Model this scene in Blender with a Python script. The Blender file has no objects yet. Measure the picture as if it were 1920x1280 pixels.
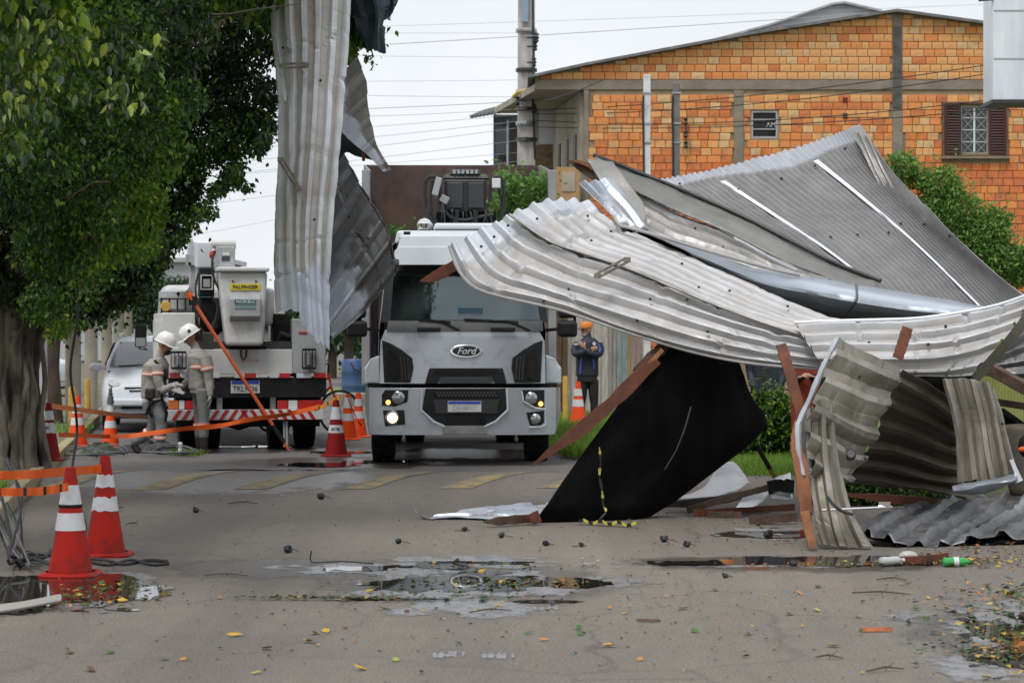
import bpy, bmesh, math, random
import numpy as np
from mathutils import Vector, Matrix, noise as mnoise
# ------------------------------------------------------------------ camera, sky, sun, exposure
SC = bpy.context.scene
COL = SC.collection
FPX, H_EYE, HX, HY = 4533.0, 1.72, 960.0, 604.0
cam_d = bpy.data.cameras.new("camera")
cam = bpy.data.objects.new("camera", cam_d)
COL.objects.link(cam)
cam.location = (0, 0, H_EYE)
cam.rotation_euler = (math.radians(90), 0, 0)
cam_d.sensor_width = 36
cam_d.lens = 36 * FPX / 1920
cam_d.shift_y = (HY - 640) / 1920
cam_d.clip_start, cam_d.clip_end = 0.2, 3000
cam_d.dof.use_dof = True
cam_d.dof.focus_distance = 22.5
cam_d.dof.aperture_fstop = 5.0
SC.camera = cam
SUN_EL, SUN_AZ = math.radians(62), math.radians(205)     # azimuth clockwise from +Y: behind the camera, a little left
W = bpy.data.worlds.new("World")
SC.world = W
W.use_nodes = True
nt = W.node_tree
nt.nodes.clear()
wo = nt.nodes.new("ShaderNodeOutputWorld")
wb = nt.nodes.new("ShaderNodeBackground")
wb.inputs["Strength"].default_value = 0.1
sky = nt.nodes.new("ShaderNodeTexSky")
sky.sky_type = 'NISHITA'
sky.sun_disc = False
sky.sun_elevation = SUN_EL
sky.sun_rotation = SUN_AZ
sky.air_density, sky.dust_density = 1.0, 3.0
wm = nt.nodes.new("ShaderNodeMixRGB")
wm.inputs[0].default_value = 0.93
wt = nt.nodes.new("ShaderNodeTexCoord")
wn = nt.nodes.new("ShaderNodeTexNoise")
wn.inputs["Scale"].default_value = 2.4
wn.inputs["Detail"].default_value = 5
wr = nt.nodes.new("ShaderNodeValToRGB")
wr.color_ramp.elements[0].position, wr.color_ramp.elements[1].position = 0.36, 0.6
wr.color_ramp.elements[0].color = (0.58, 0.61, 0.65, 1)
wr.color_ramp.elements[1].color = (0.76, 0.775, 0.79, 1)
wg = nt.nodes.new("ShaderNodeMixRGB")
wg.blend_type = 'MULTIPLY'
wg.inputs[0].default_value = 1
wg.inputs[2].default_value = (9.7, 9.7, 9.7, 1)
nt.links.new(wt.outputs["Generated"], wn.inputs["Vector"])
nt.links.new(wn.outputs["Fac"], wr.inputs["Fac"])
nt.links.new(wr.outputs["Color"], wg.inputs[1])
nt.links.new(sky.outputs["Color"], wm.inputs[1])
nt.links.new(wg.outputs["Color"], wm.inputs[2])
nt.links.new(wm.outputs["Color"], wb.inputs["Color"])
nt.links.new(wb.outputs["Background"], wo.inputs["Surface"])
sun_d = bpy.data.lights.new("sun", 'SUN')
sun_d.energy = 1.5
sun_d.angle = math.radians(22)
sun_d.color = (1.0, 0.98, 0.95)
sun = bpy.data.objects.new("sun", sun_d)
COL.objects.link(sun)
sdir = Vector((math.sin(SUN_AZ) * math.cos(SUN_EL), math.cos(SUN_AZ) * math.cos(SUN_EL), math.sin(SUN_EL)))
sun.rotation_euler = sdir.to_track_quat('Z', 'Y').to_euler()
SC.view_settings.view_transform = 'Standard'
SC.view_settings.look = 'None'
SC.view_settings.gamma = 1
SC.view_settings.use_curve_mapping = False
SC.view_settings.exposure = 0.52
SC.cycles.max_bounces = 6
SC.cycles.diffuse_bounces = 3
SC.cycles.glossy_bounces = 3
SC.cycles.transparent_max_bounces = 6
SC.cycles.caustics_reflective = False
SC.cycles.caustics_refractive = False
# ------------------------------------------------------------------ helpers
rnd = random.Random(7)
V = Vector
def at(px, py, Y):
 return V(((px - HX) / FPX * Y, Y, H_EYE - (py - HY) / FPX * Y))
def gY(py, z=0.0):
 return FPX * (H_EYE - z) / (py - HY)
def gp(px, py, z=0.0):
 Y = gY(py, z)
 return V(((px - HX) / FPX * Y, Y, z))
def lin(r, g, b):
 f = lambda c: (c / 255 / 12.92) if c <= 10 else ((c / 255 + 0.055) / 1.055) ** 2.4
 return (f(r), f(g), f(b))
def mat(name, col, rough=0.6, metal=0.0, col2=None, ns=4.0, nd=4.0, nr=(0.35, 0.65), bump=0.0, bs=40.0, spec=0.5,
  emit=None, es=0.0, stretch=None, rough2=None, coord="Object", trans=0.0, dirt=None, dirt_s=1.5, dirt_r=(0.5, 0.75)):
 m = bpy.data.materials.new(name)
 m.use_nodes = True
 t = m.node_tree
 b = t.nodes["Principled BSDF"]
 b.inputs["Base Color"].default_value = (*col, 1)
 b.inputs["Roughness"].default_value = rough
 b.inputs["Metallic"].default_value = metal
 b.inputs["Specular IOR Level"].default_value = spec
 if emit:
  b.inputs["Emission Color"].default_value = (*emit, 1)
  b.inputs["Emission Strength"].default_value = es
 tc = t.nodes.new("ShaderNodeTexCoord")
 src = tc.outputs[coord]
 if stretch:
  mp = t.nodes.new("ShaderNodeMapping")
  mp.inputs["Scale"].default_value = stretch
  t.links.new(src, mp.inputs["Vector"])
  src = mp.outputs["Vector"]
 colsock = None
 if col2 is not None:
  n = t.nodes.new("ShaderNodeTexNoise")
  n.inputs["Scale"].default_value = ns
  n.inputs["Detail"].default_value = nd
  n.inputs["Roughness"].default_value = 0.6
  t.links.new(src, n.inputs["Vector"])
  r = t.nodes.new("ShaderNodeValToRGB")
  r.color_ramp.elements[0].position, r.color_ramp.elements[1].position = nr
  r.color_ramp.elements[0].color = (*col, 1)
  r.color_ramp.elements[1].color = (*col2, 1)
  t.links.new(n.outputs["Fac"], r.inputs["Fac"])
  colsock = r.outputs["Color"]
  if rough2 is not None:
   rr = t.nodes.new("ShaderNodeMapRange")
   rr.inputs["To Min"].default_value = rough
   rr.inputs["To Max"].default_value = rough2
   t.links.new(n.outputs["Fac"], rr.inputs["Value"])
   t.links.new(rr.outputs["Result"], b.inputs["Roughness"])
 if dirt is not None:
  n2 = t.nodes.new("ShaderNodeTexNoise")
  n2.inputs["Scale"].default_value = dirt_s
  n2.inputs["Detail"].default_value = 6
  n2.inputs["Roughness"].default_value = 0.65
  t.links.new(src, n2.inputs["Vector"])
  r2 = t.nodes.new("ShaderNodeMapRange")
  r2.inputs["From Min"].default_value, r2.inputs["From Max"].default_value = dirt_r
  t.links.new(n2.outputs["Fac"], r2.inputs["Value"])
  mx = t.nodes.new("ShaderNodeMixRGB")
  mx.inputs[1].default_value = (*col, 1)
  if colsock:
   t.links.new(colsock, mx.inputs[1])
  mx.inputs[2].default_value = (*dirt, 1)
  t.links.new(r2.outputs["Result"], mx.inputs[0])
  colsock = mx.outputs["Color"]
 if colsock:
  t.links.new(colsock, b.inputs["Base Color"])
 if bump:
  n3 = t.nodes.new("ShaderNodeTexNoise")
  n3.inputs["Scale"].default_value = bs
  n3.inputs["Detail"].default_value = 4
  t.links.new(src, n3.inputs["Vector"])
  bp = t.nodes.new("ShaderNodeBump")
  bp.inputs["Strength"].default_value = bump
  bp.inputs["Distance"].default_value = 0.02
  t.links.new(n3.outputs["Fac"], bp.inputs["Height"])
  t.links.new(bp.outputs["Normal"], b.inputs["Normal"])
 return m
def leafmat(name, dark, light, gloss=0.45, transl=0.3):
 """leaf colour runs from dark to light by the per-leaf attribute 'tint'"""
 m = bpy.data.materials.new(name)
 m.use_nodes = True
 t = m.node_tree
 b = t.nodes["Principled BSDF"]
 a = t.nodes.new("ShaderNodeAttribute")
 a.attribute_name = "tint"
 r = t.nodes.new("ShaderNodeValToRGB")
 r.color_ramp.elements[0].color = (*dark, 1)
 r.color_ramp.elements[1].color = (*light, 1)
 e = r.color_ramp.elements.new(.4)
 e.color = (dark[0] * .62 + light[0] * .2, dark[1] * .6 + light[1] * .4, dark[2] * .6 + light[2] * .4, 1)
 t.links.new(a.outputs["Fac"], r.inputs["Fac"])
 t.links.new(r.outputs["Color"], b.inputs["Base Color"])
 b.inputs["Roughness"].default_value = gloss
 tr = t.nodes.new("ShaderNodeBsdfTranslucent")
 t.links.new(r.outputs["Color"], tr.inputs["Color"])
 mx = t.nodes.new("ShaderNodeMixShader")
 mx.inputs[0].default_value = transl
 t.links.new(b.outputs[0], mx.inputs[1])
 t.links.new(tr.outputs[0], mx.inputs[2])
 t.links.new(mx.outputs[0], t.nodes["Material Output"].inputs["Surface"])
 return m
class MB:
 def __init__(self):
  self.v, self.f, self.m = [], [], []
 def add(self, vs, fs, mi=0):
  o = len(self.v)
  self.v += [V(p) for p in vs]
  self.f += [tuple(i + o for i in f) for f in fs]
  self.m += [mi] * len(fs)
  return self
 def box(self, c, s, rot=None, mi=0, taper=(1, 1)):
  c = V(c)
  vs = []
  for sz in (-.5, .5):
   k = taper if sz > 0 else (1, 1)
   for sx, sy in ((-.5, -.5), (.5, -.5), (.5, .5), (-.5, .5)):
    p = V((sx * s[0] * k[0], sy * s[1] * k[1], sz * s[2]))
    vs.append(c + (rot @ p if rot else p))
  return self.add(vs, [(3, 2, 1, 0), (4, 5, 6, 7), (0, 1, 5, 4), (1, 2, 6, 5), (2, 3, 7, 6), (3, 0, 4, 7)], mi)
 def bar(self, p, q, w, h=None, up=(0, 0, 1), mi=0, w2=None, h2=None):
  p, q = V(p), V(q)
  h = h or w
  w2 = w if w2 is None else w2
  h2 = h if h2 is None else h2
  d = (q - p).normalized()
  s = d.cross(V(up))
  if s.length < 1e-4:
   s = d.cross(V((1, 0, 0)))
  s.normalize()
  u = s.cross(d)
  vs = [e + s * a * ww / 2 + u * b * hh / 2 for e, ww, hh in ((p, w, h), (q, w2, h2)) for a, b in
              ((-1, -1), (1, -1), (1, 1), (-1, 1))]
  return self.add(vs, [(0, 1, 2, 3), (7, 6, 5, 4), (4, 5, 1, 0), (5, 6, 2, 1), (6, 7, 3, 2), (7, 4, 0, 3)], mi)
 def tube(self, pts, r, n=8, mi=0, cap=True):
  pts = [V(p) for p in pts]
  rs = r if isinstance(r, (list, tuple)) else [r] * len(pts)
  vs, fs = [], []
  prev = None
  for i, p in enumerate(pts):
   d = (pts[min(i + 1, len(pts) - 1)] - pts[max(i - 1, 0)])
   d = d.normalized() if d.length > 1e-9 else V((0, 0, 1))
   if prev is None:
    s = d.cross(V((0, 0, 1)) if abs(d.z) < 0.9 else V((0, 1, 0)))
   else:
    s = prev - d * prev.dot(d)
    if s.length < 1e-5:
     s = d.cross(V((0.3, 1, 0.2)))
   s.normalize()
   prev = s
   u = d.cross(s)
   rr = rs[i]
   ra, rb = rr if isinstance(rr, tuple) else (rr, rr)
   for k in range(n):
    a = 2 * math.pi * k / n
    vs.append(p + s * math.cos(a) * ra + u * math.sin(a) * rb)
  for i in range(len(pts) - 1):
   for k in range(n):
    a, b = i * n + k, i * n + (k + 1) % n
    fs.append((a, b, b + n, a + n))
  if cap:
   fs.append(tuple(range(n - 1, -1, -1)))
   fs.append(tuple(range((len(pts) - 1) * n, len(pts) * n)))
  return self.add(vs, fs, mi)
 def lathe(self, prof, c=(0, 0, 0), n=24, rot=None, mi=0, cap=True):
  c = V(c)
  vs, fs = [], []
  for r, z in prof:
   for k in range(n):
    a = 2 * math.pi * k / n
    p = V((r * math.cos(a), r * math.sin(a), z))
    vs.append(c + (rot @ p if rot else p))
  for i in range(len(prof) - 1):
   for k in range(n):
    a, b = i * n + k, i * n + (k + 1) % n
    fs.append((a, b, b + n, a + n))
  if cap:
   fs.append(tuple(range(n - 1, -1, -1)))
   fs.append(tuple(range((len(prof) - 1) * n, len(prof) * n)))
  return self.add(vs, fs, mi)
 def ball(self, c, r, n=12, mi=0, sc=(1, 1, 1), rot=None):
  k = max(4, n // 2)
  prof = [(max(1e-4, r * math.sin(math.pi * i / k)), -r * math.cos(math.pi * i / k)) for i in range(k + 1)]
  o = len(self.v)
  self.lathe(prof, (0, 0, 0), n, None, mi, False)
  for i in range(o, len(self.v)):
   p = self.v[i]
   p = V((p.x * sc[0], p.y * sc[1], p.z * sc[2]))
   self.v[i] = V(c) + (rot @ p if rot else p)
  return self
 def prism(self, pts, off, mi=0):
  """polygon of 3-D points pushed along off"""
  n = len(pts)
  off = V(off)
  vs = [V(p) for p in pts] + [V(p) + off for p in pts]
  fs = [tuple(range(n)), tuple(range(2 * n - 1, n - 1, -1))]
  fs += [(i, i + n, (i + 1) % n + n, (i + 1) % n) for i in range(n)]
  return self.add(vs, fs, mi)
 def grid(self, P, mi=0):
  m, n = len(P), len(P[0])
  vs = [p for row in P for p in row]
  fs = [(i * n + j, i * n + j + 1, (i + 1) * n + j + 1, (i + 1) * n + j) for i in range(m - 1) for j in range(n - 1)]
  return self.add(vs, fs, mi)
BASE = {}
def finish(me, smooth=False):
 if smooth:
  me.polygons.foreach_set("use_smooth", [True] * len(me.polygons))
  try:
   me.set_sharp_from_angle(angle=math.radians(38))
  except Exception:
   pass
 me.update()
def obj(name, mb, mats, parent=None, smooth=False, bevel=0.0, solid=0.0, fixn=True, segs=2):
 me = bpy.data.meshes.new(name)
 if isinstance(mb, MB):
  base = None
  if parent is not None:
   r = parent
   while r.parent is not None:
    r = r.parent
   base = BASE.get(r.name)
  if parent is None:
   xs = [p.x for p in mb.v]; ys = [p.y for p in mb.v]; zs = [p.z for p in mb.v]
   base = V(((min(xs) + max(xs)) / 2, (min(ys) + max(ys)) / 2, min(zs)))
  vs = [tuple(p - base) for p in mb.v] if base is not None else [tuple(p) for p in mb.v]
  me.from_pydata(vs, [], mb.f)
  if fixn:
   bm = bmesh.new()
   bm.from_mesh(me)
   bmesh.ops.recalc_face_normals(bm, faces=bm.faces)
   bm.to_mesh(me)
   bm.free()
  for m in (mats if isinstance(mats, (list, tuple)) else [mats]):
   me.materials.append(m)
  if len(me.materials) > 1:
   me.polygons.foreach_set("material_index", mb.m)
  finish(me, smooth)
 else:
  me = mb
  base = None
  if mats is not None:
   for m in (mats if isinstance(mats, (list, tuple)) else [mats]):
    me.materials.append(m)
 o = bpy.data.objects.new(name, me)
 COL.objects.link(o)
 if parent is not None:
  o.parent = parent
 elif base is not None:
  o.location = base
 if bevel:
  b = o.modifiers.new("bevel", 'BEVEL')
  b.width = bevel
  b.segments = segs
  b.limit_method = 'ANGLE'
  b.angle_limit = math.radians(35)
 if solid:
  s = o.modifiers.new("solid", 'SOLIDIFY')
  s.thickness = solid
  s.offset = 0
 return o
def tag(o, label=None, cat=None, group=None, kind=None):
 if label: o["label"] = label
 if cat: o["category"] = cat
 if group: o["group"] = group
 if kind: o["kind"] = kind
 return o
def thing(name, label, cat, loc=(0, 0, 0), rz=0.0, group=None, local=False):
 """an Empty at a thing's base; children are given in world coordinates unless local"""
 o = bpy.data.objects.new(name, None)
 COL.objects.link(o)
 o.empty_display_size = 0.2
 o.location = loc
 o.rotation_euler = (0, 0, rz)
 tag(o, label, cat, group)
 if not local:
  BASE[o.name] = V(loc)
 return o
def copy_tree(o, parent=None):
 c = o.copy()
 COL.objects.link(c)
 c.parent = parent
 for ch in list(o.children):
  copy_tree(ch, c)
 return c
def text_obj(name, body, size, loc, mat_, parent, rot=(math.pi / 2, 0, 0), ext=0.001, shear=0.0, sx=1.0, bold=0.0):
 cu = bpy.data.curves.new(name, 'FONT')
 cu.body = body
 cu.size = size
 cu.extrude = ext
 cu.shear = shear
 cu.offset = bold
 cu.align_x, cu.align_y = 'CENTER', 'CENTER'
 cu.materials.append(mat_)
 tmp = bpy.data.objects.new(name, cu)
 COL.objects.link(tmp)
 dg = bpy.context.evaluated_depsgraph_get()
 me = bpy.data.meshes.new_from_object(tmp.evaluated_get(dg))
 bpy.data.objects.remove(tmp)
 o = bpy.data.objects.new(name, me)
 COL.objects.link(o)
 o.parent = parent
 r = parent
 while r.parent is not None:
  r = r.parent
 b = BASE.get(r.name)
 o.location = V(loc) - b if b is not None else V(loc)
 o.rotation_euler = rot
 o.scale = (sx, 1, 1)
 return o
def crom(pts, t):
 """Catmull-Rom through a list of vectors, t in 0..1"""
 n = len(pts) - 1
 x = min(max(t, 0), 1) * n
 i = min(int(x), n - 1)
 f = x - i
 p1, p2 = pts[i], pts[i + 1]
 p0 = pts[i - 1] if i > 0 else p1 * 2 - p2
 p3 = pts[i + 2] if i + 2 <= n else p2 * 2 - p1
 return 0.5 * ((2 * p1) + (p2 - p0) * f + (2 * p0 - 5 * p1 + 4 * p2 - p3) * f * f + (3 * p1 - p0 - 3 * p2 + p3) * f ** 3)
ORD = ('nearest', 'second nearest', 'third nearest', 'fourth nearest', 'fifth nearest', 'sixth nearest', 'seventh nearest', 'eighth nearest', 'ninth nearest', 'tenth nearest', 'eleventh nearest', 'twelfth nearest')
def rank_labels(items, what, marks):
 """items: (object, px, py); each is told apart by how near it lies to a landmark"""
 g = {}
 for o, x, y in items:
  d, nm = min((math.hypot((x - a) * .6, y - b), nm) for nm, a, b in marks)
  g.setdefault(nm, []).append((d, o))
 for nm, l in g.items():
  for k, (d, o) in enumerate(sorted(l, key=lambda q: q[0])):
   o['label'] = '%s %s to the %s' % (what, ORD[min(k, 11)], nm)
MARKS = [('nearest traffic cone', 132, 1079), ('second red cone', 220, 1041), ('orange bark chip', 1643, 1184), ('green bottle', 1793, 1062), ('middle puddle', 905, 1092), ('left tyre print', 835, 1235), ('black panel', 1120, 985), ('bottom right leaf litter', 1890, 1190),
         ('flat silver sheet', 900, 985), ('wooden post foot', 1524, 1030), ('leaf row left of the puddle', 560, 1124), ('bottom left corner', 60, 1275), ('dark twig piece', 1216, 1166), ('reddish stick', 1418, 1067)]
def leaves(name, parent, clumps, n, size, mat_, seed=1, droop=0.5, tint=None, shell=0.5, aspect=0.5, kind=None, spray=18):
 """clumps: list of (centre, (rx,ry,rz), weight, tint_low, tint_high). One folded diamond per leaf."""
 rg = np.random.default_rng(seed)
 w = np.array([c[2] for c in clumps], float)
 w /= w.sum()
 idx = rg.choice(len(clumps), n, p=w)
 C = np.array([tuple(c[0]) for c in clumps])[idx]
 R = np.array([c[1] for c in clumps])[idx]
 T0 = np.array([c[3] for c in clumps])[idx]
 T1 = np.array([c[4] for c in clumps])[idx]
 d = rg.normal(size=(n, 3))
 d /= np.linalg.norm(d, axis=1)[:, None]
 rad = rg.random(n) ** (1 / 3)
 rad = np.where(rg.random(n) < shell, 0.75 + 0.3 * rg.random(n), rad)
 P = C + d * rad[:, None] * R
 ns = max(1, n // spray)
 sp = rg.integers(0, ns, n)
 jit = rg.normal(size=(n, 3)) * size * np.array([1.0, 1.0, 1.5]) * (spray / 9) ** .4
 first = np.zeros(ns, int)
 first[sp] = np.arange(n)
 same = idx[first[sp]] == idx
 P = np.where(same[:, None], P[first[sp]] + jit, P)
 ax = rg.normal(size=(n, 3))
 ax[:, 2] -= droop * 2
 ax /= np.linalg.norm(ax, axis=1)[:, None]
 sd = np.cross(ax, rg.normal(size=(n, 3)))
 sd /= np.linalg.norm(sd, axis=1)[:, None] + 1e-9
 nm = np.cross(ax, sd)
 L = size * (0.6 + 0.8 * rg.random(n))[:, None]
 b = P
 tip = P + ax * L
 mid = P + ax * L * 0.42 + nm * L * 0.06
 l = mid + sd * L * aspect / 2 + nm * L * 0.08
 r = mid - sd * L * aspect / 2 + nm * L * 0.08
 Vv = np.stack([b, l, tip, r], 1).reshape(-1, 3)
 root = parent
 while root is not None and root.parent is not None:
  root = root.parent
 bs = BASE.get(root.name) if root is not None else None
 if bs is not None:
  Vv = Vv - np.array(tuple(bs))
 me = bpy.data.meshes.new(name)
 me.vertices.add(4 * n)
 me.vertices.foreach_set("co", Vv.astype(np.float32).ravel())
 tri = (np.arange(n)[:, None] * 4 + np.array([0, 1, 2, 0, 2, 3])).ravel()
 me.loops.add(6 * n)
 me.loops.foreach_set("vertex_index", tri.astype(np.int32))
 me.polygons.add(2 * n)
 me.polygons.foreach_set("loop_start", np.arange(0, 6 * n, 3, dtype=np.int32))
 me.polygons.foreach_set("loop_total", np.full(2 * n, 3, np.int32))
 me.update(calc_edges=True)
 at_ = me.attributes.new("tint", 'FLOAT', 'POINT')
 tv = np.clip(T0 + (T1 - T0) * rg.random(n) ** 2.2, 0, 1)
 at_.data.foreach_set("value", np.repeat(tv, 4).astype(np.float32))
 me.materials.append(mat_)
 me.validate()
 o = bpy.data.objects.new(name, me)
 COL.objects.link(o)
 if parent is not None:
  o.parent = parent
 if kind: o["kind"] = kind
 return o
# ------------------------------------------------------------------ shared materials
M = {}
M['concrete'] = mat('concrete', (0.30, 0.275, 0.24), 0.85, col2=(0.19, 0.175, 0.15), ns=3, bump=0.3, bs=30)
M['plaster'] = mat('plaster', (0.42, 0.37, 0.30), 0.9, col2=(0.28, 0.25, 0.2), ns=1.5, bump=0.2)
M['mortar'] = mat('mortar', (0.24, 0.17, 0.10), 0.9, col2=(0.33, 0.25, 0.16), ns=2, bump=0.4)
M['white_paint'] = mat('white_paint', (0.72, 0.73, 0.74), 0.35, col2=(0.6, 0.61, 0.61), ns=3, dirt=(0.35, 0.32, 0.28), dirt_s=2.5)
M['grey_paint'] = mat('grey_paint', (0.42, 0.43, 0.44), 0.4, col2=(0.34, 0.35, 0.36), ns=2)
M['black_plastic'] = mat('black_plastic', (0.009, 0.0095, 0.011), 0.5, col2=(0.017, 0.017, 0.019), ns=8, spec=.3)
M['black_rubber'] = mat('black_rubber', (0.010, 0.010, 0.010), 0.85, col2=(0.02, 0.019, 0.018), ns=10, spec=.2)
M['dark_steel'] = mat('dark_steel', (0.03, 0.031, 0.034), 0.5, metal=0.3, col2=(0.06, 0.058, 0.055), ns=6)
M['steel'] = mat('steel', (0.45, 0.46, 0.47), 0.35, metal=0.8, col2=(0.3, 0.3, 0.3), ns=5)
M['chrome'] = mat('chrome', (0.8, 0.8, 0.8), 0.12, metal=1.0)
M['wood'] = mat('wood', (0.17, 0.050, 0.021), 0.75, col2=(0.08, 0.025, 0.013), ns=5, nd=9, bump=0.2, dirt=(.05, .03, .02), dirt_s=6, dirt_r=(.52, .75))
M['wood_pale'] = mat('wood_pale', (0.29, 0.115, 0.045), 0.75, col2=(0.17, 0.062, 0.026), ns=5, nd=9, bump=0.2, dirt=(.12, .06, .03), dirt_s=7, dirt_r=(.5, .75))
M['wood_dark'] = mat('wood_dark', (0.06, 0.038, 0.026), 0.8, col2=(0.12, 0.07, 0.045), ns=8, bump=0.3)
M['orange_tape'] = mat('orange_tape', (0.72, 0.125, 0.02), 0.5, col2=(0.6, 0.09, 0.015), ns=3, spec=.25)
M['yellow_paint'] = mat('yellow_paint', (0.60, 0.36, 0.06), 0.6, col2=(0.42, 0.25, 0.05), ns=5)
M['red_light'] = mat('red_light', (0.45, 0.015, 0.01), 0.2)
M['red_paint'] = mat('red_paint', (0.5, 0.025, 0.02), 0.4)
M['glass_dark'] = mat('glass_dark', (0.012, 0.015, 0.018), 0.05, spec=0.8)
M['cable'] = mat('cable', (0.02, 0.02, 0.022), 0.6)
M['cable_grey'] = mat('cable_grey', (0.16, 0.17, 0.17), 0.5, col2=(0.08, 0.085, 0.09), ns=6)
M['bark'] = mat('bark', (0.19, 0.168, 0.135), 0.95, col2=(0.035, 0.03, 0.024), ns=5, bump=1.0, bs=9, stretch=(1, 1, 0.35))
M['bark_brown'] = mat('bark_brown', (0.11, 0.075, 0.055), 0.9, col2=(0.05, 0.035, 0.03), ns=6, bump=0.7, bs=14, stretch=(1, 1, 0.35))
M['leaf_ficus'] = leafmat('leaf_ficus', (0.007, 0.018, 0.005), (0.40, 0.50, 0.035), .45, .3)
M['leaf_shrub'] = leafmat('leaf_shrub', (0.10, 0.19, 0.035), (0.40, 0.56, 0.13), .55, .45)
M['leaf_far'] = leafmat('leaf_far', (0.02, 0.05, 0.015), (0.09, 0.16, 0.035))
# ================================================================== SETTING
def kerb_x(Y): return -4.34 - 0.13 * (Y - 20.5)
def hump(x, Y):
 """speed hump across the road"""
 yy = Y + 0.06 * (x + 1.5)
 t = (yy - 24.55) / 3.3
 return 0.075 * math.sin(math.pi * t) ** 1.0 if 0 < t < 1 else 0.0
# --- ground out to the horizon
mb = MB()
mb.grid([[V((x, y, -0.06)) for x in (-900, -60, 60, 900)] for y in (-60, 120, 1200)])
tag(obj('ground', mb, mat('soil', (0.16, 0.135, 0.10), 0.95, col2=(0.09, 0.10, 0.05), ns=0.2)), kind='structure')
# --- road with wet patches worked into its gloss
def road_material():
 m = bpy.data.materials.new('asphalt')
 m.use_nodes = True
 t = m.node_tree
 b = t.nodes["Principled BSDF"]
 N = t.nodes.new
 tc = N("ShaderNodeTexCoord")
 src = tc.outputs["Object"]
 def noise(scale, detail, st=None, rough=0.6):
  n = N("ShaderNodeTexNoise")
  n.inputs["Scale"].default_value = scale
  n.inputs["Detail"].default_value = detail
  n.inputs["Roughness"].default_value = rough
  if st:
   mp = N("ShaderNodeMapping")
   mp.inputs["Scale"].default_value = st
   t.links.new(src, mp.inputs["Vector"])
   t.links.new(mp.outputs["Vector"], n.inputs["Vector"])
  else:
   t.links.new(src, n.inputs["Vector"])
  return n.outputs["Fac"]
 def ramp(f, a, b_, c0, c1):
  r = N("ShaderNodeValToRGB")
  r.color_ramp.elements[0].position, r.color_ramp.elements[1].position = a, b_
  r.color_ramp.elements[0].color, r.color_ramp.elements[1].color = (*c0, 1), (*c1, 1)
  t.links.new(f, r.inputs["Fac"])
  return r.outputs["Color"]
 def mix(fac, a, b_, mode='MIX'):
  x = N("ShaderNodeMixRGB")
  x.blend_type = mode
  for s, v in ((0, fac), (1, a), (2, b_)):
   if isinstance(v, (int, float)): x.inputs[s].default_value = v
   elif isinstance(v, tuple): x.inputs[s].default_value = (*v, 1)
   else: t.links.new(v, x.inputs[s])
  return x.outputs["Color"]
 c = ramp(noise(0.35, 5), 0.3, 0.7, (0.125, 0.104, 0.083), (0.195, 0.166, 0.136))
 c = mix(0.55, c, ramp(noise(9, 6, (1, 0.35, 1)), 0.3, 0.72, (0.10, 0.084, 0.068), (0.21, 0.180, 0.150)))
 c = mix(0.5, c, ramp(noise(60, 3), 0.36, 0.64, (0.07, 0.064, 0.058), (0.30, 0.275, 0.25)))
 spk = N("ShaderNodeTexVoronoi")
 spk.inputs["Scale"].default_value = 42
 t.links.new(src, spk.inputs["Vector"])
 sr = N("ShaderNodeMapRange")
 sr.inputs["From Min"].default_value, sr.inputs["From Max"].default_value = 0.07, 0.15
 sr.inputs["To Min"].default_value, sr.inputs["To Max"].default_value = 0.75, 0.0
 t.links.new(spk.outputs["Distance"], sr.inputs["Value"])
 c = mix(sr.outputs["Result"], c, ramp(noise(23, 1), 0.45, 0.55, (0.06, 0.05, 0.04), (0.40, 0.37, 0.33)))
 c = mix(0.8, c, ramp(noise(0.16, 4, (1, .55, 1), .5), .38, .62, (.70, .70, .71), (1.12, 1.10, 1.06)), 'MULTIPLY')
 wv = N("ShaderNodeMapping"); wv.inputs['Rotation'].default_value = (0, 0, -.13); wv.inputs['Scale'].default_value = (1.6, .05, 1)
 t.links.new(src, wv.inputs['Vector'])
 nw = N("ShaderNodeTexNoise"); nw.inputs['Scale'].default_value = 1; nw.inputs['Detail'].default_value = 6; t.links.new(wv.outputs['Vector'], nw.inputs['Vector'])
 c = mix(0.7, c, ramp(nw.outputs['Fac'], .35, .65, (.78, .775, .77), (1.12, 1.11, 1.09)), 'MULTIPLY')
 ds = N("ShaderNodeVectorMath"); ds.operation = 'MULTIPLY_ADD'; ds.inputs[1].default_value = (.5, .5, 0); nn = N("ShaderNodeTexNoise"); nn.inputs['Scale'].default_value = 1.7; nn.inputs['Detail'].default_value = 5; t.links.new(src, nn.inputs['Vector'])
 t.links.new(nn.outputs['Color'], ds.inputs[0]); t.links.new(src, ds.inputs[2])
 vc = N("ShaderNodeTexVoronoi"); vc.feature = 'DISTANCE_TO_EDGE'; vc.inputs['Scale'].default_value = .55; t.links.new(ds.outputs['Vector'], vc.inputs['Vector'])
 cr = N("ShaderNodeMapRange"); cr.inputs['From Min'].default_value, cr.inputs['From Max'].default_value = .004, .012; cr.inputs['To Min'].default_value, cr.inputs['To Max'].default_value = .55, 0
 t.links.new(vc.outputs['Distance'], cr.inputs['Value'])
 cm = N("ShaderNodeMath"); cm.operation = 'MULTIPLY'; t.links.new(cr.outputs['Result'], cm.inputs[0]); t.links.new(noise(.6, 2), cm.inputs[1])
 c = mix(cm.outputs[0], c, (.03, .027, .024))
 sx = N("ShaderNodeSeparateXYZ")
 t.links.new(src, sx.inputs[0])
 far = N("ShaderNodeMapRange")
 far.inputs["From Min"].default_value, far.inputs["From Max"].default_value = 26.2, 27.4
 t.links.new(sx.outputs["Y"], far.inputs["Value"])
 c = mix(far.outputs["Result"], c, mix(0.6, c, (0.115, 0.115, 0.118)))
 wet = None
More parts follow.
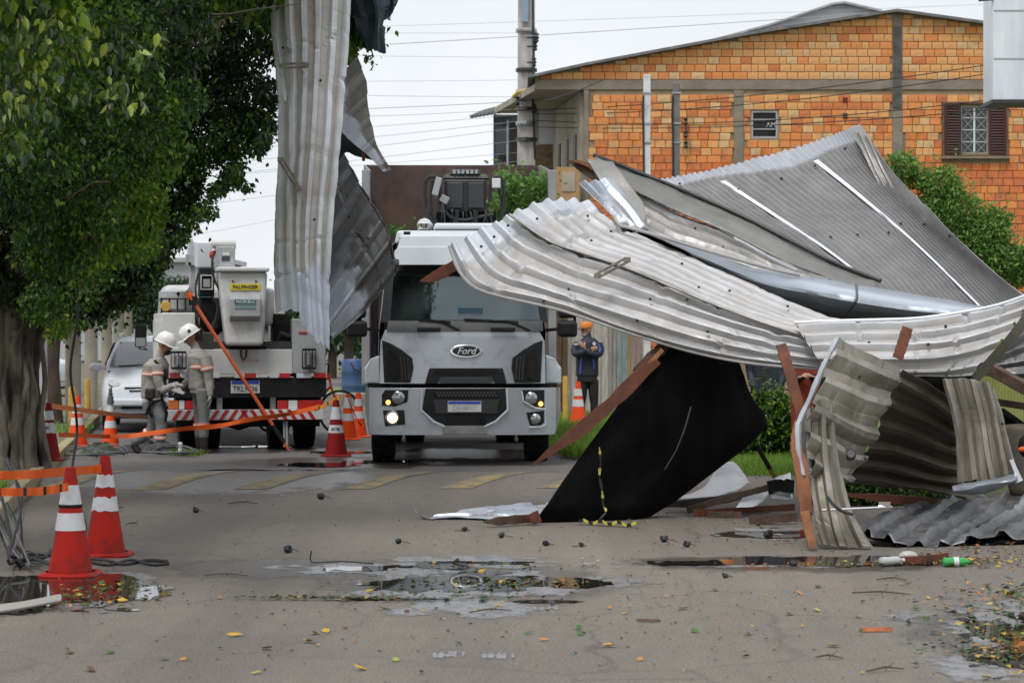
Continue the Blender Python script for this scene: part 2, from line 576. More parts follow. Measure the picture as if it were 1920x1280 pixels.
 for (px, py, rx, ry) in ((900, 1092, 1.5, 1.9), (560, 1065, 1.6, 1.0), (70, 1112, 1.15, 1.5), (1480, 1056, 1.75, 0.9), (1960, 1200, 1.1, 2.2),
                             (620, 868, 2.2, 2.0), (420, 905, 3.0, 2.4), (860, 850, 2.6, 2.0), (450, 842, 1.8, 1.6)):
  p = gp(px, py)
  mp = N("ShaderNodeMapping")
  mp.inputs["Location"].default_value = (-p.x / rx, -p.y / ry, 0)
  mp.inputs["Scale"].default_value = (1 / rx, 1 / ry, 0.0)
  t.links.new(src, mp.inputs["Vector"])
  ln = N("ShaderNodeVectorMath")
  ln.operation = 'LENGTH'
  t.links.new(mp.outputs["Vector"], ln.inputs[0])
  r = N("ShaderNodeMapRange")
  r.inputs["From Min"].default_value, r.inputs["From Max"].default_value = 1.0, 0.35
  t.links.new(ln.outputs["Value"], r.inputs["Value"])
  if wet is None:
   wet = r.outputs["Result"]
  else:
   a = N("ShaderNodeMath")
   a.operation = 'MAXIMUM'
   t.links.new(wet, a.inputs[0])
   t.links.new(r.outputs["Result"], a.inputs[1])
   wet = a.outputs[0]
 mul = N("ShaderNodeMath")
 mul.operation = 'MULTIPLY_ADD'
 mul.inputs[1].default_value = 1.5
 t.links.new(noise(2.2, 6, (1, 0.5, 1), 0.7), mul.inputs[0])
 mul.inputs[2].default_value = -1.05
 ad = N("ShaderNodeMath")
 ad.operation = 'ADD'
 t.links.new(mul.outputs[0], ad.inputs[0])
 t.links.new(wet, ad.inputs[1])
 wr_ = N("ShaderNodeMapRange")
 wr_.inputs["From Min"].default_value, wr_.inputs["From Max"].default_value = 0.12, 0.4
 t.links.new(ad.outputs[0], wr_.inputs["Value"])
 wetm = wr_.outputs["Result"]
 c = mix(wetm, c, mix(1.0, c, (0.5, 0.49, 0.48), 'MULTIPLY'))
 t.links.new(c, b.inputs["Base Color"])
 rr = N("ShaderNodeMapRange")
 rr.inputs["To Min"].default_value, rr.inputs["To Max"].default_value = 0.82, 0.3
 t.links.new(wetm, rr.inputs["Value"])
 t.links.new(rr.outputs["Result"], b.inputs["Roughness"])
 bp = N("ShaderNodeBump")
 bp.inputs["Strength"].default_value = 0.45
 bp.inputs["Distance"].default_value = 0.012
 t.links.new(noise(55, 4), bp.inputs["Height"])
 t.links.new(bp.outputs["Normal"], b.inputs["Normal"])
 return m
M['asphalt'] = road_material()
mb = MB()
ys = [-12, 0, 6, 10, 14, 18, 21, 23] + [24 + 0.2 * i for i in range(25)] + [30, 34, 40, 50, 70, 110, 200, 500]
P = []
for y in ys:
 x0 = kerb_x(y) - 0.02
 row = [V((x0 + (x1f) * 22.0, y, 0)) for x1f in [0, .04, .08, .12, .16, .2, .25, .3, .35, .4, .5, .7, 1]]
 for p in row: p.z = hump(p.x, p.y)
 P.append(row)
mb.grid(P)
o = obj('road', mb, M['asphalt'], smooth=True)
o.data.transform(Matrix.Translation(o.location)); o.location = (0, 0, 0)
tag(o, kind='structure')
# hump markings, worn yellow, sheets 4 mm proud
M['road_yellow'] = mat('road_yellow', (0.29, 0.215, 0.095), 0.8, col2=(0.13, 0.113, 0.092), ns=4, nd=9, nr=(0.40, 0.60), bump=0.3, bs=50, coord="Object")
for k, (xa, xb, wd) in enumerate(((245, 445, 66), (435, 645, 66), (638, 830, 60), (820, 1010, 64), (1005, 1180, 60), (60, 245, 60))):
 g = []
 for i in range(9):
  u = i / 8
  py = 919 - 33 * u
  pa = xa + (xb - xa) * u
  row = []
  for j in range(5):
   q = gp(pa + (wd * (1 - 0.6 * u)) * (j / 4 - .5) + wd / 2, py)
   q.z = hump(q.x, q.y) + 0.005
   row.append(q)
  g.append(row)
 mb = MB(); mb.grid(g)
 tag(obj('road_marking', mb, M['road_yellow']), kind='structure')
# --- kerb and left pavement
M['kerb'] = mat('kerb', (0.30, 0.27, 0.21), 0.85, col2=(0.34, 0.26, 0.09), ns=1.3, nr=(0.4, 0.6), dirt=(0.13, 0.12, 0.09), dirt_s=5, bump=0.3)
k = thing('kerb', None, None, (kerb_x(20), 20, 0)); tag(k, kind='structure')
del_cat = [k]
y = 9.0
while y < 62:
 L = 0.95
 a, b = V((kerb_x(y) - 0.065, y, 0.07)), V((kerb_x(y + L) - 0.065, y + L, 0.07))
 mb = MB(); mb.bar(a, b, 0.13, 0.15 + rnd.uniform(-.008, .008))
 obj('kerb_stone', mb, M['kerb'], k, bevel=0.012)
 y += L + 0.018
M['paving'] = mat('paving', (0.20, 0.18, 0.14), 0.9, col2=(0.10, 0.10, 0.055), ns=1.1, bump=0.5, bs=18, dirt=(0.06, 0.085, 0.03), dirt_s=1.6, dirt_r=(0.5, 0.62))
mb = MB()
mb.grid([[V((kerb_x(y) - 0.13 - d, y, 0.135 + (0.02 * mnoise.noise((d * 1.3, y * .9, 0))))) for d in (0, .6, 1.2, 2, 3, 5, 9, 20, 50)] for y in [4 + i * 1.2 for i in range(60)]])
tag(obj('pavement', mb, M['paving'], smooth=True), kind='structure')
# --- right verge: raised dirt and grass
def verge_x(Y):
 pts = [(-5, 7.3), (12, 5.3), (17, 4.55), (19.2, 4.0), (22, 3.55), (25.9, 2.95), (29, 1.75), (32.4, 0.78), (40, -0.25), (60, -3.0), (110, -9.5)]
 for (a, xa), (b, xb) in zip(pts, pts[1:]):
  if a <= Y <= b: return xa + (xb - xa) * (Y - a) / (b - a)
 return pts[-1][1]
M['verge'] = mat('verge', (0.135, 0.115, 0.08), 0.95, col2=(0.11, 0.15, 0.04), ns=1.2, nr=(0.42, 0.6), bump=0.6, bs=14)
mb = MB()
mb.grid([[V((verge_x(y) + d + 0.14 * mnoise.noise((y * .9, d, 3)), y, 0.008 + min(d, 1.2) * 0.045 + 0.02 * mnoise.noise((d, y, 5)))) for d in (0, .25, .6, 1.2, 2.2, 4, 8, 20, 60)] for y in [6 + i * 0.8 for i in range(120)]])
tag(obj('verge', mb, M['verge'], smooth=True), kind='structure')
def grass(name, spots, n, h, seed, mat_):
 """blade tufts: spots = (x, y, z, rx, ry)"""
 rg = np.random.default_rng(seed)
 vs, fs, tint = [], [], []
 for i in range(n):
  s = spots[rg.integers(len(spots))]
  a, r = rg.random() * 6.283, math.sqrt(rg.random())
  x, y_, z = s[0] + math.cos(a) * r * s[3], s[1] + math.sin(a) * r * s[4], s[2]
  hh = h * (0.4 + 0.9 * rg.random())
  b = rg.random() * 6.283
  w = 0.006 + 0.006 * rg.random()
  lx, ly = rg.normal() * hh * .5, rg.normal() * hh * .5
  o_ = len(vs)
  vs += [(x - w * math.cos(b), y_ - w * math.sin(b), z - .02), (x + w * math.cos(b), y_ + w * math.sin(b), z - .02), (x + lx, y_ + ly, z + hh)]
  fs.append((o_, o_ + 1, o_ + 2))
  tint += [rg.random()] * 3
 me = bpy.data.meshes.new(name)
 me.from_pydata(vs, [], fs)
 at_ = me.attributes.new("tint", 'FLOAT', 'POINT')
 at_.data.foreach_set("value", np.array(tint, np.float32))
 me.materials.append(mat_)
 o_ = bpy.data.objects.new(name, me)
 COL.objects.link(o_)
 tag(o_, kind='stuff')
 return o_
M['grass'] = leafmat('grass', (0.10, 0.18, 0.02), (0.30, 0.44, 0.06), 0.7, 0.4)
sp = []
for y in np.arange(25.5, 46, 0.35):
 for d in np.arange(0.15, 5.5, 0.45):
  if rnd.random() < 0.78 or y > 33: sp.append((verge_x(y) + d, y, 0.02 + min(d, 1.2) * 0.045, .4, .4))
sp += [(at(px, 860, 27.5).x, y, .06, .5, .5) for px in (1340, 1380, 1420, 1460, 1500) for y in (26.3, 27, 27.8, 28.6, 29.4) for _ in (0, 1, 2)]
grass('verge_grass', sp, 60000, 0.09, 3, M['grass'])
sp = [(gp(1085, 815).x, 32.5, .05, .7, 1.6), (gp(1110, 830).x, 30.8, .05, .5, .9), (gp(1060, 800).x, 34.5, .05, .35, 1.5)]
grass('verge_grass', sp, 9000, 0.20, 5, M['grass'])
sp = [(kerb_x(y) - 0.35 - rnd.random() * 0.8, y, 0.14, .22, .25) for y in np.arange(20, 33, 0.55)] + [(kerb_x(36) - .4, 36, .14, .5, 1.2), (kerb_x(34.5) - .5, 34.5, .14, .4, .8)]
grass('kerb_grass', sp, 5200, 0.11, 4, M['grass'])
grass('cut_grass', [(gp(350, 853).x, gY(853), 0.0, .22, .25), (gp(335, 850).x, gY(850), 0, .12, .2)], 900, 0.07, 9, M['grass'])
# --- puddles: still water, dark floor, irregular outline with holes
M['water'] = mat('water', (0.018, 0.017, 0.015), 0.02, spec=0.62, col2=(0.03, 0.028, 0.024), ns=3)
M['wetfilm_sky'] = mat('wetfilm_sky', (0.20, 0.20, 0.21), 0.18, spec=1.0, col2=(0.31, 0.31, 0.325), ns=9, rough2=0.38, bump=0.04, bs=18)  # pale base colour stands in for sky reflected by the film
def shore(m, k):
 """water thins out to nothing at its edge"""
 t = m.node_tree; N = t.nodes.new
 a = N('ShaderNodeAttribute'); a.attribute_name = 'depth'
 tc = N('ShaderNodeTexCoord'); n = N('ShaderNodeTexNoise'); n.inputs['Scale'].default_value = 22; n.inputs['Detail'].default_value = 5; t.links.new(tc.outputs['Object'], n.inputs['Vector'])
 s = N('ShaderNodeMath'); s.operation = 'MULTIPLY_ADD'; s.inputs[1].default_value = .9; s.inputs[2].default_value = -.45; t.links.new(n.outputs['Fac'], s.inputs[0])
 d = N('ShaderNodeMath'); d.operation = 'ADD'; t.links.new(a.outputs['Fac'], d.inputs[0]); t.links.new(s.outputs[0], d.inputs[1])
 r = N('ShaderNodeMapRange'); r.inputs['From Min'].default_value = .1; r.inputs['From Max'].default_value = .6; r.inputs['To Max'].default_value = k; t.links.new(d.outputs[0], r.inputs['Value'])
 tr = N('ShaderNodeBsdfTransparent'); mx = N('ShaderNodeMixShader')
 t.links.new(r.outputs['Result'], mx.inputs[0]); t.links.new(tr.outputs[0], mx.inputs[1]); t.links.new(t.nodes['Principled BSDF'].outputs[0], mx.inputs[2])
 t.links.new(mx.outputs[0], t.nodes['Material Output'].inputs['Surface'])
shore(M['water'], 1.0)
shore(M['wetfilm_sky'], .85)
def puddle(name, blobs, thr, matw, z, seed, step=0.03, ns=3.0):
 fade = .10 if name == 'puddle' else .40
 dp = []
 """blobs: (px, py, rx, ry in metres); cells under the noisy threshold become water"""
 cs = []
 for (px, py, rx, ry) in blobs:
  p = gp(px, py); cs.append((p.x, p.y, rx, ry))
 x0 = min(c[0] - c[2] * 1.4 for c in cs); x1 = max(c[0] + c[2] * 1.4 for c in cs)
 y0 = min(c[1] - c[3] * 1.4 for c in cs); y1 = max(c[1] + c[3] * 1.4 for c in cs)
 nx, ny = int((x1 - x0) / step), int((y1 - y0) / step)
 idx, vs, fs = {}, [], []
 def val(x, y_):
  d = min(math.hypot((x - c[0]) / c[2], (y_ - c[1]) / c[3]) for c in cs)
  return d + 0.55 * mnoise.noise((x * ns, y_ * ns * .6, seed)) + 0.28 * mnoise.noise((x * ns * 4, y_ * ns * 2.2, seed + 9)) + .12 * mnoise.noise((x * ns * 13, y_ * ns * 8, seed))
 ok = [[val(x0 + i * step, y0 + j * step) < thr for i in range(nx + 1)] for j in range(ny + 1)]
 for j in range(ny):
  for i in range(nx):
   q = [(i, j), (i + 1, j), (i + 1, j + 1), (i, j + 1)]
   q = [c for c in q if ok[c[1]][c[0]]]
   if len(q) >= 3:
    f = []
    for c in q:
     if c not in idx:
      x, y_ = x0 + c[0] * step, y0 + c[1] * step
      idx[c] = len(vs); vs.append((x, y_, z + hump(x, y_))); dp.append(max(0., min(1., (thr - val(x, y_)) / fade)))
     f.append(idx[c])
    fs.append(tuple(f))
 if not fs: return
 mb = MB(); mb.add(vs, fs)
 o = tag(obj(name, mb, matw, fixn=False), kind='structure')
 o.data.attributes.new('depth', 'FLOAT', 'POINT').data.foreach_set('value', np.array(dp, np.float32))
puddle('puddle', [(905, 1092, 0.68, 0.62), (1050, 1094, 0.5, 0.36), (790, 1095, .45, .42)], 0.92, M['water'], 0.006, 1.5)
puddle('water_film', [(900, 1100, 1.0, 1.25), (700, 1066, 0.8, 0.6), (870, 1056, .9, .6), (1100, 1092, .55, .45), (900, 1140, .75, .6)], 0.84, M['wetfilm_sky'], 0.003, 4.2, 0.03, 3.5)
puddle('puddle', [(670, 1066, 0.34, 0.3), (800, 1062, .45, .3), (860, 1056, .55, .22), (1000, 1128, .3, .12), (760, 1124, .5, .1)], 0.72, M['water'], 0.006, 7.7)
puddle('puddle', [(1560, 1052, 0.8, 0.4), (1380, 1055, .6, .22), (1690, 1050, .55, .4), (1300, 1058, .4, .16)], 0.95, M['water'], 0.006, 2.2)
puddle('water_film', [(1500, 1056, 1.25, 0.45), (1300, 1060, .5, .22)], 0.8, M['wetfilm_sky'], 0.003, 6.6)
puddle('puddle', [(1440, 1000, .55, .5), (1390, 1002, .3, .3)], 0.85, M['water'], 0.006, 3.1)
puddle('puddle', [(60, 1110, 0.85, 1.1), (165, 1108, .42, .9)], 1.0, M['water'], 0.006, 8.4)
puddle('water_film', [(120, 1120, 0.9, 1.0), (230, 1090, .5, .8)], 0.7, M['wetfilm_sky'], 0.003, 5.4)
puddle('puddle', [(1930, 1190, 0.45, 1.1), (1880, 1235, .25, .6)], 0.75, M['water'], 0.008, 3.9)
puddle('water_film', [(1915, 1180, 0.7, 1.7), (1860, 1250, .4, .7)], 0.82, M['wetfilm_sky'], 0.004, 1.9)
puddle('puddle', [(600, 872, 0.75, 0.9), (690, 865, .7, .35), (430, 883, .8, .35), (560, 882, .8, .2)], 0.62, M['water'], 0.007, 6.1, 0.06, 1.5)
puddle('puddle', [(450, 838, .9, .7), (640, 848, .6, .4)], 0.6, M['water'], 0.007, 2.9, 0.06, 1.5)
# wet tyre prints
for px, py, k in ((815, 1229, 1.1), (908, 1231, 2.2), (895, 1150, 3.3), (990, 1142, 4.4)):
 puddle('water_film', [(px + i * 13, py - i * .5, .020, .20 - .02 * abs(i - 2)) for i in range(5)], .95, M['wetfilm_sky'], .004, k, .014, 6)
# ------------------------------------------------------------------ brick house
YB = 44.0
SB = FPX / YB
def bx_(px): return (px - HX) / SB
def bz_(py): return H_EYE - (py - HY) / SB
bh = thing('brick_house', 'two storey house with bare orange brick gable wall', 'house', (bx_(1450), YB, 0))
M['brick'] = [mat('brick_%s' % n, c, 0.85, col2=c2, ns=7, nd=6, bump=0.35, bs=25, dirt=d, dirt_s=5, dirt_r=(0.46, 0.72)) for n, c, c2, d in (
 ('orange', (0.76, 0.285, 0.08), (0.70, 0.235, 0.062), (0.40, 0.24, 0.12)),
 ('amber', (0.78, 0.40, 0.145), (0.73, 0.34, 0.11), (0.42, 0.28, 0.16)),
 ('red', (0.70, 0.205, 0.062), (0.63, 0.165, 0.05), (0.34, 0.14, 0.07)),
 ('buff', (0.72, 0.48, 0.24), (0.66, 0.40, 0.18), (0.38, 0.27, 0.17)),
 ('rust', (0.72, 0.235, 0.065), (0.50, 0.145, 0.04), (0.36, 0.17, 0.09)))]
roofpts = [(1003, 142), (1100, 122), (1250, 94), (1400, 66), (1550, 42), (1680, 22), (1860, 47), (1960, 60), (2120, 82)]
def roof_py(px):
 for (a, ya), (b, yb) in zip(roofpts, roofpts[1:]):
  if a <= px <= b: return ya + (yb - ya) * (px - a) / (b - a)
 return 300
x_left = lambda py: 1003 if py < 168 else 1095
# backing wall, 15 mm behind the brick faces
mb = MB()
poly = [V((bx_(a), YB + 0.012, bz_(b))) for a, b in [(1003, 168)] + roofpts + [(2120, 800), (1095, 800), (1095, 168)]]
mb.prism(poly, (0, 0.18, 0))
wl_ = obj('wall', mb, M['mortar'], bh)
cut_ = MB()
for (a, b, c, d) in ((1411, 210, 1456, 257), (1803, 200, 1851, 287)): cut_.box(((bx_(a) + bx_(c)) / 2, YB + .06, (bz_(b) + bz_(d)) / 2), (bx_(c) - bx_(a), .24, bz_(b) - bz_(d)))
co_ = obj('cutter', cut_, M['mortar'], bh)
bo_ = wl_.modifiers.new('b', 'BOOLEAN'); bo_.object = co_; bo_.operation = 'DIFFERENCE'; bo_.solver = 'EXACT'
me_ = bpy.data.meshes.new_from_object(wl_.evaluated_get(bpy.context.evaluated_depsgraph_get()))
wl_.modifiers.clear(); wl_.data = me_; bpy.data.objects.remove(co_)
CONC = [(1003, 150, 2120, 168), (1376, 168, 1394, 600), (1673, 14, 1692, 600), (1095, 168, 1104, 640)]
HOLES = [(1407, 205, 1460, 262), (1766, 192, 1890, 296)]
EXC = CONC + HOLES
M['belt'] = mat('belt_concrete', (0.27, 0.235, 0.18), 0.9, col2=(0.19, 0.16, 0.125), ns=2.5, bump=0.4, bs=20)
mb = MB()
mb.box((bx_(1562), YB + 0.004, bz_(159)), ((2120 - 1003) / SB, 0.04, 18 / SB))
obj('concrete_beam', mb, M['belt'], bh)
for (a, b, c, d) in CONC[1:]:
 top = roof_py((a + c) / 2) if b < 60 else b
 segs = [(top, 149.0), (169.0, d)] if b < 60 else [(169.0, d)]
 for (t0, t1) in segs:
  mb = MB(); mb.box((bx_((a + c) / 2), YB + 0.006, (bz_(t0) + bz_(t1)) / 2), ((c - a) / SB, 0.044, (t1 - t0) / SB))
  obj('concrete_column', mb, M['belt'], bh)
mb = MB(); mb.bar(V((bx_(1682), YB - 0.025, bz_(50))), V((bx_(1682), YB - 0.025, bz_(203))), 0.15, 0.02, up=(0, 1, 0))
obj('tarred_strip', mb, mat('tar', (0.05, 0.048, 0.045), 0.8, col2=(0.12, 0.11, 0.1), ns=4), bh)
# bricks
BW, BH_, BJ = 0.198, 0.138, 0.011
bmesh_shared = []
for v_ in range(5):
 mb = MB()
 w, h = BW - BJ, BH_ - BJ
 e = 0.004
 fr = [(-w / 2 + e, -h / 2 + e), (w / 2 - e, -h / 2 + e), (w / 2 - e, h / 2 - e), (-w / 2 + e, h / 2 - e)]
 ou = [(-w / 2, -h / 2), (w / 2, -h / 2), (w / 2, h / 2), (-w / 2, h / 2)]
 vs = [(x, -0.012, z) for x, z in fr] + [(x, -0.008, z) for x, z in ou] + [(x, 0.014, z) for x, z in ou]
 mb.add(vs, [(0, 1, 2, 3)] + [(i + 4, (i + 1) % 4 + 4, (i + 1) % 4, i) for i in range(4)] + [(i + 8, (i + 1) % 4 + 8, (i + 1) % 4 + 4, i + 4) for i in range(4)])
 me = bpy.data.meshes.new('brick')
 me.from_pydata([tuple(p) for p in mb.v], [], mb.f)
 me.materials.append(M['brick'][v_])
 bmesh_shared.append(me)
rb = random.Random(11)
cells = []
row = 0
z = bz_(640)
while z < bz_(10):
 x = bx_(1003) + (0.5 * BW if row % 2 else 0) + rb.uniform(-.03, .03)
 while x < bx_(2120):
  w = BW * rb.choice((1, 1, 1, 1, 1.0, .62, 1.0, 1.28)) + rb.uniform(-.006, .006)
  xm = x + w / 2
  px, py = HX + xm * SB, HY - (z - H_EYE) * SB
  hw, hh = w / 2 * SB - .5, BH_ / 2 * SB - .5
  lim = max(roof_py(px - hw), roof_py(px + hw)) + 2
  cut = max(0, lim - (py - hh))
  bad = cut > 2 * hh - 4 or px - hw < x_left(py - hh)
  x_after = x + w
  if not bad:
   a0, a1 = px - hw, px + hw
   for (a, b, c, d) in EXC:
    if py + hh > b + 1 and py - hh < d - 1 and a1 > a and a0 < c:
     if a0 < a - 5: a1 = a - .5
     elif a1 > c + 5: a0 = c + .5
     else: bad = True
   if not bad and a1 - a0 > 6:
    cells.append((((a0 + a1) / 2 - HX) / SB, z - cut / 2 / SB, (a1 - a0 + 1) / SB, py, px, 1 - cut / (2 * hh)))
  x = x_after
 z += BH_
 row += 1
def vis_key(c):      # bricks that stand clear of the wreck and the trees, nearest the middle of the gable first
 return abs(c[4] - 1450) / 5 + abs(c[3] - 130)
cells.sort(key=vis_key)
def brick_kind(c):
 n = mnoise.noise((c[0] * .55, c[1] * .8, 2.0))
 r = rb.random()
 low = c[3] > 290
 if low: return 2 if r < .42 + n else (4 if r < .75 else 0)
 if c[3] < 150: return 1 if r < .52 else (0 if r < .78 else (3 if r < .94 else 4))
 return 0 if r < .40 + n * .4 else (4 if r < .56 else (1 if r < .84 else (3 if r < .94 else 2)))
rest = [MB() for _ in range(5)]
for i, (x, z, w, py, px, kz) in enumerate(cells):
 kd = brick_kind((x, z, w, py, px))
 dy = rb.uniform(-.006, .004)
 if i < 290:
  o = bpy.data.objects.new('brick', bmesh_shared[kd])
  COL.objects.link(o)
  o.parent = bh
  o.location = V((x, YB + dy, z)) - BASE[bh.name]
  o.scale = (w / BW, 1, kz)
  o.rotation_euler = (rb.uniform(-.02, .02), 0, rb.uniform(-.02, .02))
 else:
  src = bmesh_shared[kd]
  sc_ = w / BW
  rest[0].add([(v.co.x * sc_ + x, v.co.y + YB + dy, v.co.z * kz + z) for v in src.vertices], [tuple(p.vertices) for p in src.polygons], kd)
o = obj('brickwork', rest[0], M['brick'], bh, fixn=False); tag(o, kind='stuff')
# drainage holes in the wall
for py in (188, 218, 250):
 mb = MB()
 for i in range(2):
  for j in range(3): mb.box((bx_(1582 + i * 5), YB - 0.02, bz_(py + j * 3.6 - 4)), (0.028, 0.02, 0.022))
 obj('vent_hole', mb, M['black_rubber'], bh)
# small window
fr = MB()
def frame(mb, a, b, c, d, y, w, t=0.05):
 X0, X1, Z0, Z1 = bx_(a), bx_(c), bz_(d), bz_(b)
 mb.box(((X0 + X1) / 2, y, Z1 - w / 2), (X1 - X0, t, w)); mb.box(((X0 + X1) / 2, y, Z0 + w / 2), (X1 - X0, t, w))
 mb.box((X0 + w / 2, y, (Z0 + Z1) / 2), (w, t, Z1 - Z0 - 2 * w)); mb.box((X1 - w / 2, y, (Z0 + Z1) / 2), (w, t, Z1 - Z0 - 2 * w))
frame(fr, 1409, 208, 1458, 259, YB + 0.035, 0.03)
for py in (224, 242): fr.box((bx_(1433), YB + 0.037, bz_(py)), (0.41, 0.03, 0.02))
wn1 = obj('window', fr, M['grey_paint'], bh)
for (a, b) in ((209, 223), (226, 241), (244, 258)):
 mb = MB(); mb.box((bx_(1433.5), YB + 0.06, bz_((a + b) / 2)), (0.40, 0.012, (b - a) / SB), Matrix.Rotation(.1, 3, 'X'))
 obj('pane', mb, M['glass_dark'], wn1)
text_obj('lettering', 'AM', 0.12, (bx_(1446), YB + 0.045, bz_(234)), M['white_paint'], wn1)
# shuttered window
fr = MB()
frame(fr, 1767, 192, 1889, 294, YB - 0.02, 0.03, 0.06)
wn2 = obj('window', fr, mat('window_wood', (0.11, 0.05, 0.03), 0.7, col2=(0.2, 0.1, 0.06), ns=6), bh)
M['shutter'] = mat('shutter_paint', (0.055, 0.012, 0.010), 0.5, col2=(0.04, 0.012, 0.01), ns=4)
for (a, c) in ((1771, 1801), (1853, 1885)):
 mb = MB(); frame(mb, a, 197, c, 289, YB - 0.05, 0.035, 0.03)
 sh = obj('shutter', mb, M['shutter'], bh)
 for i in range(17):
  mb = MB(); mb.box((bx_((a + c) / 2), YB - 0.048, bz_(202 + i * 5.15)), ((c - a) / SB - .06, 0.006, 0.045), Matrix.Rotation(-.6, 3, 'X'))
  obj('slat', mb, M['shutter'], sh)
mb = MB(); frame(mb, 1802, 199, 1852, 288, YB + 0.03, 0.016, 0.03)
mb.box((bx_(1827), YB + 0.029, bz_(243.5)), (0.035, 0.028, 0.80))
for pz in (221, 243.5, 266): mb.box((bx_(1827), YB + 0.028, bz_(pz)), (0.42, 0.02, 0.014))
gr = obj('window_grille', mb, M['white_paint'], wn2)
for i in range(4):
 for xx in (1814.5, 1839.5):
  mb = MB(); z0, z1 = bz_(199 + i * 22.3), bz_(221 + i * 22.3)
  x0, x1 = bx_(xx - 10.5), bx_(xx + 10.5)
  mb.bar(V((x0, YB + .014, z0)), V((x1, YB + .014, z1)), .008, .008, (0, 1, 0)); mb.bar(V((x1, YB + .004, z0)), V((x0, YB + .004, z1)), .008, .008, (0, 1, 0))
  obj('scroll_bar', mb, M['grey_paint'], wn2)
mb = MB(); mb.box((bx_(1827), YB + 0.06, bz_(243.5)), (0.46, 0.008, 0.83))
obj('pane', mb, M['glass_dark'], wn2)
mb = MB(); mb.box((bx_(1828), YB - 0.05, bz_(296)), (1.24, 0.12, 0.035)); obj('sill', mb, M['belt'], wn2)
# roof sheets over the gable
mb = MB()
rp = [(990, 146)] + roofpts[1:]
pts = [V((bx_(a), YB - 0.18, bz_(b) + 0.03)) for a, b in rp]
for p, q in zip(pts, pts[1:]):
 mb.add([p, q, q + V((0, 9, 0)), p + V((0, 9, 0)), p - V((0, 0, .05)), q - V((0, 0, .05)), q + V((0, 9, -.05)), p + V((0, 9, -.05))],
           [(0, 1, 2, 3), (7, 6, 5, 4), (0, 4, 5, 1), (3, 2, 6, 7)])
obj('roof', mb, mat('old_roof', (0.10, 0.105, 0.11), 0.6, col2=(0.2, 0.2, 0.2), ns=5), bh)
# second roof seen over the eave
mb = MB()
pts = [V((bx_(a), YB + 4.2, H_EYE - (b - HY) / FPX * (YB + 4.2))) for a, b in ((1290, 92), (1440, 52), (1560, 12), (1580, 10), (1650, 26))]
mb.prism([p * 1.0 for p in [V((p.x * (YB + 4.2) / YB, p.y, p.z)) for p in pts]], (0, 3.5, 0))
obj('upper_roof', mb, mat('pale_roof', (0.88, 0.88, 0.88), 0.6, col2=(0.75, 0.75, 0.75), ns=2), bh)
mb = MB()
pp = [V((p.x * (YB + 4.2) / YB, p.y - .15, p.z + .02)) for p in pts]
for p, q in zip(pp, pp[1:]): mb.bar(p, q, 0.3, 0.04)
obj('roof_edge', mb, M['steel'], bh)
# porch end of the house: slab, front face with slots, blank panel, stone foot
mb = MB()
mb.prism([V((bx_(1005), YB + .02, bz_(168.5))), V((bx_(1095), YB + .02, bz_(168.5))), V((0.95, YB + 5, bz_(168.5))), V((-0.35, YB + 5, bz_(168.5)))], (0, 0, .12))
obj('porch_slab', mb, M['plaster'], bh)
fa, fb = V((bx_(1095), YB + .2, 0)), V((0.88, YB + 4.4, 0))
mb = MB()
top = bz_(170)
mb.bar(fa + V((0, 0, top / 2)), fb + V((0, 0, top / 2)), top, .12, (1, 0.1, 0))
obj('front_wall', mb, M['plaster'], bh)
dd = (fb - fa).normalized(); nn_ = V((-dd.y, dd.x, 0))
for t in (0.7, 1.9, 3.1):
 mb = MB(); c = fa + dd * t + nn_ * .065
 mb.bar(c + V((0, 0, 3.5)), c + V((0, 0, 5.2)), .32, .03, dd.cross(V((0,0,1))))
 obj('window_slot', mb, M['dark_steel'], bh)
YP = 48.6; SP = FPX / YP
pz = lambda py: H_EYE - (py - HY) / SP
pxx = lambda px: (px - HX) / SP
mb = MB(); mb.box((pxx(1020), YP, pz(273) / 2), (pxx(1048) - pxx(990), .15, pz(273)))
obj('stone_wall', mb, mat('stone_face', (0.26, 0.18, 0.11), 0.9, col2=(0.13, 0.095, 0.065), ns=5, stretch=(1, 1, 2.5), bump=.8, bs=8), bh)
mb = MB(); mb.box((pxx(1020), YP, (pz(273) + pz(165)) / 2 + .003), (pxx(1048) - pxx(990), .13, pz(165) - pz(273)))
obj('porch_wall', mb, M['plaster'], bh)
mb = MB(); mb.box((pxx(1025), YP - .09, pz(239)), (pxx(1039) - pxx(1010), .04, pz(207) - pz(271)))
obj('blank_panel', mb, mat('white_board', (0.62, 0.65, 0.70), .5), bh)
# gatepost frame of ochre tile in front of the porch
YG = 43.85; SG = FPX / YG
gp_ = thing('gate_pillar', 'ochre framed gate pillar with grey square panel below the porch', 'gate pillar', ((1064 - HX) / SG, YG, 0))
mb = MB(); zt = H_EYE - (314 - HY) / SG
mb.box(((1064 - HX) / SG, YG, zt / 2), (42 / SG, .3, zt)); obj('pillar', mb, mat('ochre_tile', (0.44, 0.27, 0.13), .6, col2=(.36, .2, .09), ns=6), gp_)
mb = MB(); mb.box(((1066 - HX) / SG, YG - .155, H_EYE - (342 - HY) / SG), (24 / SG, .02, 36 / SG)); obj('panel', mb, M['plaster'], gp_)
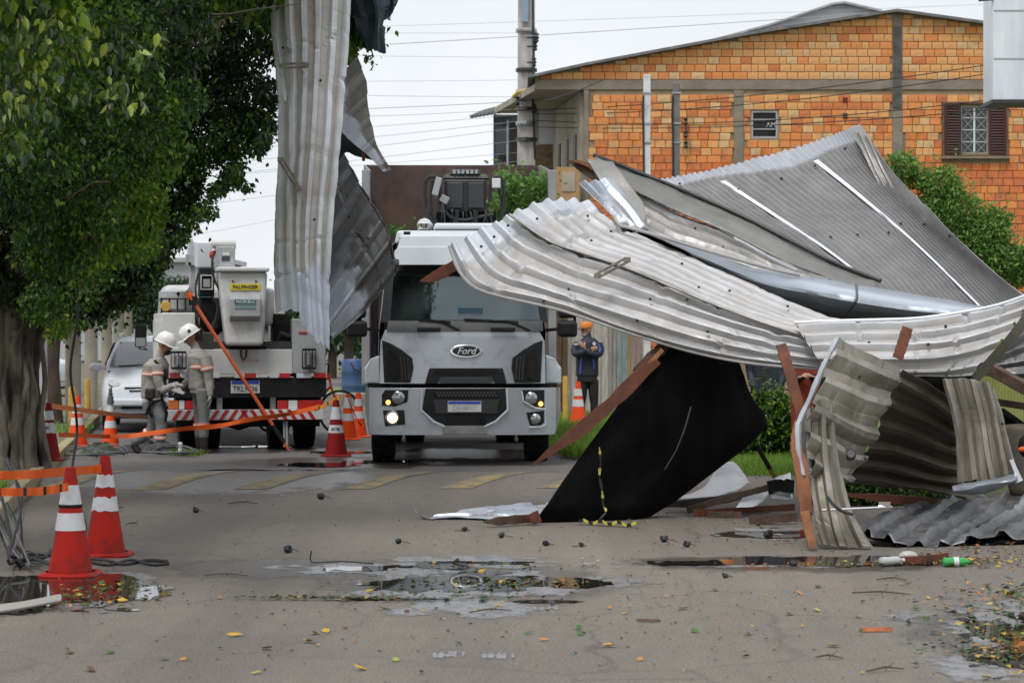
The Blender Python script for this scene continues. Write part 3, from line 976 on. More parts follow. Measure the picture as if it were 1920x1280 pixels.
# --- grey house behind the pole with a lean-to porch roof
YH = 56.0; SH = FPX / YH
hx_ = lambda px: (px - HX) / SH
hz_ = lambda py: H_EYE - (py - HY) / SH
gh = thing('grey_house', 'blue grey house front under a drooping porch roof behind the pole', 'house', (hx_(950), YH, 0))
M['blue_wall'] = mat('blue_wall', (0.14, 0.18, 0.21), .8, col2=(.11, .14, .17), ns=1.5)
mb = MB(); mb.box((hx_(965), YH + 2, hz_(215) / 2), (hx_(1005) - hx_(925), 4, hz_(215))); obj('wall', mb, M['blue_wall'], gh)
mb = MB(); mb.box((hx_(940), YH - .01, hz_(275)), (hx_(950) - hx_(929), .06, hz_(240) - hz_(312))); obj('window', mb, M['glass_dark'], gh)
mb = MB(); mb.box((hx_(965), YH - .01, hz_(275)), (hx_(972) - hx_(960), .06, hz_(222) - hz_(312))); obj('door', mb, M['dark_steel'], gh)
mb = MB(); mb.box((hx_(951.5), YH - .04, hz_(280)), (.05, .05, hz_(225) - hz_(335))); obj('door_post', mb, M['white_paint'], gh)
rf = thing('unused', None, None) if False else None
mb = MB()
g = []
for i in range(25):
 u = i / 24
 a = V((hx_(882), YH - 1.2, hz_(228))).lerp(V((hx_(968), YH - 1.2, hz_(214))), u)
 b = V((hx_(925), YH + 2.5, hz_(190))).lerp(V((hx_(1000), YH + 2.5, hz_(166))), u)
 dz = .03 * math.cos(i * math.pi)
 g.append([a + V((0, 0, dz)), a.lerp(b, .5) + V((0, 0, dz + .05)), b + V((0, 0, dz))])
mb.grid(g)
obj('porch_roof', mb, mat('fibre_roof', (0.11, 0.125, 0.125), .8, col2=(.17, .18, .17), ns=3), gh, solid=.03)
# --- utility pole, its fittings, and the wires
YPO = 46.0; SPO = FPX / YPO
pole = thing('utility_pole', 'weathered grey concrete utility pole with cable clamps in front of the porch', 'utility pole', ((987 - HX) / SPO, YPO, 0))
X_ = lambda px: (px - HX) / SPO
Z_ = lambda py: H_EYE - (py - HY) / SPO
mb = MB()
prof = []
for (hw, z) in ((19, 0), (15, Z_(-190))):
 prof.append((hw / SPO, z))
(w0, z0), (w1, z1) = prof
xs = X_(987)
mb.add([(xs - w0, YPO - .12, z0), (xs + w0, YPO - .12, z0), (xs + w0, YPO + .12, z0), (xs - w0, YPO + .12, z0),
  (xs - w1, YPO - .09, z1), (xs + w1, YPO - .09, z1), (xs + w1, YPO + .09, z1), (xs - w1, YPO + .09, z1)],
       [(3, 2, 1, 0), (4, 5, 6, 7), (0, 1, 5, 4), (1, 2, 6, 5), (2, 3, 7, 6), (3, 0, 4, 7)])
obj('shaft', mb, mat('pole_concrete', (0.54, 0.525, 0.50), .85, col2=(.36, .35, .34), ns=5, stretch=(2, 2, .5), bump=.4, bs=25), pole, bevel=.02)
mb = MB(); mb.box((X_(984), YPO - .15, Z_(12)), (.13, .05, .62)); obj('blue_cover', mb, mat('blue_grey', (.25, .32, .42), .5), pole)
for i, py in enumerate((58, 132, 172, 205, 232, 262)):
 mb = MB(); mb.lathe([(.20, -.035), (.205, 0), (.20, .035)], (xs, YPO, Z_(py)), 12); obj('band', mb, M['dark_steel'] if i % 2 else M['steel'], pole)
for i, (px, py) in enumerate(((1003, 88), (1006, 72), (1001, 118), (970, 190), (1001, 205))):
 mb = MB(); mb.lathe([(.02, -.09), (.05, -.07), (.03, -.03), (.055, 0), (.03, .03), (.05, .07), (.02, .09)], (X_(px), YPO - .1, Z_(py)), 8)
 mb.bar(V((X_(px), YPO - .1, Z_(py))), V((X_(988), YPO - .1, Z_(py))), .02, .02); obj('insulator', mb, M['dark_steel'], pole)
mb = MB(); mb.tube([V((X_(998), YPO - .16, Z_(-60))), V((X_(1000), YPO - .17, Z_(100))), V((X_(999), YPO - .17, Z_(200))), V((X_(1003), YPO - .16, Z_(300)))], .02, 6); obj('down_cable', mb, M['cable'], pole)
mb = MB(); mb.tube([V((X_(962), YPO - .2, Z_(184))), V((X_(972), YPO - .3, Z_(176))), V((X_(986), YPO - .3, Z_(172))), V((X_(1001), YPO - .2, Z_(178)))], .035, 6); obj('cable_loop', mb, mat('yellow_plastic', (.45, .33, .05), .5), pole)
M['wire'] = mat('wire_grey', (.34, .35, .36), .6)
ORDW = ('highest', 'second', 'third', 'fourth', 'fifth', 'sixth', 'seventh', 'eighth', 'ninth', 'tenth', 'eleventh', 'twelfth', 'lowest')
wl = [(-40, 58, 985, 62, 5), (-40, 92, 985, 108, 6), (200, 150, 985, 150, 8), (200, 160, 985, 182, 16), (200, 216, 985, 190, 12), (200, 222, 985, 204, 22), (200, 268, 985, 214, 12),
      (200, 300, 985, 226, 12), (200, 330, 985, 238, 10), (200, 350, 985, 262, 8), (150, 345, 985, 285, 8), (200, 405, 985, 300, 10), (200, 470, 985, 318, 10), (700, 50, 1900, 6, 6), (700, 85, 1700, 20, 5)]
for i, (a, b, c, d, sag) in enumerate(wl):
 Ya, Yb = 44.0, YPO - .2
 pts = []
 for k2 in range(15):
  u = k2 / 14
  p = at(a, b, Ya).lerp(at(c, d, Yb), u)
  p.z -= sag / SPO * 4 * u * (1 - u) * .35
  pts.append(p)
 mb = MB(); mb.tube(pts, rnd.choice((.003, .004, .006)), 5)
 tag(obj('overhead_wire', mb, M['wire']), ('%s wire from the top left of the utility pole' % ORDW[i]) if i < 13 else ('upper thin wire in the sky above the brick roof', 'lower thin wire in the sky above the brick roof')[i - 13], 'overhead wire', 'overhead wires crossing the sky')
wr2 = [(1000, 206, 1925, 110, 14), (1000, 214, 1925, 126, 18), (1002, 226, 1925, 178, 20), (1000, 238, 1870, 205, 12), (1000, 194, 1130, 150, 4)]
for i, (a, b, c, d, sag) in enumerate(wr2):
 pts = []
 for k2 in range(17):
  u = k2 / 16
  p = at(a, b, YPO - .2).lerp(at(c, d, 36.0), u)
  p.z -= sag / SPO * 4 * u * (1 - u)
  pts.append(p)
 mb = MB(); mb.tube(pts, .008, 5)
 tag(obj('service_wire', mb, M['cable']), ('second black wire crossing the brick gable from the top', 'third black wire crossing the brick gable from the top', 'fourth black wire crossing the brick gable above the small window', 'lowest black wire crossing the brick gable', 'short black wire rising from pole to porch corner')[i], 'overhead wire', 'service wires in front of the brick gable')
# two posts in front of the gable
for (px, w, y0, m_, lab) in ((1213, 13, 140, M['white_paint'], 'slim pale concrete post before the brick gable, taller of two'), (1268, 13, 156, mat('dark_post', (.13, .125, .12), .8, col2=(.2, .19, .18), ns=5), 'dark grey rusty post before the brick gable, shorter of two')):
 Yq = 41.0; s = FPX / Yq
 mb = MB(); zt = H_EYE - (y0 - HY) / s
 t = thing('meter_post', lab, 'post', ((px - HX) / s, Yq, 0))
 mb.box(((px - HX) / s, Yq, zt / 2), (w / s, .12, zt)); obj('shaft', mb, m_, t, bevel=.01)
 for py in (175, 232, 268):
  mb = MB(); mb.box(((px - HX) / s, Yq, H_EYE - (py - HY) / s), (w / s + .03, .15, .03)); obj('clamp', mb, M['steel'], t)
 mb = MB(); mb.tube([V(((px - 7 - HX) / s, Yq - .08, H_EYE - (180 - HY) / s)), V(((px - 8 - HX) / s, Yq - .09, H_EYE - (215 - HY) / s)), V(((px - 7 - HX) / s, Yq - .08, H_EYE - (250 - HY) / s)), V(((px - 4 - HX) / s, Yq - .08, 1.5))], .018, 6)
 obj('cable', mb, M['cable'], t)
mb = MB()
for py in (228, 252, 272): mb.lathe([(.02, -.07), (.045, -.04), (.02, 0), (.045, .04), (.02, .07)], (bx_(1285), YB - .1, bz_(py)), 8)
mb.tube([V((bx_(1285), YB - .1, bz_(222))), V((bx_(1285), YB - .1, bz_(275)))], .012, 6)
obj('insulator_rack', mb, M['dark_steel'], bh)
# --- plank fence behind the man in the cap
YF = 43.4; SF = FPX / YF
pf = thing('plank_fence', 'patched fence of mismatched weathered planks behind man in orange cap', 'fence', ((1140 - HX) / SF, YF, 0))
cols = {'brown': (.19, .12, .07), 'white': (.52, .50, .46), 'grey': (.32, .31, .29), 'teal': (.26, .33, .33), 'pink': (.34, .24, .22), 'ochre': (.4, .27, .1)}
M['fence'] = {k_: mat('fence_' + k_, c, .85, col2=tuple(v * .65 for v in c), ns=5, stretch=(3, 1, .5), dirt=(.2, .17, .13), dirt_s=3) for k_, c in cols.items()}
px = 1036
for k_, w in (('brown', 8), ('brown', 8), ('brown', 12), ('grey', 8), ('white', 14), ('white', 14), ('white', 13), ('white', 14), ('white', 13), ('grey', 8), ('grey', 8), ('teal', 10), ('teal', 11), ('ochre', 5), ('pink', 10), ('pink', 10), ('grey', 9), ('pink', 6)):
 zt = 2.25 + rnd.uniform(-.06, .06)
 mb = MB(); mb.box(((px + w / 2 - HX) / SF, YF + rnd.uniform(-.02, .02), zt / 2), (w / SF - .006, .03, zt), Matrix.Rotation(rnd.uniform(-.006, .006), 3, 'Y'))
 obj('plank', mb, M['fence'][k_], pf)
 px += w
mb = MB(); mb.box(((1045 - HX) / SF, YF - .12, 1.4), (.12, .12, 2.8)); obj('post', mb, M['wood_dark'], pf)
# low brick wall next to the planks
bw = thing('brick_wall', 'low orange brick wall showing beside the plank fence', 'wall', ((1262 - HX) / SF, YF, 0))
mb = MB(); mb.box(((1265 - HX) / SF, YF + .06, .85), (1.35, .14, 1.7)); obj('mortar', mb, M['mortar'], bw)
for r_ in range(12):
 for c_ in range(6):
  x = (1200 - HX) / SF + (c_ + (.5 if r_ % 2 else 0)) * .207
  if x > (1265 - HX) / SF + .55: continue
  o = bpy.data.objects.new('brick', bmesh_shared[rb.choice((0, 1, 1, 3, 4))]); COL.objects.link(o); o.parent = bw
  o.location = V((x + .1, YF - .012, .08 + r_ * .14)) - BASE[bw.name]
for (px, py, top, yv, lab) in ((1060, 795, 705, 0, 'yellow bollard at the roadside left of the man in the orange cap'), (1172, 800, 716, 0, 'yellow bollard in the grass half hidden by the fallen rafter')):
 p = gp(px, py, .03)
 mb = MB(); h = (py - top) / (FPX / p.y)
 mb.lathe([(.045, 0), (.045, h - .02), (.035, h)], p, 12)
 tag(obj('bollard', mb, M['yellow_paint'], smooth=True), lab, 'bollard')
# --- yellow-green corrugated fence far right behind the wreck
YY = 25.5
mb = MB()
x0, x1 = at(1815, 700, YY).x, at(1990, 700, YY).x
mb.grid([[V((x0 + (x1 - x0) * i / 60, YY + .012 * math.cos(i * math.pi), z)) for z in (0.03, 1.6)] for i in range(61)])
tag(obj('corrugated_fence', mb, mat('lime_paint', (.42, .45, .17), .7, col2=(.33, .36, .13), ns=2), solid=.004), 'yellow green ribbed metal fence panel behind the wreckage at right', 'fence')
# --- white box sign, top right
YS = 22.0
t = thing('box_sign', 'glossy white metal box sign hanging over the street at top right', 'sign', (at(1975, 100, YS).x, YS, 0))
x0, x1 = at(1861, 0, YS).x, at(2080, 0, YS).x
zb, zt = at(0, 188, YS).z, at(0, -220, YS).z
mb = MB(); mb.box(((x0 + x1) / 2, YS + .22, (zb + zt) / 2), (x1 - x0, .44, zt - zb))
obj('box', mb, mat('gloss_white', (.80, .83, .87), .18, col2=(.6, .65, .70), ns=2.5, stretch=(2, 1, .4)), t, bevel=.01)
mb = MB(); mb.box(((x0 + x1) / 2, YS + .2, zb - .016), (x1 - x0 + .03, .5, .03)); obj('bottom_trim', mb, M['dark_steel'], t)
mb = MB()
for z in (at(0, 110, YS).z, at(0, 20, YS).z): mb.box(((x0 + x1) / 2, YS - .003, z), (x1 - x0 - .02, .004, .012))
obj('seam', mb, M['grey_paint'], t)
mb = MB(); mb.lathe([(.07, 0), (.07, zt)], (x1 + .1, YS + .25, 0), 12); obj('post', mb, M['steel'], t)
mb = MB(); mb.bar(at(1835, 0, YS), at(1862, -2, YS), .03); obj('lamp_arm', mb, M['dark_steel'], t)
# ------------------------------------------------------------------ left side: pillars, trunks, tree
for i, (px, w, base, top) in enumerate(((137, 30, 790, 572), (171, 25, 770, 580), (200, 21, 752, 586), (222, 18, 738, 588), (240, 16, 727, 590))):
 Yp = FPX * (H_EYE - .14) / (base - HY); s = FPX / Yp
 t = thing('concrete_pillar', ('beige concrete pillar nearest the tree trunk behind the orange tape', 'beige concrete pillar second from the tree trunk beside yellow bollard', 'beige concrete pillar beside the parked white car mirror', 'slim beige pillar fourth in the row behind the white car', 'farthest beige pillar of the row behind the white car')[i], 'pillar', ((px - HX) / s, Yp, .14))
 mb = MB(); mb.lathe([(w / s / 2 * 1.04, .14), (w / s / 2, .3), (w / s / 2 * .96, 3.5)], ((px - HX) / s, Yp, 0), 20); obj('shaft', mb, M['plaster'], t, smooth=True)
 mb = MB(); mb.box(((px - HX) / s, Yp, 3.6), (w / s * 1.3, w / s * 1.3, .2)); obj('capital', mb, M['plaster'], t)
mb = MB()
a, b = V(((130 - HX) / FPX * 39, 39, 3.9)), V(((240 - HX) / FPX * 61, 61, 3.9))
mb.bar(a, b, 1.2, .35); tag(obj('portico_beam', mb, M['plaster']), 'long beige beam resting on the row of concrete pillars', 'beam')
for (px, w, base, top, lab) in ((135, 15, 797, 727, 'yellow bollard in front of the nearest concrete pillar'), (164, 12, 775, 712, 'yellow bollard standing beside the second concrete pillar')):
 Yp = FPX * (H_EYE - .14) / (base - HY); s = FPX / Yp
 mb = MB(); mb.lathe([(w / s / 2, .13), (w / s / 2, .13 + (base - top) / s), (w / s / 3, .13 + (base - top) / s + .03)], ((px - HX) / s, Yp, 0), 14)
 tag(obj('bollard', mb, M['yellow_paint'], smooth=True), lab, 'bollard')
mb = MB(); p = gp(80, 800, .14); mb.lathe([(.075, 0), (.07, 3.2)], (p.x, p.y, .14), 14)
tag(obj('grey_pole', mb, M['grey_paint'], smooth=True), 'plain grey metal pole standing just behind the fluted tree trunk', 'pole')
# far background at the end of the street
for i, (x, y, w, d, h, c, lab) in enumerate(((-17.5, 112, 9, 8, 4.4, (.42, .44, .45), 'low pale building with a flat roof at street end'), (-27, 128, 10, 8, 5.2, (.5, .46, .4), 'far beige building seen between the leaves and the bucket truck'), (-19, 74, 4, 5, 3.4, (.40, .37, .33), 'pale wall building behind the row of pillars'))):
 t = thing('far_building', lab, 'building', (x, y, 0))
 m_ = mat('far_wall%d' % i, c, .85, col2=tuple(v * .8 for v in c), ns=.6)
 mb = MB(); mb.box((x, y, h / 2), (w, d, h)); obj('wall', mb, m_, t)
 mb = MB(); mb.box((x, y, h + .1), (w + .5, d + .5, .2)); obj('roof', mb, M['grey_paint'], t)
 for j in range(3):
  mb = MB(); mb.box((x - w / 3 + j * w / 3, y - d / 2 - .01, h * .55), (w / 7, .06, h * .3)); obj('window', mb, M['glass_dark'], t)
def tree(name, lab, cat, base, trunk_pts, trunk_r, clumps, n, size, lm, bark, seed, tint=None, branches=(), group=None, shell=.5):
 t = thing(name, lab, cat, base, group=group)
 mb = MB(); mb.tube(trunk_pts, trunk_r, 9)
 obj('trunk', mb, bark, t, smooth=True)
 for br, r in branches:
  mb = MB(); mb.tube(br, r, 6); obj('branch', mb, bark, t, smooth=True)
 leaves('crown', t, clumps, n, size, lm, seed, shell=shell)
 return t
# background trees between the bucket truck and the cab
for i, (px, Yt, h, r, lab) in enumerate(((652, 66, 3.4, 1.15, 'dark green round tree behind the blue barrel'), (622, 74, 3.6, 1.5, 'dense dark tree behind the hanging roof sheet'), (690, 80, 3.3, 1.3, 'dark tree showing beside the truck mirror'),
                                         (300, 96, 4.2, 1.6, 'far street tree left of the bucket truck'))):
 x = (px - HX) / FPX * Yt
 cl = []
 rr = random.Random(i)
 for k2 in range(9):
  cl.append((V((x + rr.uniform(-r, r) * .8, Yt + rr.uniform(-r, r) * .6, h * .62 + rr.uniform(-.5, .5) * h * .55)), (r * .5, r * .5, r * .42), 1, 0, .7))
 tree('street_tree', lab, 'tree', (x, Yt, 0), [V((x, Yt, 0)), V((x + .05, Yt, h * .4)), V((x, Yt, h * .7))], [.16, .12, .06], cl, 5200, .19, M['leaf_far'], M['bark_brown'], 50 + i)
mb = MB(); mb.grid([[V((x, y, .03)) for x in (-6.4, -3.5, 1)] for y in (50.5, 56, 62)])
tag(obj('lawn', mb, mat('lawn', (.12, .24, .04), .9, col2=(.09, .19, .03), ns=3)), kind='structure')
mb = MB(); mb.box((-3.6, 49.8, .12), (3.6, .3, .30)); tag(obj('low_wall', mb, M['concrete'], bevel=.03), 'low pale stone wall edging the lawn behind the barrel', 'wall')
mb = MB(); mb.box((-14.5, 58, 1.2), (6, .4, 2.4)); tag(obj('garden_wall', mb, M['plaster'], bevel=.03), 'pale garden wall far behind the tree trunks at left', 'wall')
# shrubs at right, in front of the gable
def shrub(lab, spots, Y, n, size, seed, lm, tint=(0, 1)):
 cl = []
 zs = []
 for (px, py, rx, ry) in spots:
  s = FPX / Y
  c = at(px, py, Y)
  cl.append((c, (rx / s, max(rx, ry) / s * .8, ry / s), rx * ry, tint[0], tint[1]))
 cx = sum(c[0].x for c in cl) / len(cl)
 t = thing('shrub', lab, 'shrub', (cx, Y, 0))
 top = max(c[0].z for c in cl)
 for c in cl:
  mb = MB()
  b0 = V((cx + (c[0].x - cx) * .4, Y, 0))
  mb.tube([b0, b0.lerp(c[0], .6) + V((rnd.uniform(-.1, .1), 0, 0)), c[0]], [.035, .02, .008], 6)
  obj('stem', mb, M['bark_brown'], t)
 leaves('foliage', t, cl, n, size, lm, seed, droop=.1, shell=.35, aspect=.42, spray=26)
 return t
shrub('tall feathery green shrub in front of the brick gable at right', [(1690, 315, 34, 32), (1765, 350, 40, 42), (1790, 400, 58, 45), (1745, 400, 40, 40), (1835, 440, 62, 40), (1870, 490, 60, 40), (1915, 500, 45, 40), (1800, 470, 60, 50),
       (1720, 335, 18, 20), (1868, 412, 30, 22)], 36, 17000, .075, 21, M['leaf_shrub'])
shrub('low leafy green bush between the black panel and the wooden post', [(1425, 800, 60, 48), (1450, 770, 38, 36), (1400, 830, 55, 28), (1470, 815, 35, 40), (1435, 755, 18, 22), (1380, 820, 40, 30), (1490, 800, 40, 45)], 29.5, 11000, .075, 22, M['leaf_ficus'], (.05, .75))
shrub('weedy green bush growing under the twisted sheet at right', [(1610, 915, 70, 25), (1700, 925, 80, 22), (1580, 890, 40, 20)], 22.8, 5000, .06, 23, M['leaf_ficus'], (.05, .5))
# ---------------- the big ficus at left
YT = 26.5
ft = thing('ficus_tree', 'huge dark ficus tree with fluted trunk overhanging the street at left', 'tree', (at(30, 870, YT).x, YT, .14))
tm = MB()
base_x = at(25, 0, YT).x
rr = random.Random(5)
def P_(px, py, dY=0): return at(px, py, YT + dY)
stems = [([(-30, 900), (-20, 760), (-30, 640), (-60, 480)], (.34, .28, .26, .24)), ([(10, 895), (20, 760), (10, 650), (20, 520)], (.24, .20, .19, .17)), ([(45, 888), (48, 770), (40, 660), (70, 540), (110, 440)], (.17, .145, .13, .12, .09)),
         ([(75, 882), (68, 780), (62, 680), (90, 600), (150, 520), (230, 440)], (.11, .085, .08, .075, .06, .04)), ([(28, 893), (34, 790), (30, 700), (30, 620)], (.10, .07, .06, .06)), ([(-8, 900), (0, 800), (-5, 700)], (.13, .1, .1)),
         ([(58, 886), (56, 800), (55, 720), (50, 640)], (.085, .06, .05, .05))]
for k in range(12):
 x = rr.uniform(-15, 78); stems.append(([(x + rr.uniform(-6, 6), 893 - max(0, x) * .1), (x + rr.uniform(-7, 7), 800), (x + rr.uniform(-8, 8), 720), (x + rr.uniform(-12, 12), 630)], (rr.uniform(.04, .07), .035, .03, .025)))
for i, (pts, rs) in enumerate(stems):
 dy = (-.25, -.1, 0.05, .2, -.22, -.38, -.12)[i] if i < 7 else -.30 + .3 * abs(pts[0][0] - 25) / 50
 pp = [P_(a, b, dy + .15 * rr.uniform(-1, 1)) for a, b in pts]
 pts2, rs2 = [], []
 for k2 in range(17):
  u = k2 / 16
  q = crom(pp, u)
  q += V((mnoise.noise((u * 5, i, 0)) * .04, 0, 0))
  pts2.append(q)
  x = u * (len(rs) - 1); j = min(int(x), len(rs) - 2); f = x - j
  rs2.append((rs[j] * (1 - f) + rs[j + 1] * f) * (1 + .12 * mnoise.noise((u * 7, i * 3, 1))) * (1.25 if u < .07 else 1))
 tm.tube(pts2, rs2, 11)
o = obj('trunk', tm, M['bark'], ft, smooth=True)
for (pts, r0) in (([(90, 600, 0), (140, 480, .3), (230, 360, .5), (330, 260, .6)], .08), ([(20, 520, 0), (120, 300, -3), (250, 150, -4.5), (420, 40, -4)], .12), ([(-60, 480, 0), (0, 250, -4), (60, 60, -7), (120, -60, -8)], .14),
                  ([(300, 20, -5), (410, 28, -5.2), (480, 18, -5.2), (560, 8, -5.1)], .016), ([(280, 220, -3), (340, 215, -3.2), (395, 195, -3.1)], .018), ([(330, 120, -4), (390, 92, -4), (430, 88, -4)], .013), ([(150, 560, .5), (180, 480, .5), (240, 400, .3), (330, 380, .3)], .05)):
 pp = [at(a, b, YT + d) for a, b, d in pts]
 mb = MB(); mb.tube([crom(pp, k2 / 12) for k2 in range(13)], [r0 * (1 - .75 * k2 / 12) for k2 in range(13)], 6)
 obj('branch', mb, M['bark_brown'], ft, smooth=True)
cl = []
def C_(px, py, Y, rp, w=None, lo=0.0, hi=.6, ry=None, d=None):
 s = FPX / Y
 r = rp / s
 rz = (ry or rp) / s
 cl.append((at(px, py, Y), (r, d or max(r * 1.1, .35), rz), w or (rp * (ry or rp) / s ** 2) * 9, lo, hi))
# rear masses, tint held dark to paint the crown's shaded depth
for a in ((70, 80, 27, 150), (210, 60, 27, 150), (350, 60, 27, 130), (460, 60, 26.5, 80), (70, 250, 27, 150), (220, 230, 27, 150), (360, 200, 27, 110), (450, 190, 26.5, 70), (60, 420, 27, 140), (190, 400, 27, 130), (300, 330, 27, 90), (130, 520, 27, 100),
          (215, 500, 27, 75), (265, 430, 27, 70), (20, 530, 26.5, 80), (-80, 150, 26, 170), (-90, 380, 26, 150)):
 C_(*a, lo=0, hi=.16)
# boundary sprays
for a in ((485, 235, 26.3, 35), (440, 250, 26.3, 45), (400, 280, 26.3, 35), (430, 330, 26.5, 20, None, 0, .4, 26), (462, 350, 26.5, 14, None, 0, .4, 9), (370, 300, 26.5, 32), (345, 345, 26.8, 36), (340, 395, 27, 36), (385, 398, 27.5, 25, None, .05, .5, 15), (300, 450, 27.2, 38),
          (278, 505, 27.3, 26), (235, 545, 27.2, 34), (180, 555, 27, 30), (110, 575, 26, 40), (140, 600, 26, 22), (100, 625, 25.8, 14, None, .3, .9), (500, 170, 26.2, 30, None, 0, .1), (505, 60, 26, 40, None, 0, .1), (310, 490, 27.5, 12), (255, 575, 27.4, 8)):
 C_(*a)
for k in range(70):
 u = rr.random()
 px = 100 + 415 * u + rr.uniform(-18, 12)
 py = (600 - 235 * u * 1.15 if u < .62 else 430 - 520 * (u - .62)) + rr.uniform(-26, 16)
 C_(px, py, 26.4 + rr.uniform(-.6, .8), rr.uniform(7, 17), None, .0, rr.uniform(.3, .8), rr.uniform(6, 20))
# near hanging sprays, paler tint paints the light reaching them
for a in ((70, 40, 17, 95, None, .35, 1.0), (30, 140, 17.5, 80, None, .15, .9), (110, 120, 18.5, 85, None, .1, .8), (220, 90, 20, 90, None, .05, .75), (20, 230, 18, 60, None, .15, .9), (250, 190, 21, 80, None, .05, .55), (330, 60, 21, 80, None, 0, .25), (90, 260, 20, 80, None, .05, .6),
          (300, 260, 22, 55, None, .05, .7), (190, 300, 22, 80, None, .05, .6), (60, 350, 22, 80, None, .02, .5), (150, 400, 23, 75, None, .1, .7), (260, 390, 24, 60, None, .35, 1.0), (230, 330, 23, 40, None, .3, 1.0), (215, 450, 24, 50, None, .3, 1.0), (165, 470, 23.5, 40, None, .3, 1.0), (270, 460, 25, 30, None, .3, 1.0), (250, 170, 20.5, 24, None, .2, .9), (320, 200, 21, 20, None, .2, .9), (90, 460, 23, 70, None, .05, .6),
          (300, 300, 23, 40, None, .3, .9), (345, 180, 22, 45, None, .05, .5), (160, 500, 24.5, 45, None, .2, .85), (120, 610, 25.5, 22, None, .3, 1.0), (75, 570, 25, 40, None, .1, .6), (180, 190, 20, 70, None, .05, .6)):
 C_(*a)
# behind and right of the hanging sheet
for a in ((668, 20, 26, 30, 2.2, 0, .3, 40), (688, 62, 26, 26, 1.2, .1, .6, 24), (655, 90, 26, 12, .4, .3, .9, 28), (690, 107, 26.2, 8, None, .1, .5, 6), (600, 30, 26.5, 70, None, 0, .3), (650, -60, 26, 90, None, 0, .4)):
 C_(*a)
leaves('crown', ft, cl, 150000, .062, M['leaf_ficus'], 31, droop=.55, shell=.45, aspect=.55, spray=30)
tw_ = MB()
for i in range(170):
 c = rr.choice(cl[:17] if i % 2 else cl[-34:-6])
 a = c[0] + V([rr.gauss(0, .5) * q for q in c[1]])
 b = a + V((rr.uniform(-.3, .15), rr.uniform(-.4, .2), rr.uniform(-.2, .08)))
 tw_.tube([a, a.lerp(b, .5) + V((0, 0, .04)), b, b + (b - a) * .4 - V((0, 0, .06))], [.009, .006, .004, .002], 4)
o = obj('twigs', tw_, M['bark_brown'], ft); o['kind'] = 'stuff'
# upper crown unseen above the frame, spread out to shade leaves and road
cl = []
for a in ((0, -150, 22, 260), (250, -180, 23, 260), (480, -160, 24.5, 200), (120, -330, 22, 280), (380, -360, 24, 280), (-150, -50, 21, 200), (30, -90, 16.5, 130), (-100, -250, 15, 260), (150, -330, 14, 260), (60, -420, 18, 300), (350, -420, 19, 260), (-250, -100, 17, 200), (550, -330, 24, 200)):
 C_(*a, lo=.1, hi=.8)
o = leaves('crown', ft, cl, 60000, .11, M['leaf_ficus'], 32, droop=.5, shell=.5, aspect=.55)
# big near leaves one can pick apart
lm = bpy.data.meshes.new('leaf')
lm.from_pydata([(0, 0, 0), (.026, .004, -.03), (.02, .006, -.065), (0, 0, -.1), (-.02, .006, -.065), (-.026, .004, -.03), (0, -.004, -.04)], [], [(0, 1, 6), (1, 2, 6), (2, 3, 6), (3, 4, 6), (4, 5, 6), (5, 0, 6)])
lms = []
for nm, c, c2 in (('lime', (.38, .47, .06), (.28, .37, .04)), ('fresh', (.12, .20, .025), (.08, .14, .02)), ('deep', (.035, .075, .014), (.025, .055, .010)), ('shade', (.02, .045, .010), (.015, .032, .008))):
 q = lm.copy(); q.name = 'leaf'
 q.materials.append(mat('leaf_' + nm, c, .35, col2=c2, ns=20))
 lms.append(q)
for i in range(280):
 a = rr.choice(((75, 40, 110, 60), (20, 150, 60, 90), (40, 220, 60, 60), (130, 70, 90, 70), (250, 90, 60, 60), (60, 120, 90, 90), (220, 175, 60, 30), (30, 30, 60, 50)))
 px, py = rr.gauss(a[0], a[2] * .55), rr.gauss(a[1], a[3] * .55)
 Yl = rr.uniform(15.2, 16.8)
 o = bpy.data.objects.new('leaf', rr.choice(lms)); COL.objects.link(o); o.parent = ft
 o.location = at(px, py, Yl) - BASE[ft.name]
 o.rotation_euler = (rr.gauss(0, .45), rr.gauss(0, .5), rr.uniform(-1.3, 1.3))
 sc_ = rr.uniform(.65, 1.1); o.scale = (sc_, sc_, sc_)
# second, brown trunk behind
t2 = thing('street_tree', 'slim brown tree trunk just behind the fluted ficus trunk', 'tree', (gp(97, 740, .14).x, 38, .14))
xq = (97 - HX) / FPX * 38
mb = MB(); mb.tube([V((xq, 38, .1)), V((xq - .02, 38, 1)), V((xq + .05, 38, 2.2)), V((xq + .15, 38, 3.4))], [.19, .14, .12, .1], 10); obj('trunk', mb, M['bark_brown'], t2, smooth=True)
cl = [(V((xq + .4, 38, 3.9)), (1.2, 1, .9), 1, 0, .5), (at(185, 560, 38), (.38, .5, .16), .35, .1, .6)]
leaves('crown', t2, cl, 7000, .10, M['leaf_far'], 35)
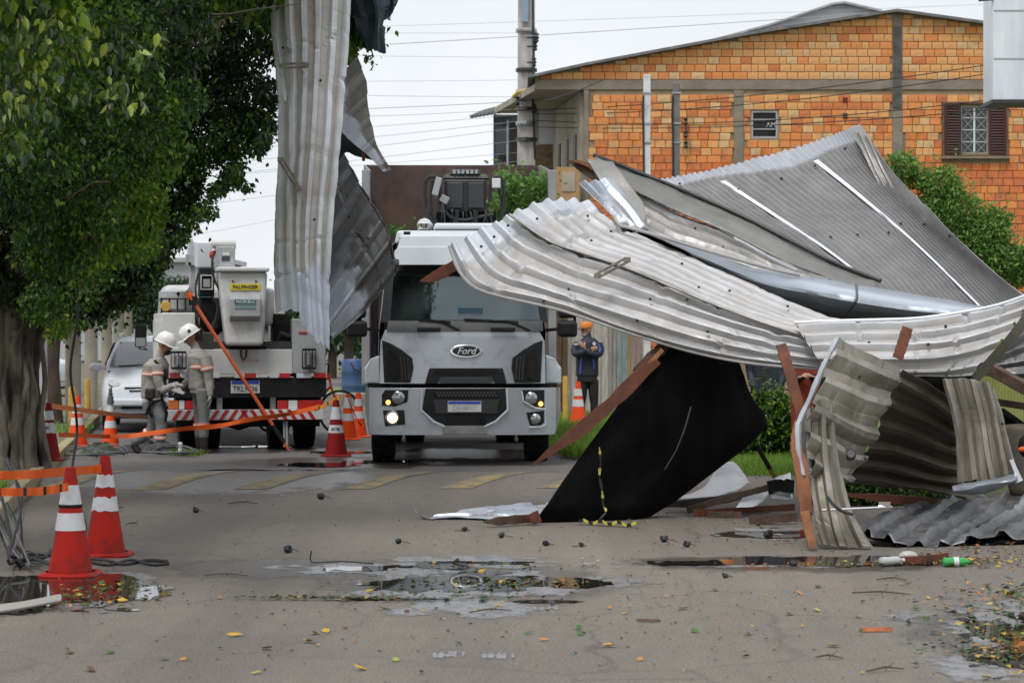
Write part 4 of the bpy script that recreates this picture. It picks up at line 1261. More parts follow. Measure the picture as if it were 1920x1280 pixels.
# ================================================================== VEHICLES
M['silver'] = mat('silver_paint', (0.49, 0.52, 0.565), 0.27, metal=0.45, col2=(0.44, 0.47, 0.51), ns=2.0, dirt=(0.22, 0.21, 0.19), dirt_s=2.6, dirt_r=(.5, .85))
M['truck_white'] = mat('truck_white', (0.62, 0.66, 0.70), 0.3, col2=(0.55, 0.59, 0.63), ns=2, dirt=(.4, .4, .38), dirt_s=3, dirt_r=(.6, .9))
M['dusty_grey'] = mat('dusty_grey', (0.30, 0.31, 0.315), 0.5, metal=.2, col2=(0.22, 0.215, 0.2), ns=3, dirt=(.15, .13, .1), dirt_s=5)
def screen_glass():
 m = bpy.data.materials.new('windscreen'); m.use_nodes = True
 t = m.node_tree; t.nodes.clear(); N = t.nodes.new
 out, tr, gl, df = N('ShaderNodeOutputMaterial'), N('ShaderNodeBsdfTransparent'), N('ShaderNodeBsdfGlossy'), N('ShaderNodeBsdfDiffuse')
 tr.inputs[0].default_value = (.50, .62, .64, 1); gl.inputs['Roughness'].default_value = .03; gl.inputs[0].default_value = (.85, .95, 1, 1); df.inputs[0].default_value = (.36, .42, .45, 1)
 fr = N('ShaderNodeFresnel'); fr.inputs[0].default_value = 1.85
 a, b = N('ShaderNodeMixShader'), N('ShaderNodeMixShader')
 tc, n, r = N('ShaderNodeTexCoord'), N('ShaderNodeTexNoise'), N('ShaderNodeMapRange')
 n.inputs['Scale'].default_value = 2.2; n.inputs['Detail'].default_value = 6
 r.inputs['From Min'].default_value, r.inputs['From Max'].default_value, r.inputs['To Min'].default_value, r.inputs['To Max'].default_value = .3, .75, .01, .10
 t.links.new(tc.outputs['Object'], n.inputs['Vector']); t.links.new(n.outputs['Fac'], r.inputs['Value']); t.links.new(r.outputs['Result'], a.inputs[0])
 t.links.new(tr.outputs[0], a.inputs[1]); t.links.new(df.outputs[0], a.inputs[2])
 t.links.new(fr.outputs[0], b.inputs[0]); t.links.new(a.outputs[0], b.inputs[1]); t.links.new(gl.outputs[0], b.inputs[2]); t.links.new(b.outputs[0], out.inputs['Surface'])
 return m
M['windscreen'] = screen_glass()
M['lamp_glass'] = mat('lamp_glass', (0.40, 0.41, 0.42), 0.12, metal=.6)
M['lamp_on'] = mat('lamp_on', (1, .85, .5), 0.3, emit=(1.0, 0.66, 0.24), es=3.2)
M['amber_on'] = mat('amber_on', (1, .5, .1), 0.3, emit=(1.0, 0.42, 0.08), es=2.6)
M['plate_white'] = mat('plate_white', (0.62, 0.63, 0.64), 0.5)
M['plate_blue'] = mat('plate_blue', (0.02, 0.05, 0.42), 0.5)
M['plate_ink'] = mat('plate_ink', (0.05, 0.05, 0.06), 0.5)
M['plate_faint'] = mat('plate_faint', (0.36, 0.37, 0.39), 0.5)
def tyre(mb_t, c, R, w, n=28):
 rot = Matrix.Rotation(math.pi / 2, 3, 'Y')
 mb_t.lathe([(R * .60, -w / 2 * .92), (R * .86, -w / 2), (R * .965, -w / 2 * .9), (R, -w / 2 * .7), (R, -w / 2 * .12), (R * .985, -w / 2 * .08), (R * .985, w / 2 * .08), (R, w / 2 * .12),
    (R, w / 2 * .7), (R * .965, w / 2 * .9), (R * .86, w / 2), (R * .60, w / 2 * .92)], c, n, rot, cap=False)
 for k in range(n * 2):
  a = 2 * math.pi * k / (n * 2)
  for sx in (-1, 1):
   p = V(c) + V((sx * w * .34, math.cos(a) * (R + .002), math.sin(a) * (R + .002)))
   mb_t.box(p, (w * .24, .03, .012), Matrix.Rotation(a - math.pi / 2, 3, 'X'))
def rim(mb_r, c, R, w):
 rot = Matrix.Rotation(math.pi / 2, 3, 'Y')
 mb_r.lathe([(R * .62, -w / 2 * .8), (R * .55, -w / 2 * .3), (R * .2, -w / 2 * .2), (R * .2, w / 2 * .2), (R * .55, w / 2 * .3), (R * .62, w / 2 * .8)], c, 20, rot)
def add_wheel(parent, c, R, w, metal_=None):
 t_ = MB(); tyre(t_, c, R, w)
 wh = obj('wheel', t_, M['black_rubber'], parent, smooth=True)
 r_ = MB(); rim(r_, c, R, w); obj('rim', r_, metal_ or M['dusty_grey'], wh, smooth=True)
 return wh
def spanel(name, poly, m_, parent, f, base=0.0, thick=0.02, step=0.09, bevel=0.0):
 """poly in (x,z); a slab lying on the curved front y = f(x,z), its face thick in front of base"""
 bm = bmesh.new()
 bm.faces.new([bm.verts.new((x, 0, z)) for x, z in poly])
 xs = [p[0] for p in poly]; zs = [p[1] for p in poly]
 k = math.ceil(min(xs) / step) * step
 while k < max(xs):
  bmesh.ops.bisect_plane(bm, geom=bm.verts[:] + bm.edges[:] + bm.faces[:], plane_co=(k, 0, 0), plane_no=(1, 0, 0)); k += step
 k = math.ceil(min(zs) / step) * step
 while k < max(zs):
  bmesh.ops.bisect_plane(bm, geom=bm.verts[:] + bm.edges[:] + bm.faces[:], plane_co=(0, 0, k), plane_no=(0, 0, 1)); k += step
 r = bmesh.ops.extrude_face_region(bm, geom=bm.faces[:])
 ext = {v for v in r['geom'] if isinstance(v, bmesh.types.BMVert)}
 for v in bm.verts:
  v.co.y = f(v.co.x, v.co.z) - base - (thick if v in ext else 0)
 bmesh.ops.recalc_face_normals(bm, faces=bm.faces)
 me = bpy.data.meshes.new(name)
 bm.to_mesh(me); bm.free()
 finish(me, True)
 o = obj(name, me, m_, parent)
 if bevel:
  b = o.modifiers.new("bevel", 'BEVEL'); b.width = bevel; b.segments = 2; b.limit_method = 'ANGLE'; b.angle_limit = math.radians(50)
 return o
# ------------------------------------------------------------------ silver grapple truck
YT0 = 28.9
s0 = FPX / YT0
CX = 867.0
tr = thing('grapple_truck', 'silver flat nosed grapple truck with one headlight lit facing the camera', 'truck', ((CX - HX) / s0, YT0, 0), math.radians(1.2), local=True)
tx = lambda px, y=0.0: (px - CX) / (FPX / (YT0 + y))
tz = lambda py, y=0.0: H_EYE - (py - HY) / (FPX / (YT0 + y))
TP = lambda pts, y=0.0: [(tx(a, y), tz(b, y)) for a, b in pts]
def cabf(x, z):
 y = 0.19 * min(abs(x) / 1.19, 1.2) ** 4
 if z > .95: y += (min(z, 1.62) - .95) * .05 + .03
 if z > 1.62: y += (z - 1.62) * .36
 return y
# cab shell
mb = MB()
out = [(-.98, .62), (.98, .62), (1.02, 1.0), (1.02, 1.6), (.93, 2.4), (.86, 2.66), (.78, 2.74), (-.78, 2.74), (-.86, 2.66), (-.93, 2.4), (-1.02, 1.6), (-1.02, 1.0)]
rings = []
for yy, k in ((.28, .985), (.5, 1), (1.9, 1), (1.98, .97)):
 rings.append([V((x * k, max(yy, cabf(x, z) + .05) if yy < .6 else yy, z)) for x, z in out])
for r in rings: mb.v += r
n = len(out)
for i in range(3):
 for k in range(n):
  mb.f.append((i * n + k, i * n + (k + 1) % n, (i + 1) * n + (k + 1) % n, (i + 1) * n + k)); mb.m.append(0)
mb.f += [tuple(range(4 * n - 1, 3 * n - 1, -1))]; mb.m += [0]
obj('cab', mb, M['silver'], tr, smooth=True, bevel=.02)
M['cab_cloth'] = mat('cab_cloth', (.022, .025, .028), .9, col2=(.04, .043, .046), ns=5)
mb = MB(); mb.box((0, 1.86, 1.7), (1.9, .04, 1.9)); mb.box((0, 1.2, 1.25), (1.9, 1.3, .06)); mb.box((0, 1.1, 2.66), (1.6, 1.5, .04))
for q in (-1, 1): mb.box((q * .93, 1.1, 1.9), (.03, 1.5, 1.4))
obj('cab_lining', mb, M['cab_cloth'], tr)
mb = MB(); mb.box((0, .62, 1.50), (1.84, .42, .26)); obj('dashboard', mb, M['black_plastic'], tr, bevel=.05)
for q in (-.55, .5):
 mb = MB(); mb.box((q, 1.45, 1.75), (.5, .16, .75), Matrix.Rotation(-.15, 3, 'X')); mb.box((q, 1.5, 2.22), (.26, .12, .2)); mb.box((q, 1.2, 1.4), (.5, .5, .14)); obj('seat', mb, mat('seat_cloth', (.06, .075, .08), .9, col2=(.1, .12, .125), ns=6), tr, bevel=.04)
mb = MB(); pp = [V((.5 + .22 * math.cos(a), .88 + .06 * math.sin(a), 1.78 + .2 * math.sin(a))) for a in [k * math.pi / 9 for k in range(19)]]; mb.tube(pp, .018, 6); mb.bar(V((.5, .9, 1.78)), V((.5, .7, 1.62)), .05); obj('steering_wheel', mb, M['black_plastic'], tr)
mb = MB(); mb.box((-.2, .6, 1.68), (.5, .25, .10), Matrix.Rotation(.1, 3, 'Z')); obj('papers', mb, mat('teal_cloth', (.10, .22, .22), .8), tr)
spanel('hood_panel', TP([(722, 618), (1010, 618), (1022, 640), (1023, 719), (711, 719), (713, 640)]), M['silver'], tr, cabf, 0.0, .03, bevel=.008)
spanel('cowl_strip', TP([(727, 601), (1018, 601), (1019, 621), (725, 621)]), mat('cowl', (.06, .063, .068), .5, col2=(.1, .1, .1), ns=6), tr, cabf, 0.012, .03)
spanel('windscreen', TP([(738, 503), (1000, 503), (1016, 600), (732, 600)], .15), M['windscreen'], tr, cabf, 0.0, .02)
for pts in ([(722, 500), (738, 500), (732, 604), (714, 604)], [(1000, 500), (1014, 500), (1028, 604), (1016, 604)]):
 spanel('windscreen_pillar', TP(pts, .12), M['black_plastic'], tr, cabf, 0.0, .035)
spanel('windscreen_header', TP([(735, 492), (1003, 492), (1006, 508), (732, 508)], .2), M['black_plastic'], tr, cabf, 0.0, .03)
spanel('sun_visor', TP([(748, 463), (990, 463), (1000, 497), (737, 497), (740, 470)], .2), M['truck_white'], tr, lambda x, z: .2 + .12 * abs(x) ** 3 - (2.62 - z) * .25, 0.0, .03, bevel=.01)
spanel('roof_front', TP([(752, 442), (984, 442), (992, 467), (744, 467)], .2), M['truck_white'], tr, lambda x, z: .26 + .12 * abs(x) ** 3 - (2.75 - z) * .3, 0.0, .03, bevel=.008)
mb = MB()
mb.box((0, 1.05, 2.78), (1.56, 1.5, .10), None, 0, (.92, .9))
obj('roof', mb, M['truck_white'], tr, bevel=.04)
mb = MB(); mb.box((-.72, .5, 2.75), (.2, .3, .16), None, 0, (.7, .8)); obj('roof_pod', mb, M['truck_white'], tr, bevel=.03)
mb = MB(); mb.box((-.67, .36, 2.79), (.08, .05, .05)); obj('marker_lamp', mb, M['black_plastic'], tr)
mb = MB(); mb.box((.1, .95, 2.88), (.92, 1.0, .09), None, 0, (.95, .95)); rfq = obj('roof_unit', mb, M['truck_white'], tr, bevel=.03)
mb = MB(); mb.box((.1, .44, 2.825), (.86, .02, .035)); obj('unit_grille', mb, M['black_plastic'], rfq)
mb = MB(); mb.lathe([(.03, 0), (.09, .03), (.10, .10), (.06, .15), (.005, .17)], (-.46, .6, 2.82), 14); obj('siren', mb, M['chrome'], tr, smooth=True)
for x in (-.78, -.3, .3, .78):
 mb = MB(); mb.box((x, cabf(x, 2.42) - .13, 2.405), (.03, .02, .03)); obj('visor_bolt', mb, M['black_plastic'], tr)
# dashboard card behind glass, wipers
mb = MB(); mb.box((tx(882), cabf(0, 1.84) - .028, tz(586)), (.30, .006, .13), Matrix.Rotation(.33, 3, 'X')); cd = obj('permit_card', mb, mat('pale_blue', (.10, .20, .27), .5), tr)
mb = MB(); mb.box((tx(875), cabf(0, 1.86) - .034, tz(581)), (.05, .004, .022), Matrix.Rotation(.33, 3, 'X')); obj('sticker', mb, M['plate_white'], cd)
for pv, a, b0, b1 in ((862, 830, 785, 845), (995, 958, 870, 972)):
 mb = MB()
 fy = lambda px, py: V((tx(px), cabf(tx(px), tz(py)) - .06, tz(py)))
 mb.bar(fy(pv, 619), fy(a, 603), .02, .015); mb.bar(fy(b0, 598), fy(b1, 604), .022, .02); mb.bar(fy(a, 603), fy((b0 + b1) / 2, 601), .015)
 obj('wiper', mb, M['black_plastic'], tr)
for a, b in ((782, 826), (920, 966)):
 mb = MB(); mb.bar(V((tx(a), cabf(tx(a), 1.63) - .07, tz(617))), V((tx(b), cabf(tx(b), 1.63) - .07, tz(617))), .04, .05)
 obj('grab_handle', mb, M['black_plastic'], tr, bevel=.012)
# side air guides
L = [(716, 638), (731, 643), (752, 655), (773, 671), (775, 690), (769, 717), (720, 717)]
for side in (1, -1):
 pts = [(x * side if side == 1 else -x, z) for x, z in TP(L)]
 if side == -1: pts = pts[::-1]
 g = spanel('air_guide', pts, M['black_plastic'], tr, cabf, .028, .025, bevel=.008)
 in_ = [(728, 655), (742, 664), (748, 690), (745, 710), (732, 710), (728, 690)]
 pts = [((x if side == 1 else -x), z) for x, z in TP(in_)]
 spanel('air_slot', pts, M['black_rubber'], g, cabf, .052, .02)
 for j in range(3):
  mb = MB(); q = V((side * tx(752), 0, 0))
  x1, x2 = side * tx(752 + j * 6), side * tx(756 + j * 6)
  mb.bar(V((x1, cabf(x1, 1.28) - .062, tz(664 + j * 3))), V((x2, cabf(x2, 1.05) - .062, tz(712))), .02, .02); obj('guide_fin', mb, M['dark_steel'], g)
# badge
mb = MB()
def oval(px, py, rx, rz, base, th, m_, name, parent):
 pts = [(tx(px) + rx * math.cos(a), tz(py) + rz * math.sin(a)) for a in [2 * math.pi * i / 36 for i in range(36)]]
 return spanel(name, pts, m_, parent, cabf, base, th, .5, bevel=.004)
bd = oval(874, 658, .195, .078, .03, .02, M['chrome'], 'badge', tr)
oval(874, 658, .165, .062, .05, .006, mat('badge_ink', (.012, .014, .02), .25), 'badge_field', bd)
text_obj('lettering', 'Ford', .115, (tx(874), cabf(0, 1.37) - .06, tz(658)), M['white_paint'], bd, shear=.35, bold=.001)
# grilles
spanel('upper_grille', TP([(805, 690), (943, 690), (950, 719), (797, 719)]), M['black_plastic'], tr, cabf, .028, .022, bevel=.008)
gu = tr.children[-1]
spanel('grille_slat', TP([(826, 707), (922, 707), (928, 719), (820, 719)]), mat('grille_grey', (.035, .037, .04), .4), gu, cabf, .05, .02, bevel=.006)
spanel('grille_mesh', TP([(815, 694), (934, 694), (937, 702), (812, 702)]), M['black_rubber'], gu, cabf, .05, .004)
# gap between cab and bumper, bumper, fenders
mb = MB(); mb.box((0, .42, tz(723)), (2.28, .5, .05)); obj('bumper_gap', mb, M['black_rubber'], tr)
spanel('bumper', TP([(685, 727), (1051, 727), (1052, 770), (1046, 800), (1040, 815), (694, 815), (688, 800), (684, 770)]), M['silver'], tr, cabf, 0, .05, bevel=.015)
bp_ = tr.children[-1]
mb = MB()
for sgn in (-1, 1):
 mb.prism([V((sgn * 1.16, .10, tz(727))), V((sgn * 1.17, .10, tz(770))), V((sgn * 1.12, .10, tz(815))), V((sgn * 1.12, .75, tz(800))), V((sgn * 1.18, .75, tz(727)))], (-sgn * .04, 0, 0))
obj('bumper_end', mb, M['dusty_grey'], bp_)
spanel('lower_frame', TP([(798, 727.5), (949, 727.5), (951, 768), (934, 786), (913, 797), (833, 797), (815, 787), (792, 768)]), M['black_plastic'], bp_, cabf, .048, .02, bevel=.008)
lf = bp_.children[-1]
spanel('lower_mesh', TP([(816, 733), (932, 733), (934, 744), (813, 744)]), M['black_rubber'], lf, cabf, .07, .006)
spanel('plate_panel', TP([(813, 748), (936, 748), (932, 774), (818, 774)]), mat('panel_grey', (.03, .031, .034), .45), lf, cabf, .068, .014)
spanel('tow_recess', TP([(838, 776), (910, 776), (912, 797), (834, 797)]), M['black_rubber'], lf, cabf, .066, .012)
spanel('step_plate', TP([(832, 798), (913, 798), (914, 813), (830, 813)]), M['dusty_grey'], bp_, cabf, .048, .03, bevel=.006)
for i in range(18):                         # honeycomb mesh
 for j in range(2):
  mb = MB(); x = tx(820 + i * 6.3 + (3 if j else 0)); z = tz(736 + j * 5)
  mb.lathe([(.012, 0), (.016, .006)], (x, cabf(x, z) - .078, z), 6, Matrix.Rotation(math.pi / 2, 3, 'X'))
  if i == 0 and j == 0: hc = MB()
  hc.add(mb.v, mb.f)
obj('mesh_cell', hc, mat('mesh_edge', (.05, .05, .052), .4), lf)['kind'] = 'stuff'
tr_pts = [(792, 728), (790, 768), (813, 790), (834, 799)]
for side in (1, -1):
 mb = MB()
 pp = []
 for a, b in tr_pts:
  x, z = tx(a), tz(b); pp.append(V((side * (x - tx(871)) + tx(871), cabf(x, z) - .07, z)))
 mb.tube(pp, .014, 6); obj('bright_trim', mb, M['truck_white'], bp_, smooth=True)
# plate
mb = MB(); yq = cabf(0, .6) - .09
mb.box((tx(871), yq, tz(761.5)), (.40, .008, .13)); pl = obj('number_plate', mb, M['plate_white'], tr, bevel=.004)
mb = MB(); mb.box((tx(871), yq - .006, tz(754)), (.385, .006, .028)); obj('plate_band', mb, M['plate_blue'], pl)
text_obj('plate_text', 'DJH8F17', .085, (tx(871), yq - .006, tz(764.5)), M['plate_faint'], pl, sx=.92)
# lamps
def disc(name, px, py, r, m_, parent, base, th=.03, n=20):
 x, z = tx(px), tz(py)
 mb = MB(); rot = Matrix.Rotation(math.pi / 2, 3, 'X')
 mb.lathe([(r, -th), (r, 0), (r * .8, th * .4), (r * .3, th * .75)], (x, cabf(x, z) - base, z), n, rot)
 return obj(name, mb, m_, parent, smooth=True)
spanel('lamp_housing', TP([(722, 731), (766, 731), (764, 753), (740, 762), (716, 760), (716, 740)]), M['black_plastic'], bp_, cabf, .048, .012); h1 = bp_.children[-1]
disc('headlight', 747, 745, .075, M['lamp_glass'], h1, .07); disc('indicator', 728, 754, .028, M['amber_on'], h1, .07)
spanel('lamp_housing', TP([(718, 769), (758, 768), (760, 795), (722, 799)]), M['black_plastic'], bp_, cabf, .048, .012); h2 = bp_.children[-1]
hl_ = disc('headlight', 736, 783, .088, M['lamp_glass'], h2, .066); disc('bulb', 736, 783, .06, M['lamp_on'], h2, .085)
spanel('lamp_housing', TP([(978, 731), (1021, 731), (1021, 764), (1005, 763), (984, 754)]), M['black_plastic'], bp_, cabf, .048, .012); h3 = bp_.children[-1]
disc('headlight', 996, 746, .072, M['lamp_glass'], h3, .07); disc('indicator', 1014, 757, .028, M['amber_on'], h3, .07)
spanel('lamp_housing', TP([(987, 773), (1020, 770), (1020, 792), (1014, 797), (994, 798)]), M['black_plastic'], bp_, cabf, .048, .012); h4 = bp_.children[-1]
disc('headlight', 1004, 785, .062, M['lamp_glass'], h4, .07)
for pts in ([(978, 733), (981, 752), (1003, 765), (1022, 767), (1023, 796), (1014, 801), (992, 801)],):
 mb = MB(); mb.tube([V((tx(a), cabf(tx(a), tz(b)) - .062, tz(b))) for a, b in pts], .012, 6); obj('lamp_trim', mb, M['truck_white'], bp_, smooth=True)
# fenders
for sgn, px0, px1 in ((-1, 684, 718), (1, 1020, 1052)):
 a, b = sorted((tx(px0, .5), tx(px1, .5)))
 mb = MB()
 o_ = a if sgn < 0 else b
 i_ = b if sgn < 0 else a
 mb.prism([V((i_, .32, tz(663, .5))), V((o_ - sgn * .08, .32, tz(672, .5))), V((o_, .36, tz(690, .5))), V((o_, .36, tz(720, .5))), V((i_, .30, tz(720, .5)))], (0, 1.5, 0))
 obj('fender', mb, M['truck_white'], tr, bevel=.03)
# mirrors
for sgn in (-1, 1):
 mb = MB(); mb.bar(V((sgn * 1.0, .45, 1.62)), V((sgn * 1.36, .35, 1.66)), .04); mb.bar(V((sgn * .95, .5, 2.35)), V((sgn * 1.36, .38, 2.3)), .04); mb.bar(V((sgn * 1.36, .36, 1.6)), V((sgn * 1.36, .36, 2.35)), .035)
 mr = obj('mirror_arm', mb, M['black_plastic'], tr)
 mb = MB(); mb.box((sgn * 1.27, .33, 1.98), (.22, .12, .42)); obj('mirror', mb, M['black_plastic'], mr, bevel=.04)
 mb = MB(); mb.box((sgn * 1.27, .33, 1.64), (.24, .14, .20)); obj('mirror', mb, M['black_plastic'], mr, bevel=.04)
mb = MB(); mb.box((-1.0, 1.0, 1.35), (.10, .8, .5)); mb.bar(V((-1.05, .5, 1.0)), V((-1.08, .5, 1.9)), .03); obj('door_step', mb, M['black_plastic'], tr)
# chassis and wheels
mb = MB(); mb.box((0, 4.2, .78), (.9, 7.0, .34)); mb.box((0, 1.3, .56), (1.9, .18, .16)); mb.box((0, 5.9, .55), (1.8, .2, .2)); mb.box((0, .55, .52), (1.9, .5, .28))
obj('chassis', mb, M['black_rubber'], tr)
add_wheel(tr, (tx(720, 1.3), 1.3, .5), .5, .29); add_wheel(tr, (tx(1005, 1.3), 1.3, .5), .5, .30)
for x in (-1.0, -.68, .62, .94): add_wheel(tr, (x, 5.9, .5), .5, .28)
# high sided body seen from its open front
bY0, bY1 = 2.75, 7.6
M['rust_wall'] = mat('rust_wall', (0.055, 0.036, 0.03), .8, col2=(.10, .062, .048), ns=1.6, nd=7, dirt=(.03, .022, .02), dirt_s=4)
bz = lambda py, y: tz(py, y)
bxx = lambda px, y: tx(px, y)
ztop = bz(310, bY1)
mb = MB(); x0, x1 = bxx(690, bY1) - .06, bxx(1010, bY1)
mb.box(((x0 + x1) / 2, bY1, (ztop + .9) / 2), (x1 - x0, .06, ztop - .9)); obj('tailboard', mb, M['rust_wall'], tr)
M['body_grey'] = mat('body_grey', (.25, .24, .235), .7, col2=(.16, .15, .145), ns=2.5)
fx0, fx1 = bxx(681, bY0), bxx(1043, bY0)
zf = bz(312, bY0) - .05
for px0, px1 in ((679, 694), (1028, 1043)):
 a, b = bxx(px0, bY0), bxx(px1, bY0)
 mb = MB(); mb.box(((a + b) / 2, bY0, (zf + .9) / 2), (b - a, .12, zf - .9)); obj('corner_post', mb, mat('post_grey', (.36, .35, .36), .6, col2=(.28, .27, .27), ns=3), tr, bevel=.01)
for xa, xb in ((bxx(694, bY0) - .02, x0), (bxx(1030, bY0), x1)):
 mb = MB(); mb.prism([V((xa, bY0 + .06, .9)), V((xb, bY1 - .03, .9)), V((xb, bY1 - .03, ztop)), V((xa, bY0 + .06, zf))], (.03, 0, 0)); obj('side_board', mb, M['body_grey'], tr)
mb = MB(); mb.box((0, 5.2, .92), (2.3, 4.9, .12)); mb.box((0, bY0 + .1, 1.5), (2.2, .08, 1.2)); obj('bed', mb, M['rust_wall'], tr)
# branches loaded in the body
lv = []
for (px, py, rx, ry) in ((985, 365, 45, 28), (950, 350, 14, 25), (965, 335, 18, 10), (1010, 345, 18, 22), (935, 385, 22, 22), (750, 432, 26, 8), (1000, 390, 45, 20), (938, 325, 8, 9)):
 y = 3.6
 lv.append((V((tx(px, y), y, tz(py, y))), (rx / 139, .35, ry / 139), rx * ry, .0, .8))
bl = leaves('branch_leaves', tr, lv, 1700, .08, M['leaf_shrub'], 61, droop=.2)
# grapple folded behind the cab
cy = 2.35
CX_, CZ = (lambda px: tx(px, cy)), (lambda py: tz(py, cy))
S_ = lambda n: n / (FPX / (YT0 + cy))
mb = MB()
mb.box((CX_(872), cy, CZ(368)), (S_(78), .4, S_(62)), None, 0, (1.02, 1)); gr_ = obj('grapple_head', mb, M['dark_steel'], tr, bevel=.03)
for a in (853, 892):
 mb = MB(); mb.box((CX_(a), cy - .22, CZ(368)), (S_(30), .05, S_(48))); obj('cover_plate', mb, mat('cover_dark%d' % a, (.03, .032, .04), .4, col2=(.045, .046, .05), ns=3), gr_, bevel=.012)
mb = MB(); mb.box((CX_(874), cy - .05, CZ(332)), (S_(88), .3, S_(9)), None, 0, (.85, .8)); mb.box((CX_(872), cy - .1, CZ(324)), (S_(58), .2, S_(10)), None, 0, (.9, .8)); obj('top_cap', mb, M['dark_steel'], gr_, bevel=.01)
for i in range(6):
 mb = MB(); mb.box((CX_(852 + i * 8.2), cy - .2, CZ(324)), (S_(5), .03, S_(7)), Matrix.Rotation(rnd.uniform(-.3, .3), 3, 'Y')); obj('decal', mb, M['plate_faint'], gr_)
mb = MB()
for i in range(13):
 x = CX_(824 + i * 8.5)
 mb.bar(V((x, cy - .15, CZ(423))), V((x + rnd.uniform(-.03, .03), cy - .2, CZ(rnd.uniform(396, 406)))), .018, .018)
mb.box((CX_(874), cy, CZ(416)), (S_(112), .3, S_(34))); mb.box((CX_(874), cy + .1, CZ(470)), (S_(60), .4, S_(90)))
obj('valve_bank', mb, M['black_rubber'], tr)
vb = tr.children[-1]
for i in range(12):
 mb = MB(); x = CX_(826 + i * 8.8)
 mb.bar(V((x, cy - .19, CZ(424))), V((x + rnd.uniform(-.05, .05), cy - .3, CZ(rnd.uniform(394, 402)))), .016, .016); mb.ball((x, cy - .19, CZ(424)), .02, 6)
 obj('lever', mb, (M['dark_steel'], M['cable_grey'])[i % 2], vb)
for pts, r in (([(800, 392), (797, 360), (800, 338), (812, 333), (822, 340), (826, 365), (822, 400)], .024), ([(805, 400), (812, 420), (820, 430)], .02), ([(942, 405), (945, 365), (941, 338), (928, 334), (920, 345), (918, 380)], .024),
               ([(936, 425), (940, 390), (935, 355)], .018), ([(835, 398), (848, 410), (872, 414), (900, 408), (925, 404)], .022), ([(812, 340), (808, 370), (812, 405), (825, 425)], .016), ([(858, 395), (856, 425)], .03), ([(890, 395), (893, 428)], .03)):
 pp = [V((CX_(a), cy - .25, CZ(b))) for a, b in pts]
 mb = MB(); mb.tube([crom(pp, k / 14) for k in range(15)], r, 7); obj('hydraulic_hose', mb, M['cable'], tr, smooth=True)
for c_ in ((820, 352, 12, 34, .25, 'plate_faint'), (930, 346, 16, 18, 0, 'plate_white'), (834, 376, 16, 14, .5, 'dusty_grey')):
 mb = MB(); mb.box((CX_(c_[0]), cy - .3, CZ(c_[1])), (S_(c_[2]), .06, S_(c_[3])), Matrix.Rotation(c_[4], 3, 'Y')); obj('cylinder_end', mb, M[c_[5]], tr, bevel=.01)
# ------------------------------------------------------------------ white bucket truck, seen from behind
YB0 = 32.4
s1 = FPX / YB0
BCX = 457.0
bt = thing('bucket_truck', 'white utility truck with raised bucket and striped rear bumper seen from behind', 'truck', ((BCX - HX) / s1, YB0, 0), 0.17, local=True)
_c, _s = math.cos(.17), math.sin(.17)
def ux(px, y=0.0):
 """local x of the point on the plane local y that shows at column px"""
 k = (px - HX) / FPX
 X0, Y0 = (BCX - HX) / s1, YB0
 return (k * (Y0 + y * _c) - X0 + y * _s) / (_c - k * _s)
def uz(py, px=457, y=0.0):
 Yw = YB0 + ux(px, y) * _s + y * _c
 return H_EYE - (py - HY) / (FPX / Yw)
def ubox(name, x0, x1, y0, y1, d0, d1, m_, parent, bevel=0.0):
 a, b = ux(x0, d0), ux(x1, d0)
 xm = (x0 + x1) / 2
 zt, zb = uz(y0, xm, d0), uz(y1, xm, d0)
 mb = MB(); mb.box(((a + b) / 2, (d0 + d1) / 2, (zt + zb) / 2), (abs(b - a), abs(d1 - d0), zt - zb))
 return obj(name, mb, m_, parent, bevel=bevel)
M['util_white'] = mat('util_white', (.66, .66, .645), .45, col2=(.56, .56, .55), ns=2, dirt=(.33, .32, .29), dirt_s=3, dirt_r=(.55, .8))
M['util_grey'] = mat('util_grey', (.40, .41, .42), .45, col2=(.33, .34, .35), ns=2.5, dirt=(.25, .24, .22), dirt_s=3)
c1 = ubox('side_cabinet', 303, 366, 586, 700, 0.0, 4.6, M['util_white'], bt, .015)
for k_ in range(4):
 mb = MB(); x = ux(303, 0) - .006; y = .15 + k_ * 1.12
 mb.box((x, y + .5, (uz(600) + uz(690)) / 2), (.012, 1.0, uz(600) - uz(690))); dr = obj('locker_door', mb, M['util_white'], c1, bevel=.006)
 mb = MB(); mb.box((x - .012, y + .5, uz(640)), (.015, .16, .05)); obj('handle', mb, M['black_plastic'], dr)
c2 = ubox('side_cabinet', 548, 611, 598, 700, 0.0, 4.6, M['util_grey'], bt, .012)
ubox('rear_apron', 366, 548, 655, 701, -.005, .12, M['util_white'], bt, .008)
ap = bt.children[-1]
text_obj('lettering', 'com.br', .085, (ux(470, -.006), -.008, uz(675, 470)), mat('faded_red', (.45, .20, .19), .6), ap)
ubox('deck', 366, 548, 640, 654, .05, 4.6, M['dark_steel'], bt)
for (px0, px1, py0, py1) in ((321, 349, 660, 690), (567, 592, 655, 690)):
 mb = MB()
 for px in np.linspace(px0, px1, 5): mb.bar(V((ux(px, -.05), -.05, uz(py0, px))), V((ux(px, -.05), -.05, uz(py1, px))), .012)
 for py in (py0, py1): mb.bar(V((ux(px0, -.05), -.05, uz(py, px0))), V((ux(px1, -.05), -.05, uz(py, px1))), .03, .03)
 cg = obj('lamp_cage', mb, M['black_plastic'], bt)
 mb = MB(); mb.tube([V((ux((px0 + px1) / 2, -.02), -.022, uz(py0 + 6))), V((ux((px0 + px1) / 2, -.02), -.022, uz(py1 - 6)))], .035, 10); obj('lamp', mb, M['lamp_glass'], cg, smooth=True)
